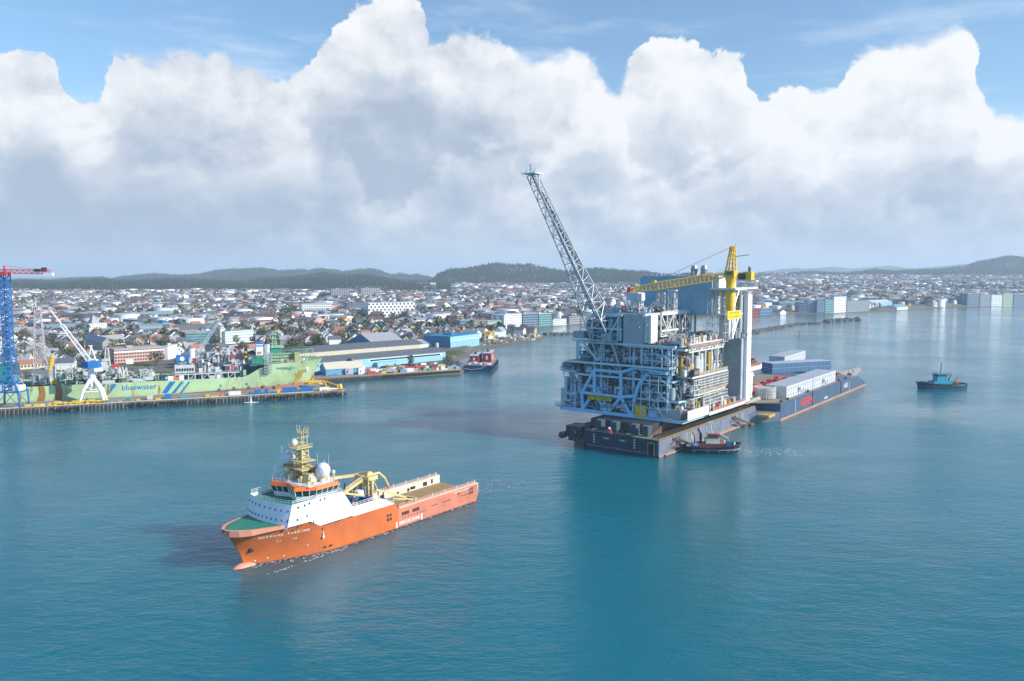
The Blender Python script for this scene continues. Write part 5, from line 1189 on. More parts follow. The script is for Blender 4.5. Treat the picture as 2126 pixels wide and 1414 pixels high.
hp = bowside(637, 766); MB().tube(hp+Vector((-.3, .8, 0)), hp+Vector((.3, -.5, 0)), 1.2, 12).build('hawse_pipe', WHITE, fpso); MB().tube(hp+Vector((.2, -.5, 0)), hp+Vector((.35, -.6, 0)), .6, 10).build('anchor', BLK, fpso)
q = MB(); 
for i in range(7): x = 118+i*9.3; q.box(x, x+1.4, -.5, 0, zb(x)-.3, zb(x)+1.3)
q.each('hull_fender', OCHRE, fpso)
def SX(px, py, y): return XP(px, py, y)
def sbox(px0, px1, py0, py1, y, depth, m, nm, par=None, **k):
    a = XP(px0, py1, y); b_ = XP(px1, py0, y)
    return MB().box(a[0], b_[0], y, y+depth, a[1], b_[1]).build(nm, m, par or fpso)
sbox(532, 546, 712, 738, 12, 5, WHITE, 'funnel_top'); sbox(531.6, 546.4, 738, 766, 11.8, 5.4, GDK, 'funnel_base'); sbox(531, 547, 710.5, 714.5, 11.7, 5.6, SB, 'funnel_band'); sbox(532, 546, 717, 719.5, 11.8, .2, SB, 'funnel_stripe'); sbox(535, 543, 730, 735, 11.7, .25, mat('rusty_orange', (.55, .27, .08), .6), 'funnel_badge')
a = XP(555, 718, 14); MB().tube((a[0], 16, 18), (a[0], 16, 32.5), 1.7, 12).build('vent_stack', LGREY, fpso); MB().tube((a[0], 16, 32.5), (a[0], 16, 36), 1.75, 12, r2=1.0).tube((a[0], 16, 36), (a[0], 16, 39), .4, 8).build('stack_cowl', BLK, fpso)
a = XP(549, 772, -.5); b_ = XP(563, 732, -.5)
q = MB(); lattice_panel(q, (a[0], -2.6, 0), (b_[0], -2.6, 0), 14.5, b_[1], 2, 7, .16, False)
for k in range(8): z = 15+k*(b_[1]-15)/7.5; q.box(a[0], b_[0], -2.6, 0, z, z+.3); q.stair((a[0]+.3, -1.4, z), (b_[0]-.3, -1.4, z+1.6), .7)
q.build('stair_tower', PIPE, fpso)
# accommodation block and helideck
ab = sbox(561, 611, 733, 757, 14, 18, GL, 'accommodation_block')
q = MB(); a = XP(561, 733, 14); b_ = XP(611, 757, 14)
for k in range(4): z = b_[1]+1+k*(a[1]-b_[1])/4; q.box(a[0]-.5, b_[0]+.4, 13, 14, z, z+.35); q.rail([(a[0], 13.1, z+.35), (b_[0], 13.1, z+.35)], 1, 1.8, .07)
q.build('balcony', GL, fpso)
q = MB()
for k in range(3):
    for i in range(7): x = a[0]+2+i*1.9; z = b_[1]+2.4+k*2.2; q.box(x, x+.9, 13.8, 13.98, z, z+.9)
q.each('window', GLASS, fpso)
sbox(563, 582, 722, 733, 16, 10, GDK, 'bridge_house'); sbox(562, 590, 719, 722.5, 15, 12, GL, 'bridge_roof')
q = MB(); a = XP(569, 722, 20); q.truss((a[0], 20, a[1]), (a[0], 20, a[1]+11.5), 3.2, 3.2, 5, .2, up=(1,0,0), w2=1.6, h2=1.6)
for k in range(3): q.box(a[0]-2.4, a[0]+2.4, 18, 22, a[1]+3+k*3, a[1]+3.3+k*3)
q.build('green_mast', GL, fpso)
a = XP(588, 727, 14); b_ = XP(650, 727, 14)
q = MB(); cx = (a[0]+b_[0])/2; Rr = (b_[0]-a[0])/2; q.prism([(cx+Rr*math.cos(i*math.pi/4+.39), 21+Rr*.8*math.sin(i*math.pi/4+.39)) for i in range(8)], a[1], a[1]+.7); q.build('helideck', mat('helideck_green', (.06, .13, .07), .7, dirt=.4), fpso)
q = MB()
for x in (cx-6, cx, cx+6): q.tube((x, 16, 19.7), (x, 16, a[1]), .3, 6); q.tube((x, 27, 19.7), (x, 27, a[1]), .3, 6); q.tube((x, 16, 19.7), (x+5, 16, a[1]), .2, 6)
q.build('helideck_frame', GL, fpso)
q = MB(); N8 = [(cx+(Rr+1)*math.cos(i*math.pi/4+.39), 21+(Rr+1)*.8*math.sin(i*math.pi/4+.39), a[1]+.2) for i in range(9)]; q.path(N8, .15, 5); q.build('safety_net', GL, fpso)
sbox(612, 622, 731, 756, 10, 3, mat('olive_steel', (.40, .42, .18), .6, dirt=.3), 'foremast_post')
q = MB(); r = random.Random(3)
for i in range(40):
    x = 150+r.random()*34; y = 3+r.random()*4+(x-150)*.3; k = r.random(); h = .6+r.random()*2
    if k < .5: q.box(x, x+.5+r.random()*2, y, y+1.5, 19.7, 19.7+h, r.randrange(4))
    else: q.tube((x, y, 19.7), (x+(r.random()-.5)*2, y, 19.7+h*1.4), .2, 5, mi=r.randrange(4))
q.build('deck_gear', [PKR, WHITE, OCHRE, GL], fpso, kind='stuff')
q = MB(); 
for px, py in ((652, 731), (657, 734), (648, 735)): a = XP(px, py, 15); q.tube((a[0], 15, 20), (a[0]-.6, 15, a[1]), .13, 5)
pr_ = [(x, 21-hbt(x, 1)+.4, zt(x)) for x in (150, 160, 168, 175, 181, 186)]; q.rail(pr_, 1.1, 1.8, .07); q.build('bow_rail', GL, fpso)
# process modules
def fclut(x0, x1, y0, y1, z0, z1, n, seed, pal, nm='process_modules'):
    global plat
    sv = plat; plat = fpso
    try: return clutter(x0, x1, y0, y1, z0, z1, n, seed, pal, 1.0, nm)
    finally: plat = sv
PM = [LGREY, GREY, PIPE, LW, SHAD, RD, CREAM, LGREY, DKG, BLK]
xa = XP(363, 780, 8)[0]; xb_ = XP(500, 780, 8)[0]
for z0, z1, x0, x1, n in ((11.2, 14.5, xa, xb_, 130), (15.5, 22, xa, xb_, 240), (22, 27, xa+9, xb_-4, 120), (27, 31, xa+24, xa+40, 40)): fclut(x0, x1, 6, 20, z0, z1, n, int(z0), PM)
q = MB(); q.box(xa, xb_, 5.6, 36, 14.7, 15.3); q.rail([(xa, 5.6, 15.3), (xb_, 5.6, 15.3)], 1.1, 1.6, .07)
for i in range(11): x = xa+i*(xb_-xa)/10; q.beam((x, 5.8, 11), (x, 5.8, 15), .5)
for i in range(0, 10, 2): x = xa+i*(xb_-xa)/10; q.beam((x, 5.8, 11.3), (x+4, 5.8, 14.8), .3)
q.build('module_deck', LGREY, fpso)
sbox(363, 404, 757, 775, 5.5, 1, LGREY, 'cabinet_row'); q = MB(); a = XP(366, 771, 5.4); b_ = XP(402, 764, 5.4)
for i in range(7): x = a[0]+i*(b_[0]-a[0])/6.6; q.box(x, x+1.0, 5.2, 5.45, a[1], b_[1])
q.each('cabinet_door', BLK, fpso)
q = MB(); a = XP(399, 756, 16); b_ = XP(399, 724, 16); q.tube((a[0], 16, a[1]), (a[0], 16, b_[1]), 1.9, 14); q.build('white_column', WHITE, fpso, smooth=False)
sbox(365, 392, 738, 753, 14, 7, BLUE, 'blue_housing'); a = XP(378, 745, 14); MB().tube((a[0], 13.6, a[1]), (a[0], 14.1, a[1]), 1.5, 12).build('white_hatch', WHITE, fpso)
sbox(430, 452, 733, 752, 20, 8, LGREY, 'module_house'); sbox(437, 452, 741, 756, 14, 6, mat('pinkish_white', (.62, .52, .47), .6), 'clad_vessel'); sbox(470, 482, 742, 758, 15, 6, GREY, 'module_tower'); sbox(517, 523, 742, 770, 12, 3, GREY, 'grey_post'); sbox(523, 531, 745, 770, 10, 6, GDK, 'green_locker')
sbox(482, 490, 729, 750, 24, 5, LGREY, 'module_stack'); sbox(455, 468, 736, 748, 24, 5, LGREY, 'module_stack'); sbox(500, 517, 756, 772, 8, 5, mat('navy_box', (.03, .05, .12)), 'navy_box')
sbox(505, 511, 768, 780, 3, 2.5, GL, 'green_capstan')
q = MB(); a = XP(511, 752, 18); b_ = XP(511, 724, 18)
for k in range(6): z = a[1]+(b_[1]-a[1])*k/6; q.tube((a[0], 18, z), (a[0], 18, z+(b_[1]-a[1])/6), 1.0 if k % 2 else 1.25, 10, mi=k % 2)
q.build('striped_column', [YB, BLK], fpso)
q = MB(); a = Vector((XP(398, 752, 22)[0], 22, XP(398, 752, 22)[1])); b_ = Vector((XP(463, 655, 22)[0], 22, XP(463, 655, 22)[1])); q.truss(a, b_, 2.4, 2.2, 12, .13, w2=1.0, h2=1.0); q.tube(b_, (a.x-12, 22, a.z+4), .07, 4); q.tube(b_+Vector((-8, 0, -6)), a+Vector((-4, 0, 12)), .1, 4); q.tube(a+Vector((-12, 0, -4)), a+Vector((-6, 0, 12)), .12, 4); q.tube(a+Vector((-5, 0, -4)), a+Vector((-6, 0, 12)), .12, 4); q.build('crane_boom', LGREY, fpso)
# aft process area
xa = XP(75, 790, 8)[0]; xb_ = XP(360, 790, 8)[0]
for z0, z1, x0, x1, n in ((11.2, 14, -40, xb_, 260), (14, 19, -30, xb_-12, 260), (17, 22, 28, 60, 70)): fclut(x0, x1, 5, 26, z0, z1, n, int(z0)+9, [LGREY, GREY, PIPE, LW, SHAD, GDK, CREAM, BLK, mat('warm_beige', (.50, .42, .32), .6), SHAD])
q = MB()
def W2(X, Y, y=12): a = XP(180+X*.1317, 700+Y*.1317, y); return (a[0], y, a[1])
for a, b_ in (((330, 530), (415, 640)), ((415, 640), (505, 500)), ((515, 470), (515, 690)), ((515, 470), (560, 620)), ((560, 620), (625, 480)), ((625, 480), (640, 600)), ((520, 650), (670, 585)), ((560, 470), (600, 600))): q.tube(W2(*a), W2(*b_), .38, 6)
q.build('vee_frame', LW, fpso)
sbox(214, 222, 748, 786, 12, 3, LGREY, 'slim_post'); sbox(212, 226, 746, 750, 11.6, 4, LGREY, 'post_head'); sbox(233, 246, 757, 765, 13, 3, RED, 'red_box'); sbox(262, 276, 746, 756, 20, 4, WHITE, 'white_housing')
for px0, px1, py0, py1, m in ((195, 205, 792, 798, WHITE), (212, 238, 790, 798, LGREY), (275, 302, 786, 793, LGREY), (297, 318, 782, 790, LGREY), (349, 360, 781, 790, WHITE), (372, 382, 780, 789, WHITE), (360, 371, 783, 789, ORNG2), (450, 458, 778, 786, WHITE), (435, 447, 780, 786, LGREY)): sbox(px0, px1, py0, py1, 2, 2.4, m, 'deck_container')
q = MB(); a = Vector((XP(83, 745, 20)[0], 20, 18)); q.truss(a, (a.x, 20, 60), 7, 7, 12, .2, up=(1,0,0), w2=3.0, h2=3.0); q.box(a.x-2.5, a.x+2.5, 18, 22, 59.6, 60.4); q.truss((a.x-2, 20, 57), (a.x+8, 20, 58), 1, 1, 5, .1); q.tube((a.x-1, 20, 60), (a.x-1, 20, 64), .5, 6); q.build('derrick', mat('weathered_pink_white', (.52, .46, .45), .6, dirt=.3), fpso)
sbox(66, 100, 768, 800, 10, 12, SHAD, 'turret_base'); sbox(95, 112, 758, 790, 12, 9, PIPE, 'turret_house'); q = MB(); a = XP(106, 757, 12)
for k in range(5): q.tube((a[0]-1+k*.35, 13, 20.5+k*1.9), (a[0]-.6+k*.35, 13, 22+k*1.9), 1.6-k*.1, 10)
q.box(a[0]-1, a[0]+3, 11.6, 13, 12, 15); q.build('yellow_swivel', YB, fpso)
sbox(115, 148, 752, 787, 12, 1, LW, 'white_frame') if 0 else None
q = MB(); a = XP(116, 789, 11); b_ = XP(149, 757, 11); lattice_panel(q, (a[0], 11, 0), (b_[0], 11, 0), a[1], b_[1], 3, 2, .3); q.box(a[0], b_[0], 11, 22, b_[1]-.3, b_[1]); q.build('white_frame', LW, fpso)
q = MB(); q.truss((52, 18, 20), (52, 18, 33), 3.5, 3.5, 4, .15, up=(1,0,0), w2=1.6, h2=1.6); q.build('lattice_post', LW, fpso)
sbox(0, 20, 757, 795, 6, 9, GDK, 'green_stern_house'); sbox(0, 22, 754, 757, 5, 10, GD_, 'stern_house_roof')
q = MB()
for x0, x1 in ((XP(477, 786)[0], XP(468, 822)[0]), (XP(493, 783)[0], XP(478, 824)[0]), (XP(503, 784)[0], XP(503, 826)[0])): q.tube((x0, -.3, 12), (x1, -1.2 if 0 else -4, 3.8), .09, 4)
q.each('mooring_rope', BLK, fpso)
q = MB(); a = XP(458, 801); q.box(a[0]-.5, a[0]+.5, -.06, -.005, a[1]-.8, a[1]+.8); a = XP(512, 797); q.box(a[0]-.8, a[0]+.8, -.06, -.005, a[1]-.8, a[1]+.5); q.each('hull_mark', SB, fpso)
# ---------------- blue tower crane on the quay (left edge)
CB = mat('crane_blue', (.015, .15, .42), .45); CR = mat('crane_red', (.62, .05, .05), .45)
cx, cy = -2.0, 8.0; tcp = FQ0.w(4.6, 7); tc_ = thing('tower_crane', 'tall blue lattice tower crane with red jib standing on blue portal legs', 'crane', (*tcp, 3.6), 0)
q = MB()
for x in (-7.4, 7.4):
    for y in (-4, 5): q.tube((x, y, 0), (x*.9, y, 9), .55, 6)
    q.beam((x*.9, -4, 9), (x*.9, 5, 9), .8)
for y in (-4, 5): q.beam((-7.4, y, 9), (7.4, y, 9), .9); q.tube((-7, y, 9), (-2.6, y*.5, 17), .45, 6); q.tube((7, y, 9), (2.6, y*.5, 17), .45, 6); q.tube((-6.8, y, 1), (0, y, 8.6), .2, 5); q.tube((6.8, y, 1), (0, y, 8.6), .2, 5)
q.build('portal', CB, tc_)
q = MB(); q.truss((0, 0, 9), (0, 0, 30), 6, 6, 8, .26, up=(0,1,0), w2=4.6, h2=4.6); q.truss((0, 0, 30), (0, 0, 76), 3.8, 3.8, 24, .28, up=(0,1,0)); q.build('tower', CB, tc_)
q = MB(); q.box(-6.8, -3.2, -3.4, 3, 9.5, 12.6); q.box(3.2, 6.8, -3.4, 3, 9.5, 12.6); q.each('ballast_block', WHITE, tc_)
MB().box(-2.2, 2.2, -2.2, 2.2, 76, 78).tube((0, 0, 78), (0, 0, 81.5), .5, 8).build('slew_head', CR, tc_)
q = MB(); q.truss((0, 0, 78.2), (26.8, -1, 77.9), 1.4, 2.2, 16, .13); q.truss((0, 0, 78.2), (-40, 1, 78.6), 1.4, 2.2, 20, .13); q.tube((0, 0, 81.5), (20, -1, 79), .1, 4); q.build('jib', CR, tc_)
MB().box(23.2, 28.4, -2, 0, 75.6, 77.4).build('counterweight', WHITE, tc_); MB().box(18, 21, -1.8, .2, 78, 79.6).box(22, 24.4, -1.6, 0, 78, 80.4).build('winch_house', mat('dark_steel', (0,0,0)), tc_); MB().box(-5.5, -2.4, -1.6, 1.4, 74.6, 77.6).build('cab', YB, tc_)
# ---------------- white portal crane
pc_ = FQ0.w(46.5, 10); pw_ = thing('portal_crane', 'white four-legged harbour crane with blue cab and long lattice jib', 'crane', (*pc_, 3.6), FQ0.a)
q = MB()
for x, y in ((-6.6, -6), (6.6, -6), (-6.6, 6), (6.6, 6)): q.tube((x, y, 0), (x*.72, y*.8, 7), .7, 8, r2=.9); q.tube((x*.72, y*.8, 7), (x*.12, y*.12, 14), .9, 8, r2=1.1)
for a, b_ in (((-4.7, -4.8), (4.7, -4.8)), ((-4.7, 4.8), (4.7, 4.8)), ((-4.7, -4.8), (-4.7, 4.8)), ((4.7, -4.8), (4.7, 4.8))): q.tube((*a, 6.6), (*b_, 6.6), .4, 6)
q.build('portal_legs', WHITE, pw_); MB().tube((0, 0, 9), (0, 0, 20), 2.0, 18, r2=2.2).tube((0, 0, 20), (0, 0, 20.6), 3, 18).build('tower_column', WHITE, pw_)
MB().prism([(5.2*math.cos(i*math.pi/3+.2), 4.2*math.sin(i*math.pi/3+.2)) for i in range(6)], 20.7, 24.6).build('machine_house', CB, pw_); MB().box(1.5, 6, -4, 0, 18.4, 20.6).build('counterweight', WHITE, pw_)
q = MB(); bt0 = Vector((-1, 0, 24.6)); tpv = FQ0.onx if 0 else None
wx = Frame(*pc_, FQ0.a).ony(106, 645, 0); bt1 = Vector((wx[0], 0, wx[1]-3.6)); q.truss(bt0, bt0.lerp(bt1, .72), 2.6, 2.4, 12, .14, w2=1.8, h2=1.6); q.build('jib', WHITE, pw_)
MB().beam(bt0.lerp(bt1, .7), bt1, .7).beam(bt1, bt1+Vector((-5, 0, -1)), .35).build('jib_tip', WHITE, pw_)
q = MB()
for y in (-1.2, 1.2): q.tube((2.6, y, 24.6), (0, y*.5, 33.5), .25, 6); q.tube((-1.5, y, 24.6), (0, y*.5, 33.5), .2, 6)
q.box(-1, 1, -1, 1, 33.4, 34); q.build('a_frame', WHITE, pw_); q = MB(); q.tube((0, .4, 33.6), bt0.lerp(bt1, .7), .08, 4); q.build('pendant_wire', STEEL, pw_)
# ------------------------------------------------------------------ rowed mooring tugs
def tug(label, fr, L, Bm, hullm, housem, housef, seed, deckz=2.0, name='tug_boat'):
    t = thing(name, label, 'tug boat', (*fr.o, 0), fr.a, None)
    n = 9; st = []
    for k in range(n):
        f = k/(n-1); x = -L/2+L*f; hb_ = Bm/2*(1-abs(2*f-1)**3.2*.55) if f < .5 else Bm/2*math.sqrt(max(1-((f-.5)/.5)**3, .02)); st.append((x+(-.4 if f > .9 else 0), hb_*.86, x+(.8*f), hb_, deckz+1.1+1.6*max(0, f-.45)**1.3*2))
    hull(st, zs=(-1.5, 0, .5, 1)).build('hull', hullm, t)
    q = MB(); q.prism([(a[2], a[3]-.25) for a in st]+[(a[2], -a[3]+.25) for a in reversed(st)], deckz-.3, deckz); q.build('deck', GDK if seed == 1 else GREY, t)
    q = MB()
    for k in range(n-1):
        for sg in (1, -1): q.tube((st[k][2], sg*(st[k][3]+.1), st[k][4]-.3), (st[k+1][2], sg*(st[k+1][3]+.1), st[k+1][4]-.3), .4, 7)
    q.build('fender', RUBBER, t)
    return t, st
# tug pushing at the barge
A = G(1421, 941); C = G(1537, 943); TF = Frame((A[0]+C[0])/2, (A[1]+C[1])/2+3, math.atan2(A[1]-C[1], A[0]-C[0])+math.pi)
t, st = tug('black hulled tug boat with dark red deckhouse lying against the side of the barge', TF, 24.5, 8.6, mat('tug_black', (.02, .03, .05), .4), RED, WHITE, 0)
MB().box(-6, 5.5, -2.9, 2.9, 2.0, 4.4).build('deckhouse', mat('tug_red', (.17, .045, .045), .5), t); MB().box(-2.6, 3.6, -2.4, 2.4, 4.4, 6.4).build('upper_house', mat('tug_green_white', (.40, .52, .42), .5), t)
q = MB(); pl_ = [(-1.6, -2), (2.8, -2), (3.8, -1), (3.8, 1), (2.8, 2), (-1.6, 2)]; q.prism(pl_, 6.4, 7.2); q.prism([(x*1.06, y*1.08) for x, y in pl_], 8.4, 8.8); q.build('wheelhouse', mat('dull_red', (.36, .06, .06), .5), t); MB().prism([(x*1.02, y*1.03) for x, y in pl_], 7.2, 8.4).build('wheelhouse_windows', GLASS, t)
q = MB(); q.tube((.5, 0, 8.8), (-.5, 0, 14), .16, 6); q.beam((-1.4, 0, 13.6), (.9, 0, 14.2), .45); q.tube((1, 0, 8.8), (-.5, 0, 12), .1, 5); q.tube((-2, 1, 8.8), (-2, 1, 11.4), .1, 5); q.rail([(-2, -2.2, 8.8), (3.6, -2.2, 8.8)], .9, 1, .06); q.rail([(-2.4, -2.9, 4.4), (5.4, -2.9, 4.4)], .9, 1, .06); q.build('mast', WHITE, t)
q = MB(); 
for x, y in ((-4.5, 1.6), (-4.5, -1.6)): q.tube((x, y, 4.4), (x, y, 8.4), .38, 8); q.tube((x, y, 8.4), (x-1.1, y, 10.4), .38, 8)
q.each('exhaust', BLK, t); MB().tube((-7, 0, 2), (-7.4, 0, 7.6), .35, 7).tube((-7.4, 0, 7.6), (-8.4, 0, 9.4), .3, 7).build('deck_crane', mat('rusty_red', (.30, .10, .05), .5), t)
MB().tube((8, -1.6, 3.6), (8, 1.6, 3.6), 1.7, 14).build('towing_winch', mat('winch_blue', (.02, .14, .30), .5), t)
q = MB(); q.ball((5.2, -1.6, 5.2), 1.2, 8, 6, .8); q.ball((6, 1.4, 4.2), 1.3, 8, 6, .8); q.each('orange_buoy', ORNG2, t); q = MB(); q.tube((3.4, .6, 8.8), (7.6, 0, 6.6), .16, 5); q.tube((7.6, 0, 6.6), (7.6, 0, 5), .14, 5); q.tube((10.4, 0, 3.4), (10.6, .6, 4.6), .4, 8); q.build('davit', WHITE, t)
MB().tube((-10.5, .3, 2.2), (-7.6, .3, 3.8), 1.3, 9, r2=.9).build('hose_reel', mat('pale_green', (.35, .50, .38), .6), t); MB().box(-8, -4.8, -2.9, -2.5, 3.4, 4.4).build('name_board', mat('sky_blue', (.20, .45, .65), .5), t)
q = MB(); 
for x in (-8, -2, 3, 7): q.tube((x, -4.35, 1.2), (x, -4.0, 1.2), .5, 8)
q.each('side_tyre', mat('tyre_light', (.10, .10, .10), .8), t)
TF_ = TF
foam('tug_wash', 'pale swirling wash on the water right of the black tug', TF_, lambda r: (13+r.random()**.8*26, (r.random()-.5)*16+r.random()*6), 420, 8, .08, .30)
# turquoise tug on the open water
A = G(1905, 808); C = G(2013, 806); TF = Frame((A[0]+C[0])/2, (A[1]+C[1])/2+3, math.atan2(A[1]-C[1], A[0]-C[0]))
TQ = mat('turquoise_paint', (.02, .30, .40), .45, dirt=.1)
t, st = tug('turquoise and navy tug boat with tall mast alone on the open water', TF, 36, 10.5, mat('tug_navy', (.012, .045, .10), .4), TQ, TQ, 1, 2.2)
MB().prism_y([(-6, 2.2), (9.5, 2.2), (7.6, 5.2), (-4.6, 5.2)], -3.8, 3.8).build('deckhouse', TQ, t); MB().prism_y([(-2.4, 5.2), (5.4, 5.2), (5.0, 8), (-2.0, 8)], -2.8, 2.8).build('upper_house', TQ, t)
pl_ = [(-1.6, -2.6), (4.8, -2.6), (6.2, -1.4), (6.2, 1.4), (4.8, 2.6), (-1.6, 2.6)]; MB().prism([(x*.96, y*.96) for x, y in pl_], 8.0, 8.6).prism([(x*1.05, y*1.05) for x, y in pl_], 10.1, 10.6).build('wheelhouse', TQ, t); MB().prism(pl_, 8.6, 10.1).build('wheelhouse_windows', GLASS, t)
q = MB(); q.tube((1, 0, 10.6), (.6, 0, 18.4), .5, 6); 
for z in (12.4, 14.4, 16.4): q.beam((.8, -1.2, z), (.8, 1.2, z), .2); q.beam((-.4, 0, z), (2, 0, z), .2)
q.ball((4.2, 0, 11.4), .6, 8, 6); q.build('mast', GREY, t); q = MB(); 
for y in (-1.6, 1.6): q.tube((-4, y, 5.2), (-4.4, y, 7.2), .4, 7); q.tube((-4.4, y, 7.2), (-6.0, y, 10.2), .3, 7)
q.each('exhaust', BLK, t); MB().tube((-8, 0, 2.4), (-12.4, 0, 7.6), .4, 6).tube((-6, 0, 2.4), (-8.6, 0, 5), .6, 6).build('deck_crane', mat('crane_green', (.06, .33, .30), .5), t)
MB().prism_y([(-14.5, 4.2), (-11, 3.6), (-10, 4.6), (-13.4, 5.0)], -1, 1).build('rescue_boat', mat('rescue_orange', (.75, .15, .05), .5), t); MB().box(.4, 1.6, -.1, .1, 11, 12.2).build('flag', RED, t)
q = MB(); q.box(-14, -9, -2, 2, 2.2, 3.2); q.build('tow_gear', mat('olive_green', (.06, .09, .04), .6), t); q = MB(); 
for i in range(8): q.box(-14+i*2.2, -13+i*2.2, 5.15, 5.3, 2.4, 2.9)
q.each('side_mark', LGREY, t); MB().tube((14, -1.4, 4.2), (14, 1.4, 4.2), .9, 10).build('anchor_winch', BLK, t)
# dark tug half hidden behind the blue modules
p = BG.w(262, 66); t, st = tug('dark blue tug boat behind the slanting blue module row', Frame(*BG.w(244, 58), BG.a+.3), 26, 9, MATS['tug_navy'], GREY, WHITE, 2)
MB().box(-4, 5, -2.8, 2.8, 2, 6).build('deckhouse', MATS['slate_blue_cladding'], t); MB().box(-2, 4, -2.4, 2.4, 8, 10).box(-2.2, 4.4, -2.6, 2.6, 6, 8).build('wheelhouse', LGREY, t); MB().tube((0, 0, 10), (0, 0, 15), .25, 6).beam((-1, -1, 13), (1, 1, 13), .2).build('mast', RED, t)
# beacon post on the water
p = G(1659, 702); bp_ = thing('beacon_post', 'slim dark beacon post standing in the water beyond the modules', 'beacon', (*p, 0))
MB().tube((0, 0, -2), (0, 0, 6.5), .42, 8).build('pole', mat('post_dark_blue', (.03, .07, .12), .5), bp_); MB().tube((0, 0, 6.5), (0, 0, 8), .7, 8, r2=.3).build('lamp_top', BLK, bp_)
# ------------------------------------------------------------------ town landmarks
def tm(n, c, **k): return mat(n, c, k.pop('rough', .7), dirt=k.pop('dirt', .12), **k)
T = dict(white=tm('town_white', (.80, .80, .78)), cream=tm('town_cream', (.62, .56, .42)), pink=tm('town_pink', (.55, .24, .20)), pale=tm('town_pale_pink', (.60, .36, .30)), grey=tm('town_grey', (.30, .32, .34)), bgrey=tm('town_blue_grey', (.17, .24, .31)),
 teal=tm('town_teal', (.16, .38, .38)), paleg=tm('town_pale_green', (.46, .52, .36)), yellow=tm('town_yellow', (.60, .44, .16)), roofd=tm('roof_dark', (.12, .13, .145)), roofg=tm('roof_grey', (.34, .35, .35)), roofr=tm('roof_red', (.38, .17, .11)),
 rooft=tm('roof_teal_grey', (.20, .29, .32)), peach=tm('town_peach', (.62, .30, .19)), blue=tm('hall_blue', (.10, .34, .52)), dblue=tm('hall_dark_blue', (.03, .20, .36)), lblue=tm('hall_light_blue', (.26, .50, .64)), red=tm('house_red', (.36, .05, .035)), orange=tm('town_orange', (.52, .25, .11)),
 roofb=tm('roof_brown', (.13, .075, .06)), sky=tm('town_blue', (.12, .25, .42)), concrete=tm('town_concrete', (.34, .33, .30)), green=tm('roof_green', (.18, .32, .22)), wroof=tm('roof_pale', (.50, .52, .54)))
WG = tm('town_window', (.035, .05, .065), rough=.2, dirt=0)
OCC = []      # occupied plots: centre, radius
def occupy(x, y, r): OCC.append((x, y, r))
def plot(px0, py0, px1, py1):
    x0, y0, z0 = TG(px0, py0); x1, y1, z1 = TG(px1, py1); return x0, y0, x1, y1, min(z0, z1)
WMESH = {}
def wmesh(w, h, m):
    k = (round(w, 1), round(h, 1), m.name)
    if k not in WMESH:
        o = MB().box(-k[0]/2, k[0]/2, -.12, .05, -k[1]/2, k[1]/2).build('window', m); WMESH[k] = o.data; bpy.data.objects.remove(o)
    return WMESH[k]
def block(name, label, cat, px0, py0, px1, py1, pyt, depth, wall, roof, rows=0, colsn=0, kind='flat', eave=None, ww=.55, wh=.5, stag=False, side=2, band=None, group=None, wm=None, over=.25):
    x0, y0, x1, y1, z = plot(px0, py0, px1, py1); L = math.hypot(x1-x0, y1-y0); H_ = (py0-pyt)/FOC*y0
    fr = Frame(x0, y0, math.atan2(y1-y0, x1-x0)); t = thing(name, label, cat, (x0, y0, z), fr.a, group)
    c = fr.w(L/2, depth/2); occupy(c[0], c[1], math.hypot(L, depth)/2*.85)
    if L > 2*depth:
        for f in (.2, .8): cc = fr.w(L*f, depth/2); occupy(cc[0], cc[1], depth*.75)
    W_ = T[wall]; R_ = T[roof]
    if kind == 'flat':
        MB().box(0, L, 0, depth, -3, H_).build('wall', W_, t); q = MB().box(-.3, L+.3, -.3, depth+.3, H_, H_+.5); q.box(L*.3, L*.42, depth*.3, depth*.6, H_+.5, H_+2.2); q.build('roof', R_, t); e = H_
    elif kind == 'gable':       # ridge along the front
        e = H_*(eave or .6)
        MB().prism_x([(0, -3), (depth, -3), (depth, e), (depth/2, H_-.2), (0, e)], 0, L).build('wall', W_, t)
        q = MB(); th = .35
        q.prism_x([(-.5, e-.25), (depth/2, H_), (depth/2, H_+th), (-.5, e+.1)], -.4, L+.4); q.prism_x([(depth/2, H_), (depth+.5, e-.25), (depth+.5, e+.1), (depth/2, H_+th)], -.4, L+.4); q.build('roof', R_, t)
    elif kind == 'front':       # gable faces the front
        e = H_*(eave or .6)
        MB().prism_y([(0, -3), (L, -3), (L, e), (L/2, H_-.2), (0, e)], 0, depth).build('wall', W_, t)
        q = MB(); th = .35
        q.prism_y([(-.5, e-.25), (L/2, H_), (L/2, H_+th), (-.5, e+.1)], -.4, depth+.4); q.prism_y([(L/2, H_), (L+.5, e-.25), (L+.5, e+.1), (L/2, H_+th)], -.4, depth+.4); q.build('roof', R_, t)
    if rows and colsn:
        cw = L/colsn; rh = e/(rows+.3); me = wmesh(cw*ww, rh*wh, wm or WG)
        for k in range(rows):
            for i in range(colsn):
                x = (i+.5)*cw+(cw*.25*(1 if k % 2 else -1) if stag else 0)
                if rows*colsn > 96 and not stag and (i*7+k*3) % 11 == 0: continue
                o = link('window', me, t, (x, -.02, rh*(k+.75)))
        n = min(side, int(depth/4))
        for k in range(rows):
            for i in range(n): o = link('window', me, t, (L+.02, (i+.5)*depth/n, rh*(k+.75))); o.rotation_euler = (0, 0, R(90)); o2 = link('window', me, t, (-.02, (i+.5)*depth/n, rh*(k+.75))); o2.rotation_euler = (0, 0, R(-90))
    if band:
        for f in band: MB().box(-.15, L+.15, -.18, 0, e*f, e*f+e*.10).build('facade_band', T['white'], t)
    return t, fr, L, H_
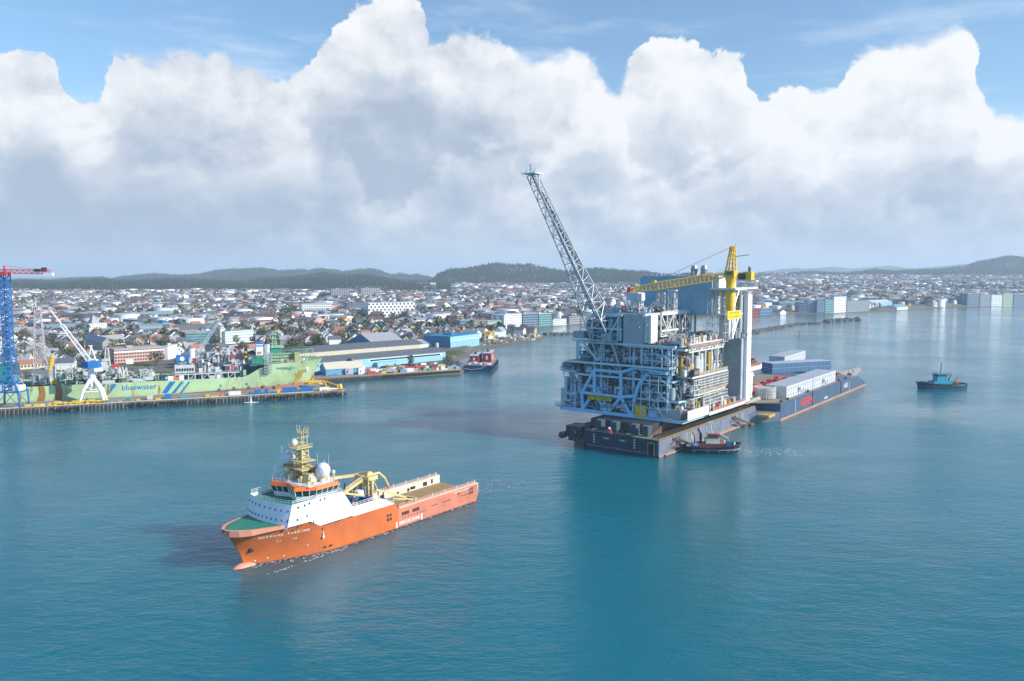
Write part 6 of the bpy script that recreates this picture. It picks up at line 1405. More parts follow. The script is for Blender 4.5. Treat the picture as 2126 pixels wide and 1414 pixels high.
BK = [
 ('office_block', 'large white office block with staggered dark honeycomb windows', 'office', 765, 660, 861, 657, 629, 26, 'white', 'roofg', 5, 12, dict(stag=True, ww=.42, wh=.62)),
 ('hospital_block', 'white five-storey block with black roof left of the dark office', 'building', 627, 653, 690, 651, 631, 24, 'white', 'roofd', 5, 14, dict(ww=.6, wh=.45)),
 ('apartment_tower', 'grey highrise slab before the forest, left one of the two tall slabs', 'highrise', 688, 623, 728, 622, 600.5, 18, 'grey', 'roofg', 8, 8, dict(ww=.5, wh=.6)),
 ('apartment_tower', 'grey highrise slab before the forest, right one of the two tall slabs', 'highrise', 750, 619, 790, 618, 599, 18, 'grey', 'roofg', 8, 8, dict(ww=.5, wh=.6)),
 ('apartment_tower', 'lower dark grey slab just left of the two tall slabs', 'highrise', 664, 622, 686, 622, 609, 16, 'bgrey', 'roofd', 4, 6, {}),
 ('office_block', 'dark blue grey office block left of the honeycomb office', 'office', 722, 650, 760, 649, 630, 30, 'bgrey', 'roofd', 5, 8, dict(ww=.7)),
 ('school_building', 'low white building with a long pale teal glass band', 'school', 660, 670, 714, 667, 654, 22, 'white', 'rooft', 2, 16, dict(ww=.8)),
 ('pink_hospital', 'long pink building with dark brown roof above the green ship', 'building', 496, 674, 571, 671, 653, 20, 'pink', 'roofb', 3, 18, dict(kind='gable', eave=.72, ww=.4)),
 ('pink_wing', 'short pink gable wing with white stripes at the left of the long pink building', 'building', 486, 673, 496, 672, 651, 22, 'pale', 'roofb', 3, 2, dict(kind='front', eave=.8)),
 ('teal_office', 'teal gridded office block left of the cream stair tower', 'office', 386, 716, 458, 713, 692, 22, 'teal', 'roofg', 4, 14, dict(ww=.62)),
 ('stair_block', 'slender cream stair tower between the two teal office wings', 'tower', 458, 715, 467.5, 714, 683, 16, 'cream', 'roofg', 0, 0, {}),
 ('teal_office', 'pale teal office wing right of the cream stair tower', 'office', 468, 715, 526, 710, 689, 20, 'white', 'rooft', 4, 14, dict(ww=.66, wm='teal')),
 ('pink_office', 'pink four-storey office with rows of dark windows behind the hull lettering', 'office', 238, 756, 340, 748, 727, 20, 'pale', 'roofg', 4, 18, dict(ww=.62, band=(.74,))),
 ('white_office', 'white stair block at the right end of the pink office', 'office', 340, 748, 349, 747, 720, 20, 'white', 'wroof', 0, 0, {}),
 ('apartment_block', 'pale green apartment block behind the blue tower crane', 'apartment block', 2, 706, 73, 702, 683, 16, 'paleg', 'roofg', 3, 14, dict(ww=.45, kind='gable', eave=.75)),
 ('glass_hall', 'grey blue hall with long window bands and rounded glass roof', 'hall', 285, 700, 345, 697, 684, 30, 'bgrey', 'rooft', 2, 20, dict(ww=.75)),
 ('hotel_building', 'white town hotel with grey pointed roof tower', 'hotel', 186, 695, 223, 692, 673, 22, 'white', 'roofg', 4, 8, dict(ww=.4)),
 ('long_building', 'long yellow brick building with grey roof', 'building', 234, 685, 293, 681, 672, 18, 'yellow', 'roofg', 2, 16, dict(kind='gable', eave=.7)),
 ('row_building', 'grey green row of narrow modern houses beside the yellow building', 'apartment block', 205, 698, 262, 696, 684, 16, 'concrete', 'roofg', 3, 14, dict(ww=.4)),
 ('long_hall', 'very long hall with blue grey roof behind the yellow building', 'hall', 250, 668, 368, 658, 652, 30, 'white', 'rooft', 0, 0, dict(kind='gable', eave=.45)),
 ('arch_building', 'dark glass arched building beside the orange brick block', 'building', 337, 695, 353, 694, 673, 34, 'dblue', 'wroof', 3, 4, {}),
 ('brick_block', 'orange brick block right of the dark arched building', 'building', 353, 695, 364, 693, 675, 34, 'orange', 'roofg', 4, 3, {}),
 ('row_building', 'pink and white row under a long dark roof above the teal office', 'apartment block', 370, 694, 460, 688, 676, 22, 'pale', 'roofd', 2, 18, dict(kind='gable', eave=.5)),
 ('apartment_block', 'cream two-storey building with grey hipped roof', 'building', 248, 672, 277, 670, 659, 16, 'cream', 'roofg', 2, 9, dict(kind='gable', eave=.6)),
 ('apartment_block', 'white balcony house under a curved dark roof above the pink office', 'apartment block', 279, 719, 309, 716, 699, 16, 'white', 'roofd', 2, 6, dict(kind='gable', eave=.6)),
 ('row_building', 'cream terrace with green grey roofs above the pink office', 'apartment block', 218, 719, 262, 714, 699, 16, 'cream', 'roofg', 2, 10, dict(kind='gable', eave=.55)),
 ('dark_hall', 'large dark blue hall behind the leaning white jib', 'hall', 86, 696, 160, 692, 674, 40, 'bgrey', 'roofd', 0, 0, {}),
 ('striped_building', 'white building with dark horizontal window stripes below the dark hall', 'building', 118, 709, 163, 706, 693, 22, 'white', 'roofg', 3, 1, dict(ww=.9, wh=.5)),
 ('barn_building', 'grey gabled warehouse left of the striped white building', 'warehouse', 95, 708, 118, 706, 686, 26, 'grey', 'roofg', 1, 3, dict(kind='front')),
 ('ferry_hall', 'long grey shed roof running down toward the quay', 'hall', 214, 744, 233, 742, 703, 70, 'concrete', 'roofg', 0, 0, dict(kind='front', eave=.75)),
 ('harbour_shed', 'white shed with rust red roof left of the portal crane', 'shed', 42, 768, 100, 764, 750, 14, 'cream', 'roofr', 1, 8, dict(kind='gable', eave=.6)),
 ('harbour_shed', 'white shed with rust red roof right of the turret', 'shed', 112, 764, 152, 761, 748, 14, 'white', 'roofr', 1, 6, dict(kind='gable', eave=.6)),
 ('white_tank_house', 'white windowless block behind the portal crane jib foot', 'building', 192, 746, 212, 744, 731, 14, 'white', 'wroof', 0, 0, {}),
 ('peach_school', 'peach coloured school with a corner tower at each end', 'school', 1015, 646, 1083, 643, 635, 22, 'peach', 'roofd', 2, 14, dict(ww=.4)),
 ('church', 'white church gable with steep orange roof', 'church', 914, 645, 938, 643, 628, 20, 'white', 'roofr', 1, 3, dict(kind='front', eave=.35)),
 ('white_tower', 'slim white chimney like tower above the honeycomb office', 'tower', 815, 628, 820, 628, 611, 8, 'white', 'wroof', 0, 0, {}),
 ('long_block', 'low pale blue grey block with a thin mast right of the honeycomb office', 'building', 872, 634, 897, 633, 624, 20, 'bgrey', 'roofg', 2, 6, {}),
 ('brick_block', 'small orange brick block above the blue waterfront flats', 'building', 943, 670, 962, 669, 656, 18, 'orange', 'wroof', 3, 5, {}),
 ('waterfront_flats', 'blue grey waterfront flats at the left end of the shore row', 'apartment block', 955, 688, 983, 687, 666, 18, 'bgrey', 'roofg', 4, 7, {}),
 ('waterfront_flats', 'yellow green waterfront flats beside the blue grey ones', 'apartment block', 984, 689, 1012, 688, 666, 18, 'paleg', 'roofr', 4, 7, {}),
 ('waterfront_flats', 'dark green waterfront flats left of the white balcony block', 'apartment block', 1012, 688, 1040, 686, 666, 18, 'teal', 'roofg', 4, 7, dict(wm='paleg')),
 ('waterfront_flats', 'white waterfront block with balconies, tallest on the inner shore', 'apartment block', 1047, 684, 1083, 682, 653, 22, 'white', 'wroof', 6, 8, {}),
 ('waterfront_flats', 'slate grey waterfront block right of the white balcony block', 'apartment block', 1086, 679, 1117, 678, 652, 22, 'bgrey', 'roofg', 5, 6, dict(ww=.8)),
 ('waterfront_flats', 'pale teal glass waterfront block left of the flare tower', 'apartment block', 1119, 677, 1145, 676, 652, 22, 'teal', 'wroof', 5, 5, dict(ww=.75)),
 ('waterfront_flats', 'low white waterfront terrace just left of the flare tower foot', 'apartment block', 1148, 676, 1176, 675, 663, 18, 'white', 'roofg', 3, 7, {}),
 ('waterfront_flats', 'grey waterfront terrace seen through the flare tower', 'apartment block', 1182, 673, 1215, 672, 657, 18, 'concrete', 'roofd', 3, 7, {}),
 ('rowhouse', 'red and blue wooden rowhouses on the shore right of the white slab', 'rowhouse', 1556, 656, 1577, 655, 642, 14, 'red', 'roofd', 2, 6, {}),
 ('rowhouse', 'blue wooden rowhouses on the shore beside the red ones', 'rowhouse', 1578, 655, 1602, 654, 641, 14, 'sky', 'roofr', 2, 6, {}),
 ('boathouse', 'small white boathouse on the shore right of the rowhouses', 'boathouse', 1620, 654, 1632, 653, 644, 16, 'white', 'roofd', 0, 0, dict(kind='front')),
 ('waterfront_flats', 'low slate flats at the left end of the far shore row', 'apartment block', 1658, 650, 1676, 650, 630, 22, 'bgrey', 'roofg', 4, 4, {}),
 ('waterfront_flats', 'grey flats, second in the far shore row', 'apartment block', 1677, 650, 1694, 650, 626, 22, 'grey', 'roofg', 5, 4, dict(wm='bgrey')),
 ('waterfront_flats', 'slate blue flats, third in the far shore row', 'apartment block', 1695.5, 651, 1711, 651, 625, 22, 'bgrey', 'rooft', 5, 4, dict(wm='wroof')),
 ('waterfront_flats', 'teal edged flats just left of the pointed white ones', 'apartment block', 1712.5, 651, 1729, 651, 624, 22, 'teal', 'roofg', 5, 4, {}),
 ('waterfront_flats', 'pale flats with tall white balcony columns and pointed roofs', 'apartment block', 1731, 650, 1756, 649, 617, 22, 'white', 'rooft', 6, 6, dict(ww=.4)),
 ('waterfront_flats', 'grey blue flats with pale bays right of the pointed roofs', 'apartment block', 1758, 648, 1805, 646, 626, 22, 'grey', 'rooft', 5, 11, dict(ww=.45)),
 ('white_hangar', 'pale turquoise and white hangar on the far shore', 'hangar', 1812, 637, 1852, 634, 624, 30, 'lblue', 'wroof', 0, 0, dict(kind='gable', eave=.6)),
 ('tan_block', 'tan block behind the far hangar', 'building', 1846, 624, 1868, 624, 613, 26, 'cream', 'roofg', 2, 5, {}),
 ('white_shed', 'white gabled shed at the far waterline', 'shed', 1862, 644, 1885, 643, 633, 18, 'white', 'rooft', 0, 0, dict(kind='gable', eave=.5)),
 ('grey_hall', 'wide low grey blue hall above the rowhouses', 'hall', 1618, 640, 1682, 638, 627, 30, 'bgrey', 'rooft', 1, 14, {}),
 ('white_cube', 'bright white cube building high on the far slope', 'building', 1771, 591, 1787, 591, 578, 30, 'white', 'wroof', 2, 4, {}),
 ('long_white_hall', 'long thin white hall on the far slope', 'hall', 1718, 594, 1762, 594, 588.5, 30, 'white', 'wroof', 0, 0, {}),
 ('long_white_hall', 'second long white hall right of the white cube', 'hall', 1790, 596, 1840, 596, 590, 30, 'cream', 'wroof', 0, 0, {}),
 ('orange_hall', 'orange roofed building on the far slope', 'building', 1724, 610, 1759, 610, 601, 24, 'peach', 'roofr', 1, 6, dict(kind='gable', eave=.5)),
 ('grey_block', 'long grey block on the far slope right of the cream hall', 'building', 1866, 592, 1896, 591, 584, 24, 'grey', 'roofg', 2, 8, {}),
]
for i, (a, w) in enumerate(((2008, 24), (2034, 22), (2058, 22), (2082, 20), (2104, 26), (2132, 24))):
    BK.append(('waterfront_flats', ['slate flats at the left end of the far right shore', 'grey flats, second in the far right shore row', 'white balcony flats, third in the far right shore row', 'pale green flats, fourth in the far right shore row', 'grey blue flats, fifth in the far right shore row', 'white flats at the right edge of the photo'][i], 'apartment block', a, 636-i*.3, a+w, 635.6-i*.3, 611+(i % 3), 24, ['bgrey', 'grey', 'white', 'paleg', 'bgrey', 'white'][i], 'roofg', 6, 6, dict(wm='bgrey' if i == 2 else None)))
for i, (a, b_) in enumerate(((866, 877), (878, 891), (892, 905), (880, 892), (893, 903))):
    BK.append(('terrace_block', ['upper left white terrace block on the wooded slope', 'upper middle white terrace block on the wooded slope', 'upper right white terrace block on the wooded slope', 'lower left grey terrace block on the wooded slope', 'lower right grey terrace block on the wooded slope'][i], 'apartment block', a, 594+(i > 2)*8, b_, 594+(i > 2)*8, 587+(i > 2)*7.5, 16, 'white' if i < 3 else 'grey', 'roofg', 2, 4, {}))
for i in range(5):
    a = 871+i*17; BK.append(('boathouse', ['leftmost', 'second', 'third', 'fourth', 'rightmost'][i]+' of the five big white gabled houses behind the blue warehouse', 'house', a, 695, a+14.5, 694.5, 677, 16, 'white', 'roofd', 2, 4, dict(kind='front', eave=.5, ww=.4)))
for (nm, lb, ct, a, b_, c, d, e, dp, wl__, rf, rw, cl_, kw) in BK:
    kw = dict(kw)
    if kw.get('wm'): kw['wm'] = T[kw['wm']]
    else: kw.pop('wm', None)
    t, fr, L, H_ = block(nm, lb, ct, a, b_, c, d, e, dp, T and wl__, rf, rw, cl_, **kw)
    if nm == 'peach_school':
        for x in (0, L-9): MB().box(x, x+9, -1, 9, -2, H_+5).build('corner_tower', T['peach'], t); q = MB(); q.loft([[(x-1, -2, H_+5), (x+10, -2, H_+5), (x+10, 10, H_+5), (x-1, 10, H_+5)], [(x+3.4, 3, H_+13), (x+5.6, 3, H_+13), (x+5.6, 5, H_+13), (x+3.4, 5, H_+13)]]); q.build('tower_roof', T['roofd'], t)
    if nm == 'hotel_building': q = MB(); q.loft([[(5, 3, H_), (16, 3, H_), (16, 14, H_), (5, 14, H_)], [(9.6, 7.6, H_+10), (11.4, 7.6, H_+10), (11.4, 9.4, H_+10), (9.6, 9.4, H_+10)]]); q.build('tower_roof', T['roofg'], t)
    if nm == 'glass_hall': q = MB(); q.prism_x([(12+12*math.cos(a_), H_+.5+4.5*math.sin(a_)) for a_ in [i*math.pi/8 for i in range(9)]], 3, L-3); q.build('glass_roof', T['rooft'], t)
    if nm == 'arch_building': q = MB(); q.prism_y([(L/2-L/2*math.cos(a_), H_+.5+3*math.sin(a_)) for a_ in [i*math.pi/6 for i in range(7)]], 0, 34); q.build('arch_roof', T['dblue'], t)
    if nm == 'long_block': MB().tube((L+8, 0, -2), (L+8, 0, 26), .5, 6).build('mast', T['bgrey'], t)
# ------------------------------------------------------------------ shipyard
q2 = thing('quay', 'concrete shipyard quay with yellow edge in front of the long factory', 'quay', (*G(600, 799), 0), 0)
p0 = G(600, 799); p1 = G(958, 775.5); FQ2 = Frame(*p0, math.atan2(p1[1]-p0[1], p1[0]-p0[0])); L2 = math.dist(p0, p1); q2.rotation_euler = (0, 0, FQ2.a)
MB().box(-60, L2, .5, 60, -4, 3.1).build('quay_wall', CONC, q2); MB().box(-60, L2+.3, .2, 60.2, 3.1, 3.5).build('deck_slab', QDK, q2)
q = MB(); r = random.Random(12)
for i in range(110): x = -30+i*(L2+28)/110; q.box(x, x+.6, -.1, .45, -2, 2.6)
q.build('timber_piles', MATS['dark_timber'], q2, kind='stuff')
q = MB()
for i in range(34): x = L2-66+i*1.95; q.tube((x, -.5, 1.9), (x, .4, 1.9), .8, 8)
q.each('tyre_fender', RUBBER, q2); MB().box(L2-70, L2+.1, .1, .4, 3.5, 3.75).box(L2, L2+.4, .2, 18, 3.3, 3.75).build('yellow_edge', YB, q2)
# long factory
x0, y0, z0 = TG(560, 783); x1, y1, z1 = TG(925, 747); FF = Frame(x0, y0, math.atan2(y1-y0, x1-x0)); LL = math.dist((x0, y0), (x1, y1))
t = thing('long_factory', 'very long light blue factory with cream clerestory and black roofs behind the quay', 'factory', (x0, y0, 3.4), FF.a)
MB().box(0, LL, 0, 10, -1, 7.4).build('front_wall', T['lblue'], t); MB().prism_x([(-.6, 7.5), (13, 10.5), (13, 10.9), (-.6, 7.9)], -.5, LL+.5).build('lower_roof', T['roofd'], t)
MB().box(0, LL-16, 13, 40, -1, 14.6).build('clerestory', T['cream'], t); q = MB(); q.prism_x([(12.4, 14.6), (26, 18), (26, 18.4), (12.4, 15)], -.5, LL-15); q.prism_x([(26, 18), (41, 14.6), (41, 15), (26, 18.4)], -.5, LL-15); q.build('upper_roof', T['roofd'], t)
q = MB(); 
for i in range(90): x = 2+i*(LL-20)/90; q.box(x, x+.25, 12.85, 13, 10.95, 14.4)
q.build('clerestory_ribs', T['grey'], t, kind='stuff')
MB().box(LL*.52, LL-4, -.14, 0, 4.4, 6.4).build('window_band', T['white'], t)
me_ = wmesh(1.3, 1.3, WG)
for i in range(60): link('window', me_, t, (LL*.53+i*(LL*.46-4)/60, -.2, 5.4))
for i in range(14): link('window', me_, t, (LL*.2+i*LL*.02, -.05, 5.2))
for f in (.1, .3, .5, .7, .9): c = FF.w(LL*f, 20); occupy(*c, 34)
MB().prism_y([(LL*.40, 0), (LL*.40, 9), (LL*.44, 5), (LL*.44, 0)], -6, -.1).build('blue_annex', T['dblue'], t); MB().box(LL*.55, LL*.68, -5, -.1, 0, 3.6).build('annex', T['lblue'], t)
# blue gabled halls
t, fr, L, H_ = block('gable_hall', 'big grey roofed hall with dark blue gable behind the long factory', 'hall', 779, 729, 845, 724, 697, 56, 'dblue', 'roofg', 0, 0, kind='gable', eave=.35)
t, fr, L, H_ = block('low_hall', 'low grey roofed hall between the big gable hall and the long factory', 'hall', 762, 733, 912, 719, 716, 22, 'white', 'roofg', 0, 0, kind='gable', eave=.5)
t, fr, L, H_ = block('blue_warehouse', 'light blue warehouse with dark blue end wall at the head of the quay', 'warehouse', 935, 723, 995, 718, 697, 34, 'lblue', 'dblue', 0, 0, kind='flat')
MB().box(-.2, 0, 0, 34, -2, H_).build('end_wall', T['dblue'], t)
q = MB(); 
for i in range(16): q.box(i*L/16, i*L/16+.3, -.2, 0, 0, H_*.72, 0)
q.build('wall_ribs', T['sky'], t, kind='stuff'); MB().box(0, L, -.1, 0, H_*.62, H_*.70).build('cream_band', T['cream'], t); MB().tube((-4, 14, -1), (-4, 14, 6.5), 1.8, 10).build('silo', T['cream'], t)
block('white_shed', 'white roofed shed behind the left part of the long factory', 'shed', 692, 737, 739, 732, 722, 26, 'white', 'wroof', 0, 0, kind='gable', eave=.5)
t, fr, L, H_ = block('dome_tent', 'pale round topped tent hall above the bow of the green ship', 'tent', 648, 741, 674, 738, 727, 18, 'white', 'wroof', 0, 0, kind='gable', eave=.7)
block('quay_shed', 'sky blue quay shed with long cream roof beside the green bow', 'shed', 677, 786, 757, 779, 761, 16, 'blue', 'cream', 0, 0, kind='gable', eave=.55)
for (a, b_, lb) in ((718, 733, 'white advertising banner at the left end of the pair by the quay shed'), (745, 758, 'white advertising banner at the right end of the pair by the quay shed')):
    x0, y0, z0 = TG(a, 786); x1, y1, z1 = TG(b_, 785); tt = thing('banner_frame', lb, 'banner', (x0, y0, 3.5), math.atan2(y1-y0, x1-x0)); L = math.dist((x0, y0), (x1, y1))
    MB().box(0, L, 0, .3, .4, 5.2).build('banner', WHITE, tt); MB().box(0, .2, .3, 2, 0, 5).box(L-.2, L, .3, 2, 0, 5).build('frame', STEEL, tt); MB().box(L*.15, L*.35, -.05, 0, 1.4, 3.6).build('printed_mark', RED if a < 730 else BLUE, tt)
# crates and containers over the yard
r = random.Random(21); pal = [(BLUE, 'blue'), (LITEB, 'light blue'), (RED, 'red'), (OCHRE, 'brown'), (WHITE, 'white'), (YB, 'yellow'), (GREY, 'grey'), (WHITE, 'white'), (GREY, 'grey'), (T['concrete'], 'pale grey'), (BLK, 'black'), (mat('yard_green', (.03, .28, .16), .5), 'green'), (TAN, 'tan')]
YN = ['near the banners', 'in front of the small annex', 'in the middle of the shipyard quay', 'before the right half of the factory', 'near the red module barge']
for i in range(78):
    f = r.random(); px = 762+f*190; x, y = FQ2.onz(px, 788-(px-730)*.062-r.random()**1.1*24*(1-.3*f), 3.5); y = max(y, 3)
    m, cn = r.choice(pal); l = 2.2+r.random()*5; w_ = 2+r.random(); h = 1+r.random()*2.2
    clutterbox(FQ2, 'yard_container', 'container', '%s %s %s yard container %s' % ('long' if l > 4.6 else 'short', 'tall' if h > 2.1 else 'low', cn, YN[min(4, int((px-762)/38))]), x, y, 3.51, l, w_, h, m, 'containers on the shipyard quay')
steelpile(FQ2, 'steel_stock', 'dark heaps of steel stock between the factory and the red module barge', L2-4, 34, 3.5, 60, 36, 26, mat('dark_blue_steel', (.06, .08, .11), .6), 31, 2)
steelpile(FQ2, 'steel_stock', 'white pipe stock in the middle of the shipyard quay', L2*.58, 24, 3.5, 30, 20, 8, WHITE, 32, 1.2)
steelpile(FQ2, 'steel_stock', 'red and rusty frames before the right end of the factory', L2*.78, 22, 3.5, 30, 18, 8, RED, 33, 1.6)
ct = thing('mobile_crane', 'pinkish mobile crane with short raised boom in front of the factory', 'crane', (*FQ2.w(L2*.46, 28), 3.5), FQ2.a)
MB().box(-4, 4, -1.5, 1.5, .8, 2).build('carrier', PKR, ct); MB().beam((0, 0, 2.4), (-7, 2, 10), 1.0).build('boom', PKR, ct); MB().box(-1.5, 1.5, -1.4, 1.4, 2, 3.6).build('cab', mat('pale_pink', (.6, .4, .4)), ct); q = MB()
for x in (-3, -1, 1, 3): q.tube((x, -1.6, .6), (x, 1.6, .6), .6, 8)
q.each('wheel_axle', RUBBER, ct)
# barge with two red modules
p0 = G(962, 769.5); p1 = G(1021, 770.5); p2 = G(1034, 752); RB = Frame(*p0, math.atan2(p1[1]-p0[1], p1[0]-p0[0])); Lr = math.dist(p0, p1)
rb = thing('module_barge', 'navy flat barge with tan deck carrying two red house modules', 'barge', (*RB.o, 0), RB.a)
sk_ = RB.onz(1034, 754, 0)
MB().prism([(0, 0), (Lr, 0), (sk_[0], sk_[1]), (sk_[0]-Lr, sk_[1])], -2, 4.6).build('hull', mat('barge_navy', (.015, .06, .14), .45, dirt=.2), rb); MB().prism([(.4, .4), (Lr-.4, .4), (sk_[0]-.6, sk_[1]-.6), (sk_[0]-Lr+.6, sk_[1]-.6)], 4.6, 4.7).build('deck', mat('salmon_deck', (.42, .29, .20), .8), rb)
q = MB(); q.path([(0, -.3, 2), (Lr*.3, -.6, .9), (Lr*.6, -.5, 2), (Lr*.8, -.2, 4.5)], .22, 5); q.build('mooring_hose', CREAM, rb)
q = MB()
for k in range(7): f = k/7; q.tube((Lr+(sk_[0]-Lr)*f+.3, sk_[1]*f, 2.4), (Lr+(sk_[0]-Lr)*f+1.1, sk_[1]*f, 2.4), 1.3, 8)
q.each('tyre_fender', RUBBER, rb)
for (a, b_, pt, pb, lb, yy) in ((975, 993, 735, 749, 'left dark red house module with pale roof on the navy barge', .30), (1002, 1019, 731, 750, 'right dark red house module with pale roof on the navy barge', .34)):
    xa_ = RB.ony(a, pb, sk_[1]*yy)[0]; xb2 = RB.ony(b_, pb, sk_[1]*yy)[0]; w = RB.w(xa_, sk_[1]*yy); h = (pb-pt)/FOC*w[1]
    tt = thing('red_module', lb, 'house module', (*w, 4.72), RB.a, 'red modules on the navy barge'); L = xb2-xa_; D_ = sk_[1]*.5; sh = (sk_[0]-Lr)/sk_[1]*D_
    MB().prism([(0, 0), (L, 0), (L+sh, D_), (sh, D_)], 0, h).build('wall', mat('module_red', (.28, .035, .045), .5), tt); MB().prism([(-.2, -.2), (L+.2, -.2), (L+sh+.2, D_+.2), (sh-.2, D_+.2)], h, h+.5).build('roof', T['wroof'], tt)
    MB().box(L*.4, L*.62, -.12, 0, h*.35, h*.75).build('door', WHITE, tt); MB().prism([(L+.25, 1), (L+.35, 1), (L+sh*.8+.35, D_*.8), (L+sh*.8+.25, D_*.8)], 1, h*.8).build('side_cladding', mat('pale_red', (.6, .25, .22)), tt); MB().box(L*.3+sh*.5, L*.6+sh*.5, D_*.4, D_*.55, h+.5, h+1.8).build('roof_unit', BLK, tt)
q = MB(); r = random.Random(8)
for i in range(16): x = 3+r.random()*(Lr-6); q.box(x, x+1+r.random()*2, 2+r.random()*5, 8+r.random()*2, 4.7, 5.4+r.random()*1.4, r.randrange(3))
q.build('deck_cargo', [WHITE, CREAM, GREY], rb, kind='stuff')
# peninsula: yellow gantry, tent, debris
x, y, z = TG(1016, 708); t = thing('yellow_gantry', 'yellow portal frame on the rocky point behind the blue warehouse', 'gantry', (x, y, z), .1)
q = MB()
for a in (-5.4, 5.4):
    for b_ in (-3, 3): q.beam((a, b_, -1), (a, b_, 11), .9)
q.build('legs', YEL, t); q = MB()
for b_ in (-3, 3): q.beam((-5.6, b_, 10.6), (5.6, b_, 10.6), 1.1); q.beam((-5.4, b_, 6.8), (5.4, b_, 6.8), .7)
for k in range(5): q.beam((-5+k*2.4, -3, 10.6), (-4+k*2.4, -3, 7), .4)
q.build('top_frame', YEL, t)
x, y, z = TG(1024, 701); t = thing('tunnel_tent', 'white rounded tunnel tent behind the yellow portal frame', 'tent', (x, y, z), .12)
q = MB(); q.prism_x([(9-9*math.cos(a_), 6.2*math.sin(a_)) for a_ in [i*math.pi/10 for i in range(11)]], 0, 15); q.build('canvas', WHITE, t); MB().box(2, 6, -.2, 0, 0, 3).build('door', GREY, t)
occupy(x+8, y, 16)
x, y, z = TG(992, 700); t = thing('white_boat', 'white boat on land behind the blue warehouse', 'boat', (x, y, z), .3); MB().prism([(-5, -1.6), (4, -1.6), (6.5, 0), (4, 1.6), (-5, 1.6)], 1, 3.4).build('hull', WHITE, t); MB().box(-2, 2, -1.2, 1.2, 3.4, 5.4).tube((0, 0, 5.4), (0, 0, 9), .12, 5).build('cabin', WHITE, t)
Fp = Frame(*TG(996, 716)[:2], .17)
def debris(name, label, pts, n, seed, pal, kind='stuff', smin=.5, smax=3.0):
    r = random.Random(seed); q = MB(); k = 0
    while k < n:
        px = pts[0]+r.random()*(pts[1]-pts[0]); py = pts[2]+r.random()*(pts[3]-pts[2]); g = G(px, py, 3)
        if float(sdist([g[0]], [g[1]])[0]) < 1.5: k += .2; continue
        z = gz(*g); s_ = smin+r.random()*(smax-smin); a = r.random()*3; c_, s2 = math.cos(a)*s_, math.sin(a)*s_; h = s_*(.3+r.random()*.8)
        q.prism([(g[0]-c_, g[1]-s2), (g[0]+s2*.6, g[1]-c_*.6), (g[0]+c_, g[1]+s2), (g[0]-s2*.6, g[1]+c_*.6)], z-.5, [z+h, z+h*.7, z+h*.9, z+h*.5], r.randrange(len(pal))); k += 1
    o = q.build(name, pal, None); o['kind'] = 'stuff'; tag(o, label, 'rubble'); return o
debris('rubble', 'pale stones and scrap spread over the rocky point', (1000, 1130, 697, 718), 700, 4, [ROCK, QDK, LGREY, CREAM, TAN, mat('dark_scrap', (.05, .06, .07), .8)], smax=2.2)
debris('stone_bank', 'pale quarry bank and parked machinery behind the low grey hall', (835, 915, 698, 714), 500, 6, [QDK, CREAM, TAN, ROCK, T['bgrey']], smax=3)
debris('yard_stock', 'scattered yard goods along the inner quay', (640, 700, 772, 790), 260, 7, [QDK, RED, BLK, LGREY, TAN, BLUE], smax=1.4)
# breakwaters
def mound(name, label, pts, w0, h0, seed, grow=None):
    P = [Vector((*G(*p), 0)) for p in pts]; r = random.Random(seed); q = MB()
    for a, b_ in zip(P[:-1], P[1:]):
        d = b_-a; L = d.length; n = max(2, int(L/2.2)); nn = Vector((-d.y, d.x, 0)).normalized()
        for i in range(n):
            for j in range(3):
                c = a+d*((i+r.random())/n)+nn*((r.random()-.5)*w0); s_ = 1.6+r.random()*2.4; h = h0*(1-abs((c-a).dot(nn))/w0)*(.6+.6*r.random()); an = r.random()*3
                q.prism([(c.x+s_*math.cos(an+k*1.57)*(.7+.5*r.random()), c.y+s_*math.sin(an+k*1.57)*(.7+.5*r.random())) for k in range(4)], -1.5, [h*(.7+.5*r.random()) for k in range(4)])
        q.prism([tuple((a-nn*w0*.6).xy), tuple((b_-nn*w0*.6).xy), tuple((b_+nn*w0*.6).xy), tuple((a+nn*w0*.6).xy)], -2, .4)
    return tag(q.build(name, ROCK), label, 'breakwater')
mound('breakwater', 'long thin stone breakwater curving right from behind the white tower slab', [(1560, 690), (1600, 684), (1640, 677), (1662, 673.5), (1700, 672.5)], 6, 3.2, 1)
mound('breakwater', 'outer stone breakwater ending in a low rock mound', [(1712, 669.5), (1750, 667.5), (1768, 666), (1783, 665.5)], 9, 5.5, 2)
mound('breakwater', 'short low breakwater left of the flare tower foot', [(1131, 696), (1160, 695), (1200, 694)], 9, 3.4, 3)
mound('breakwater', 'small rocks at the inner end of the long breakwater', [(1560, 693), (1571, 692)], 5, 2.4, 4)
x, y, z = TG(493, 600); hx = (493-1063)/FOC*6500; hzt = gz(hx, 6500)
t = thing('radio_mast', 'thin radio mast on top of the far wooded ridge', 'radio mast', (hx, 6500, hzt-2), 0); MB().tube((0, 0, 0), (0, 0, 62), 1.3, 6, r2=.5).build('mast', T['bgrey'], t); MB().box(-2, 2, -2, 2, 30, 33).build('antenna_platform', T['bgrey'], t)
x, y, z = TG(1845, 600); t = thing('radio_mast', 'slim pale mast among the houses of the far slope', 'radio mast', (x, y, z), 0); MB().tube((0, 0, 0), (0, 0, 48), .8, 6).build('mast', T['grey'], t); MB().box(-1.5, 1.5, -1.5, 1.5, 38, 40).build('antenna_platform', T['grey'], t)
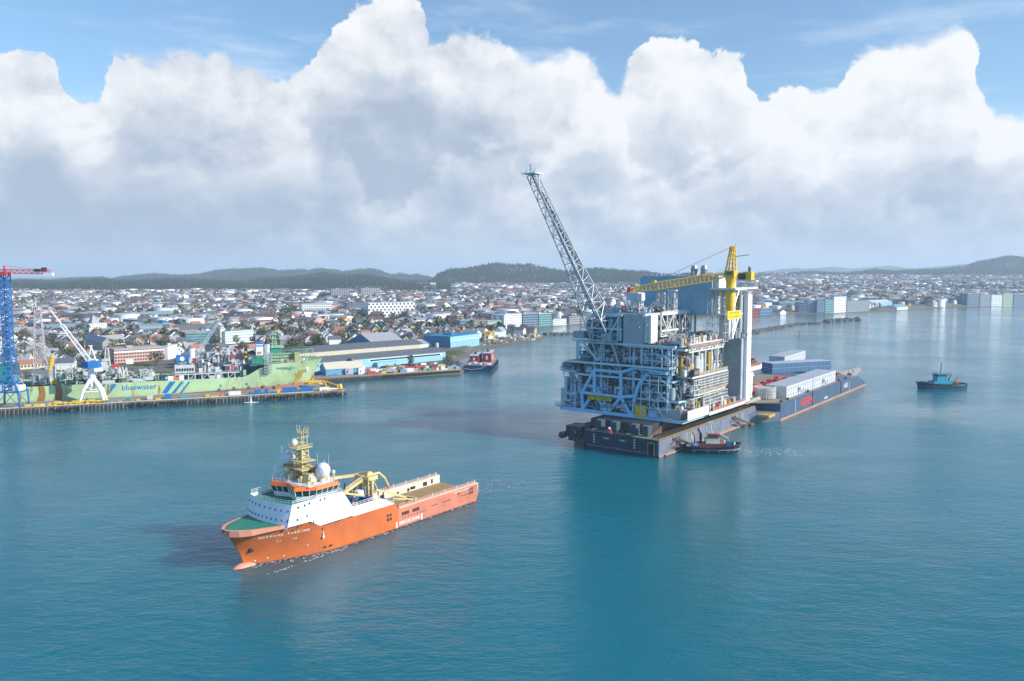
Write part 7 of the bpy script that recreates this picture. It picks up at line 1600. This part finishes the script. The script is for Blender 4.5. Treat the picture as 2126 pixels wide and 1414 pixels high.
# ------------------------------------------------------------------ houses
OX = np.array([o[0] for o in OCC]); OY = np.array([o[1] for o in OCC]); OR = np.array([o[2] for o in OCC])
def freeplots(n, px0, px1, Y0, Y1, thr, seed, margin=9, sdmin=14, power=1.0):
    g = np.random.default_rng(seed); u = g.random(n); Y = np.sqrt(Y0**2+u*(Y1**2-Y0**2)) if power == 1.0 else Y0+(Y1-Y0)*u
    px = px0+g.random(n)*(px1-px0); X = (px-1063)/FOC*Y; Z, F_, S_d = ground(X, Y, True)
    nz = vnoise(X, Y, 170, 31)*.6+vnoise(X, Y, 60, 32)*.4
    ok = (S_d > sdmin) & (F_ < .05) & (nz > thr)
    for i in np.nonzero(ok)[0]:
        if ((X[i]-OX)**2+(Y[i]-OY)**2 < (OR+margin)**2).any(): ok[i] = False
    return X[ok], Y[ok], Z[ok]
def thin(X, Y, d):
    """keep points at least d apart (grid based)"""
    seen = {}; keep = []
    for i in range(len(X)):
        k = (int(X[i]//d), int(Y[i]//d)); bad = False
        for a in (-1, 0, 1):
            for b_ in (-1, 0, 1):
                for j in seen.get((k[0]+a, k[1]+b_), ()):
                    if (X[i]-X[j])**2+(Y[i]-Y[j])**2 < d*d: bad = True; break
                if bad: break
            if bad: break
        if not bad: seen.setdefault(k, []).append(i); keep.append(i)
    return np.array(keep)
X0, Y0_, Z0 = freeplots(2600, -60, 545, 640, 880, .10, 40); Xa, Ya, Za = freeplots(19000, -60, 1240, 860, 3500, .20, 41); P0_ = 1063+FOC*X0/Y0_; kk = ~(((P0_ > 222) & (P0_ < 365) & (Y0_ < 830)) | ((P0_ > 375) & (P0_ < 535) & (Y0_ > 780)) | ((P0_ > 200) & (P0_ < 240) & (Y0_ < 860))); X0, Y0_, Z0 = X0[kk], Y0_[kk], Z0[kk]; Xa, Ya, Za = np.concatenate([X0, Xa]), np.concatenate([Y0_, Ya]), np.concatenate([Z0, Za]); k = thin(Xa, Ya, 15.5); Xa, Ya, Za = Xa[k], Ya[k], Za[k]
Xb, Yb, Zb = freeplots(15000, 1240, 2240, 1670, 5600, .30, 42, 9, 10); k = thin(Xb, Yb, 19); Xb, Yb, Zb = Xb[k], Yb[k], Zb[k]
HX = np.concatenate([Xa, Xb]); HY = np.concatenate([Ya, Yb]); HZ_ = np.concatenate([Za, Zb])
dep = HY; PXh = 1063+FOC*HX/HY
hid = ((PXh > 1195) & (PXh < 1555) & (HY < 4200))          # behind the platform
order = np.argsort(dep+hid*1e5)
near = order[:300]; rest = order[300:]
WALLS = [('white', 'white'), ('white', 'white'), ('cream', 'cream'), ('white', 'white'), ('white', 'white'), ('white', 'white'), ('yellow', 'yellow'), ('grey', 'grey')]
ROOFS = [('roofd', 'black'), ('roofg', 'grey'), ('roofr', 'red'), ('roofd', 'black'), ('roofb', 'brown'), ('roofg', 'grey'), ('roofd', 'black'), ('roofg', 'grey')]
HPROTO = []
for i in range(8):
    w, d, e, h = 8.5+(i % 3)*1.3, 9.5+(i % 4)*1.2, 5.2+(i % 2)*.6, 8.8+(i % 3)*.7
    q = MB(); q.prism_y([(-w/2, -4), (w/2, -4), (w/2, e), (0, h), (-w/2, e)], -d/2, d/2); a = q.build('wall', T[WALLS[i][0]])
    q = MB(); q.prism_y([(-w/2-.5, e-.45), (0, h), (0, h+.35), (-w/2-.5, e-.1)], -d/2-.4, d/2+.4); q.prism_y([(0, h), (w/2+.5, e-.45), (w/2+.5, e-.1), (0, h+.35)], -d/2-.4, d/2+.4); b_ = q.build('roof', T[ROOFS[i][0]])
    c = MB().box(.6, 1.4, -.4, .5, h-.8, h+1.2).build('chimney', T['roofb'])
    wn_ = MB().box(-.6, .6, -.1, .05, -.75, .75).build('window', WG)
    HPROTO.append((a.data, b_.data, c.data, wn_.data, w, d, e, h))
    for o in (a, b_, c, wn_): bpy.data.objects.remove(o)
LM = [(35, 'behind the blue tower crane'), (130, 'near the striped white building'), (205, 'near the white hotel'), (262, 'around the yellow brick building'), (315, 'near the glass roofed hall'), (420, 'near the teal office'), (530, 'near the long pink building'), (600, 'right of the long pink building'), (655, 'below the white five-storey block'), (710, 'behind the white roofed sheds'), (780, 'above the big gable hall'), (850, 'below the honeycomb office'), (920, 'above the five gabled houses'), (1000, 'above the waterfront flats'), (1100, 'above the white waterfront block'), (1180, 'seen left of the flare tower'), (1640, 'on the far shore right of the platform'), (1900, 'on the far right slope')]
CNT = {}
def bandname(y): return 'front row' if y < 1000 else 'middle row' if y < 1150 else 'back row'
r = random.Random(77)
for i in near:
    v = r.randrange(8); wm_, rm_, ch_, wi_, w, d, e, h = HPROTO[v]; px = PXh[i]
    lm = min(LM, key=lambda a: abs(a[0]-px))[1].replace('the ', '')
    key = (v, lm, bandname(HY[i])); sz = ['small', 'mid-sized', 'broad'][v % 3]
    side = 'gable end forward'
    an = vnoise(np.array([HX[i]]), np.array([HY[i]]), 130, 50)[0]*1.8-.35+(math.pi/2 if r.random() < .25 else 0)
    facing = 'turned left' if math.sin(an) < -.35 else 'turned right' if math.sin(an) > .35 else 'gable forward'
    t = thing('wooden_house', '%s %s house, %s roof, %s, %s %s' % (sz, WALLS[v][1], ROOFS[v][1], facing, bandname(HY[i]), lm), 'house', (HX[i], HY[i], HZ_[i]), an, 'wooden houses of the town')
    link('wall', wm_, t); o = link('roof', rm_, t); link('chimney', ch_, o)
    for x, z in ((-2, 1.8), (2, 1.8), (-2, 4.2), (2, 4.2), (0, 6.4)): link('window', wi_, t, (x, -d/2-.02, z))
# the rest of the houses as one mass
def merged(name, X, Y, Z, protos, label, cat, seed, scale=(.85, 1.3)):
    """protos: list of (verts Nx3, faces, per-face material index); all into one mesh"""
    g = np.random.default_rng(seed); V_ = []; F_ = []; M_ = []; off = 0
    pi = g.integers(0, len(protos), len(X)); an = vnoise(X, Y, 130, 50)*1.8-.35+(g.random(len(X)) < .3)*math.pi/2; s = scale[0]+g.random(len(X))*(scale[1]-scale[0])
    for k in range(len(protos)):
        sel = np.nonzero(pi == k)[0]
        if not len(sel): continue
        pv, pf, pm = protos[k]; c, sn = np.cos(an[sel])*s[sel], np.sin(an[sel])*s[sel]
        vx = X[sel, None]+pv[None, :, 0]*c[:, None]-pv[None, :, 1]*sn[:, None]; vy = Y[sel, None]+pv[None, :, 0]*sn[:, None]+pv[None, :, 1]*c[:, None]; vz = Z[sel, None]+pv[None, :, 2]*s[sel, None]
        V_.append(np.stack([vx, vy, vz], -1).reshape(-1, 3)); fa = pf[None]+(np.arange(len(sel))*len(pv))[:, None, None]+off; F_.append(fa.reshape(-1, pf.shape[1])); M_.append(np.tile(pm, len(sel))); off += len(sel)*len(pv)
    V_ = np.concatenate(V_); F_ = np.concatenate(F_); M_ = np.concatenate(M_)
    me = bpy.data.meshes.new(name); me.vertices.add(len(V_)); me.vertices.foreach_set('co', V_.reshape(-1).astype(np.float32)); me.loops.add(F_.size); me.loops.foreach_set('vertex_index', F_.reshape(-1).astype(np.int32))
    me.polygons.add(len(F_)); me.polygons.foreach_set('loop_start', np.arange(0, F_.size, F_.shape[1], dtype=np.int32)); me.polygons.foreach_set('material_index', M_.astype(np.int32)); me.update(calc_edges=True)
    o = link(name, me, kind='stuff'); tag(o, label, cat); return o
def hproto(w, d, e, h, wi, ri, win=True):
    v = [(-w/2,-d/2,-4),(w/2,-d/2,-4),(w/2,d/2,-4),(-w/2,d/2,-4),(-w/2,-d/2,e),(w/2,-d/2,e),(w/2,d/2,e),(-w/2,d/2,e),(0,-d/2,h),(0,d/2,h),
         (-w/2-.4,-d/2-.4,e-.2),(w/2+.4,-d/2-.4,e-.2),(w/2+.4,d/2+.4,e-.2),(-w/2-.4,d/2+.4,e-.2),(0,-d/2-.4,h+.25),(0,d/2+.4,h+.25)]
    f = [(0,1,5,4),(1,2,6,5),(2,3,7,6),(3,0,4,7),(4,5,8,8),(6,7,9,9),(10,14,15,13),(14,11,12,15)]; m = [wi]*6+[ri]*2
    f[4] = (4,5,8,4); f[5] = (6,7,9,6)
    if win:
        for x, z in ((-w*.25, 1.2), (w*.25, 1.2), (-w*.25, 3.8), (w*.25, 3.8)):
            o = len(v); v += [(x-.6,-d/2-.06,z),(x+.6,-d/2-.06,z),(x+.6,-d/2-.06,z+1.4),(x-.6,-d/2-.06,z+1.4)]; f.append((o,o+1,o+2,o+3)); m.append(9)
            o = len(v); y = x*d/w; v += [(w/2+.06,y-.6,z),(w/2+.06,y+.6,z),(w/2+.06,y+.6,z+1.4),(w/2+.06,y-.6,z+1.4)]; f.append((o,o+1,o+2,o+3)); m.append(9)
    return np.array(v, float), f, m
pal_ = [T['white'], T['cream'], T['grey'], T['red'], T['yellow'], T['roofd'], T['roofg'], T['roofr'], T['roofb'], WG, T['wroof'], T['pale'], T['bgrey']]
PR = []
for (w, d, e, h, wi, ri) in ((9, 11, 5, 8.6, 0, 5), (10, 12, 5.4, 9.4, 0, 6), (9, 10, 5, 8.8, 0, 6), (11, 13, 5.6, 9.8, 1, 5), (9, 10, 5, 8.4, 3, 5), (10, 12, 5, 8.8, 0, 8), (9, 12, 5, 8.6, 2, 6), (9, 10, 5.2, 9, 0, 5), (14, 24, 7, 8.2, 0, 6), (10, 11, 5, 9, 0, 5), (16, 30, 8, 9, 11, 5), (13, 22, 8, 9, 1, 6), (20, 14, 10, 10.4, 0, 10), (9, 10, 5, 8.6, 0, 6), (18, 34, 7, 7.6, 12, 10), (9, 11, 5.4, 9, 4, 7)):
    PR.append(hproto(w, d, e, h, wi, ri))
# triangles of the gables become their own degenerate-free quads through a mid point
def quadify(p):
    v, f, m = p; v = v.tolist()
    for i, fc in enumerate(f):
        if len(set(fc)) == 3:
            a, b_, c = fc[0], fc[1], fc[2]; o = len(v); v.append([(v[a][k]+v[c][k])/2 for k in range(3)]); f[i] = (a, b_, c, o)
    return np.array(v), np.array(f), np.array(m)
PR = [quadify(p) for p in PR]
o = merged('distant_houses', HX[rest], HY[rest], HZ_[rest], PR, 'dense mass of small white and red roofed houses covering the far slopes', 'houses', 5, (.95, 1.5))
for m in pal_: o.data.materials.append(m)
# ------------------------------------------------------------------ town trees and hill forest
def leafmat(n, a, b_):
    m = bpy.data.materials.new(n); m.use_nodes = True; q = NB(m.node_tree); p = m.node_tree.nodes['Principled BSDF']; p.inputs['Roughness'].default_value = .9; p.inputs['Specular IOR Level'].default_value = .1
    g_ = q.n('ShaderNodeNewGeometry').outputs['Position']; m.node_tree.links.new(q.mix(q.ss(q.noise(g_, .05, 3), .4, .6), a, b_), p.inputs['Base Color']); return m
LBR = leafmat('bare_twigs', (.15, .125, .09), (.19, .16, .115)); LGN = leafmat('evergreen_leaves', (.04, .065, .03), (.07, .09, .04)); LFO = leafmat('conifer_needles', (.016, .032, .022), (.035, .048, .026)); BARK = mat('bark', (.10, .075, .055), .9)
def crown(n, r_, h, base, seed, leaf=1.0):
    g = np.random.default_rng(seed); V_ = []; F_ = []
    for i in range(n):
        while True:
            p = g.random(3)*2-1
            if .25 < np.linalg.norm(p) < 1: break
        c = np.array([p[0]*r_*(1+.25*math.sin(i)), p[1]*r_, base+h/2+p[2]*h/2]); a = g.normal(size=3); a /= np.linalg.norm(a); b_ = np.cross(a, g.normal(size=3)); b_ /= np.linalg.norm(b_); s = leaf*(.6+g.random()*.8); o = len(V_)
        V_ += [c-a*s-b_*s*.6, c+a*s-b_*s*.5, c+a*s*.8+b_*s*.6, c-a*s*.7+b_*s*.7]; F_.append((o, o+1, o+2, o+3))
    return np.array(V_), np.array(F_)
TP = []
for k in range(6):
    V_, F_ = crown(26, 3.4+k % 3, 6+k % 2*2, 1.5, 60+k, 1.5); TP.append((V_, F_, np.full(len(F_), 0 if k < 4 else 1)))
OX = np.append(OX, [TG(985, 725)[0], TG(1060, 705)[0], TG(930, 735)[0], TG(1110, 703)[0]]); OY = np.append(OY, [TG(985, 725)[1], TG(1060, 705)[1], TG(930, 735)[1], TG(1110, 703)[1]]); OR = np.append(OR, [45, 60, 30, 50])
X, Y, Z = freeplots(13000, -60, 1240, 660, 3600, .0, 51, 4, 12); k = thin(X, Y, 12); X, Y, Z = X[k], Y[k], Z[k]
X2, Y2, Z2 = freeplots(11000, 1240, 2240, 1740, 5600, .0, 52, 4, 10); 
nearT = np.argsort(Y)[:150]; restT = np.setdiff1d(np.arange(len(X)), nearT)
o = merged('town_trees', np.concatenate([X[restT], X2]), np.concatenate([Y[restT], Y2]), np.concatenate([Z[restT], Z2]), TP, 'bare brown and dark green garden trees between the houses', 'trees', 6, (.7, 1.7))
for m in (LBR, LGN): o.data.materials.append(m)
TPR = []
for k in range(5):
    V_, F_ = crown(190, 3.6+(k % 3)*.8, 7.5+k % 2*2, 2.0, 80+k, .62); q = MB(); q.add([tuple(p) for p in V_], [tuple(f) for f in F_]); c = q.build('crown', LBR if k < 3 else LGN); q = MB(); q.tube((0, 0, -1), (.1, 0, 4), .35, 6, r2=.2)
    for a in range(5): q.tube((.05, 0, 2.6), (math.cos(a*1.3)*2.2, math.sin(a*1.3)*2.2, 6.2), .14, 4, r2=.06)
    t_ = q.build('trunk', BARK); TPR.append((c.data, t_.data)); bpy.data.objects.remove(c); bpy.data.objects.remove(t_)
r = random.Random(4)
for i in nearT:
    v = r.randrange(5); px = 1063+FOC*X[i]/Y[i]; lm = min(LM, key=lambda a: abs(a[0]-px))[1]; s = .7+r.random()*.8
    t = thing('bare_tree' if v < 3 else 'evergreen_tree', '%s %s tree with %s crown, %s' % ('large' if s > 1.25 else 'small', 'leafless brown' if v < 3 else 'dark evergreen', ['round', 'wide', 'tall'][v % 3], lm), 'tree', (X[i], Y[i], Z[i]), r.random()*6, 'garden trees of the town')
    t.scale = (s, s, s); link('crown', TPR[v][0], t); link('trunk', TPR[v][1], t)
# conifers on the hills: one mass
cp = []
for k in range(3):
    n = 6; v = [(math.cos(i*math.pi/3)*3.2, math.sin(i*math.pi/3)*3.2, 1.0) for i in range(n)]+[(.3*math.cos(i*math.pi/3), .3*math.sin(i*math.pi/3), 11+k*2.5) for i in range(n)]
    cp.append((np.array(v), np.array([(i, (i+1) % n, n+(i+1) % n, n+i) for i in range(n)]), np.full(n, 0)))
g = np.random.default_rng(9); n = 90000; px = -100+g.random(n)*2350; Yf = np.sqrt(2600.0**2+g.random(n)*(6700.0**2-2600.0**2)); Xf = (px-1063)/FOC*Yf; Zf, Ff, Sf = ground(Xf, Yf, True)
ok = (Ff > .06) & (Sf > 20) & (vnoise(Xf, Yf, 240, 61)*.7+vnoise(Xf, Yf, 70, 62)*.3 > .34); ok &= ~((Yf > 5800) & (g.random(n) < .35))
o = merged('hill_forest', Xf[ok], Yf[ok], Zf[ok], cp, 'dark conifer forest covering the hills behind the town', 'forest', 7, (.6, 1.25)); o.data.materials.append(LFO)
# patches of dark wood low on the right slope and the left
ok = (Sf > 40) & (Ff < .06) & (vnoise(Xf, Yf, 300, 71) > .70); 
o = merged('slope_woods', Xf[ok], Yf[ok], Zf[ok], cp, 'dark patches of wood between the far houses', 'forest', 8, (.5, 1.0)); o.data.materials.append(LFO)

# copies that read alike are told apart by their order from left to right
ORD2 = ['leftmost', 'second', 'third', 'fourth', 'fifth', 'sixth', 'seventh', 'eighth', 'ninth', 'tenth', 'eleventh', 'twelfth']
bpy.context.view_layer.update()
grp = {}
for o in sc.objects:
    if o.parent is None and o.get('label') and o.get('kind') is None and o.get('group'): grp.setdefault(o['label'], []).append(o)
for lb, os_ in grp.items():
    if len(os_) < 2 or len(os_) > 12: continue
    os_.sort(key=lambda o: o.location.x/max(o.location.y, 1))
    for i, o in enumerate(os_):
        b_ = lb
        new = ('%s from left, %s' % (ORD2[i], b_)) if i else ('leftmost %s' % b_)
        if len(new.split()) > 16: new = new.replace(', turned right', '').replace(', turned left', '').replace(', gable forward', '')
        o['label'] = ' '.join(new.split()[:16])
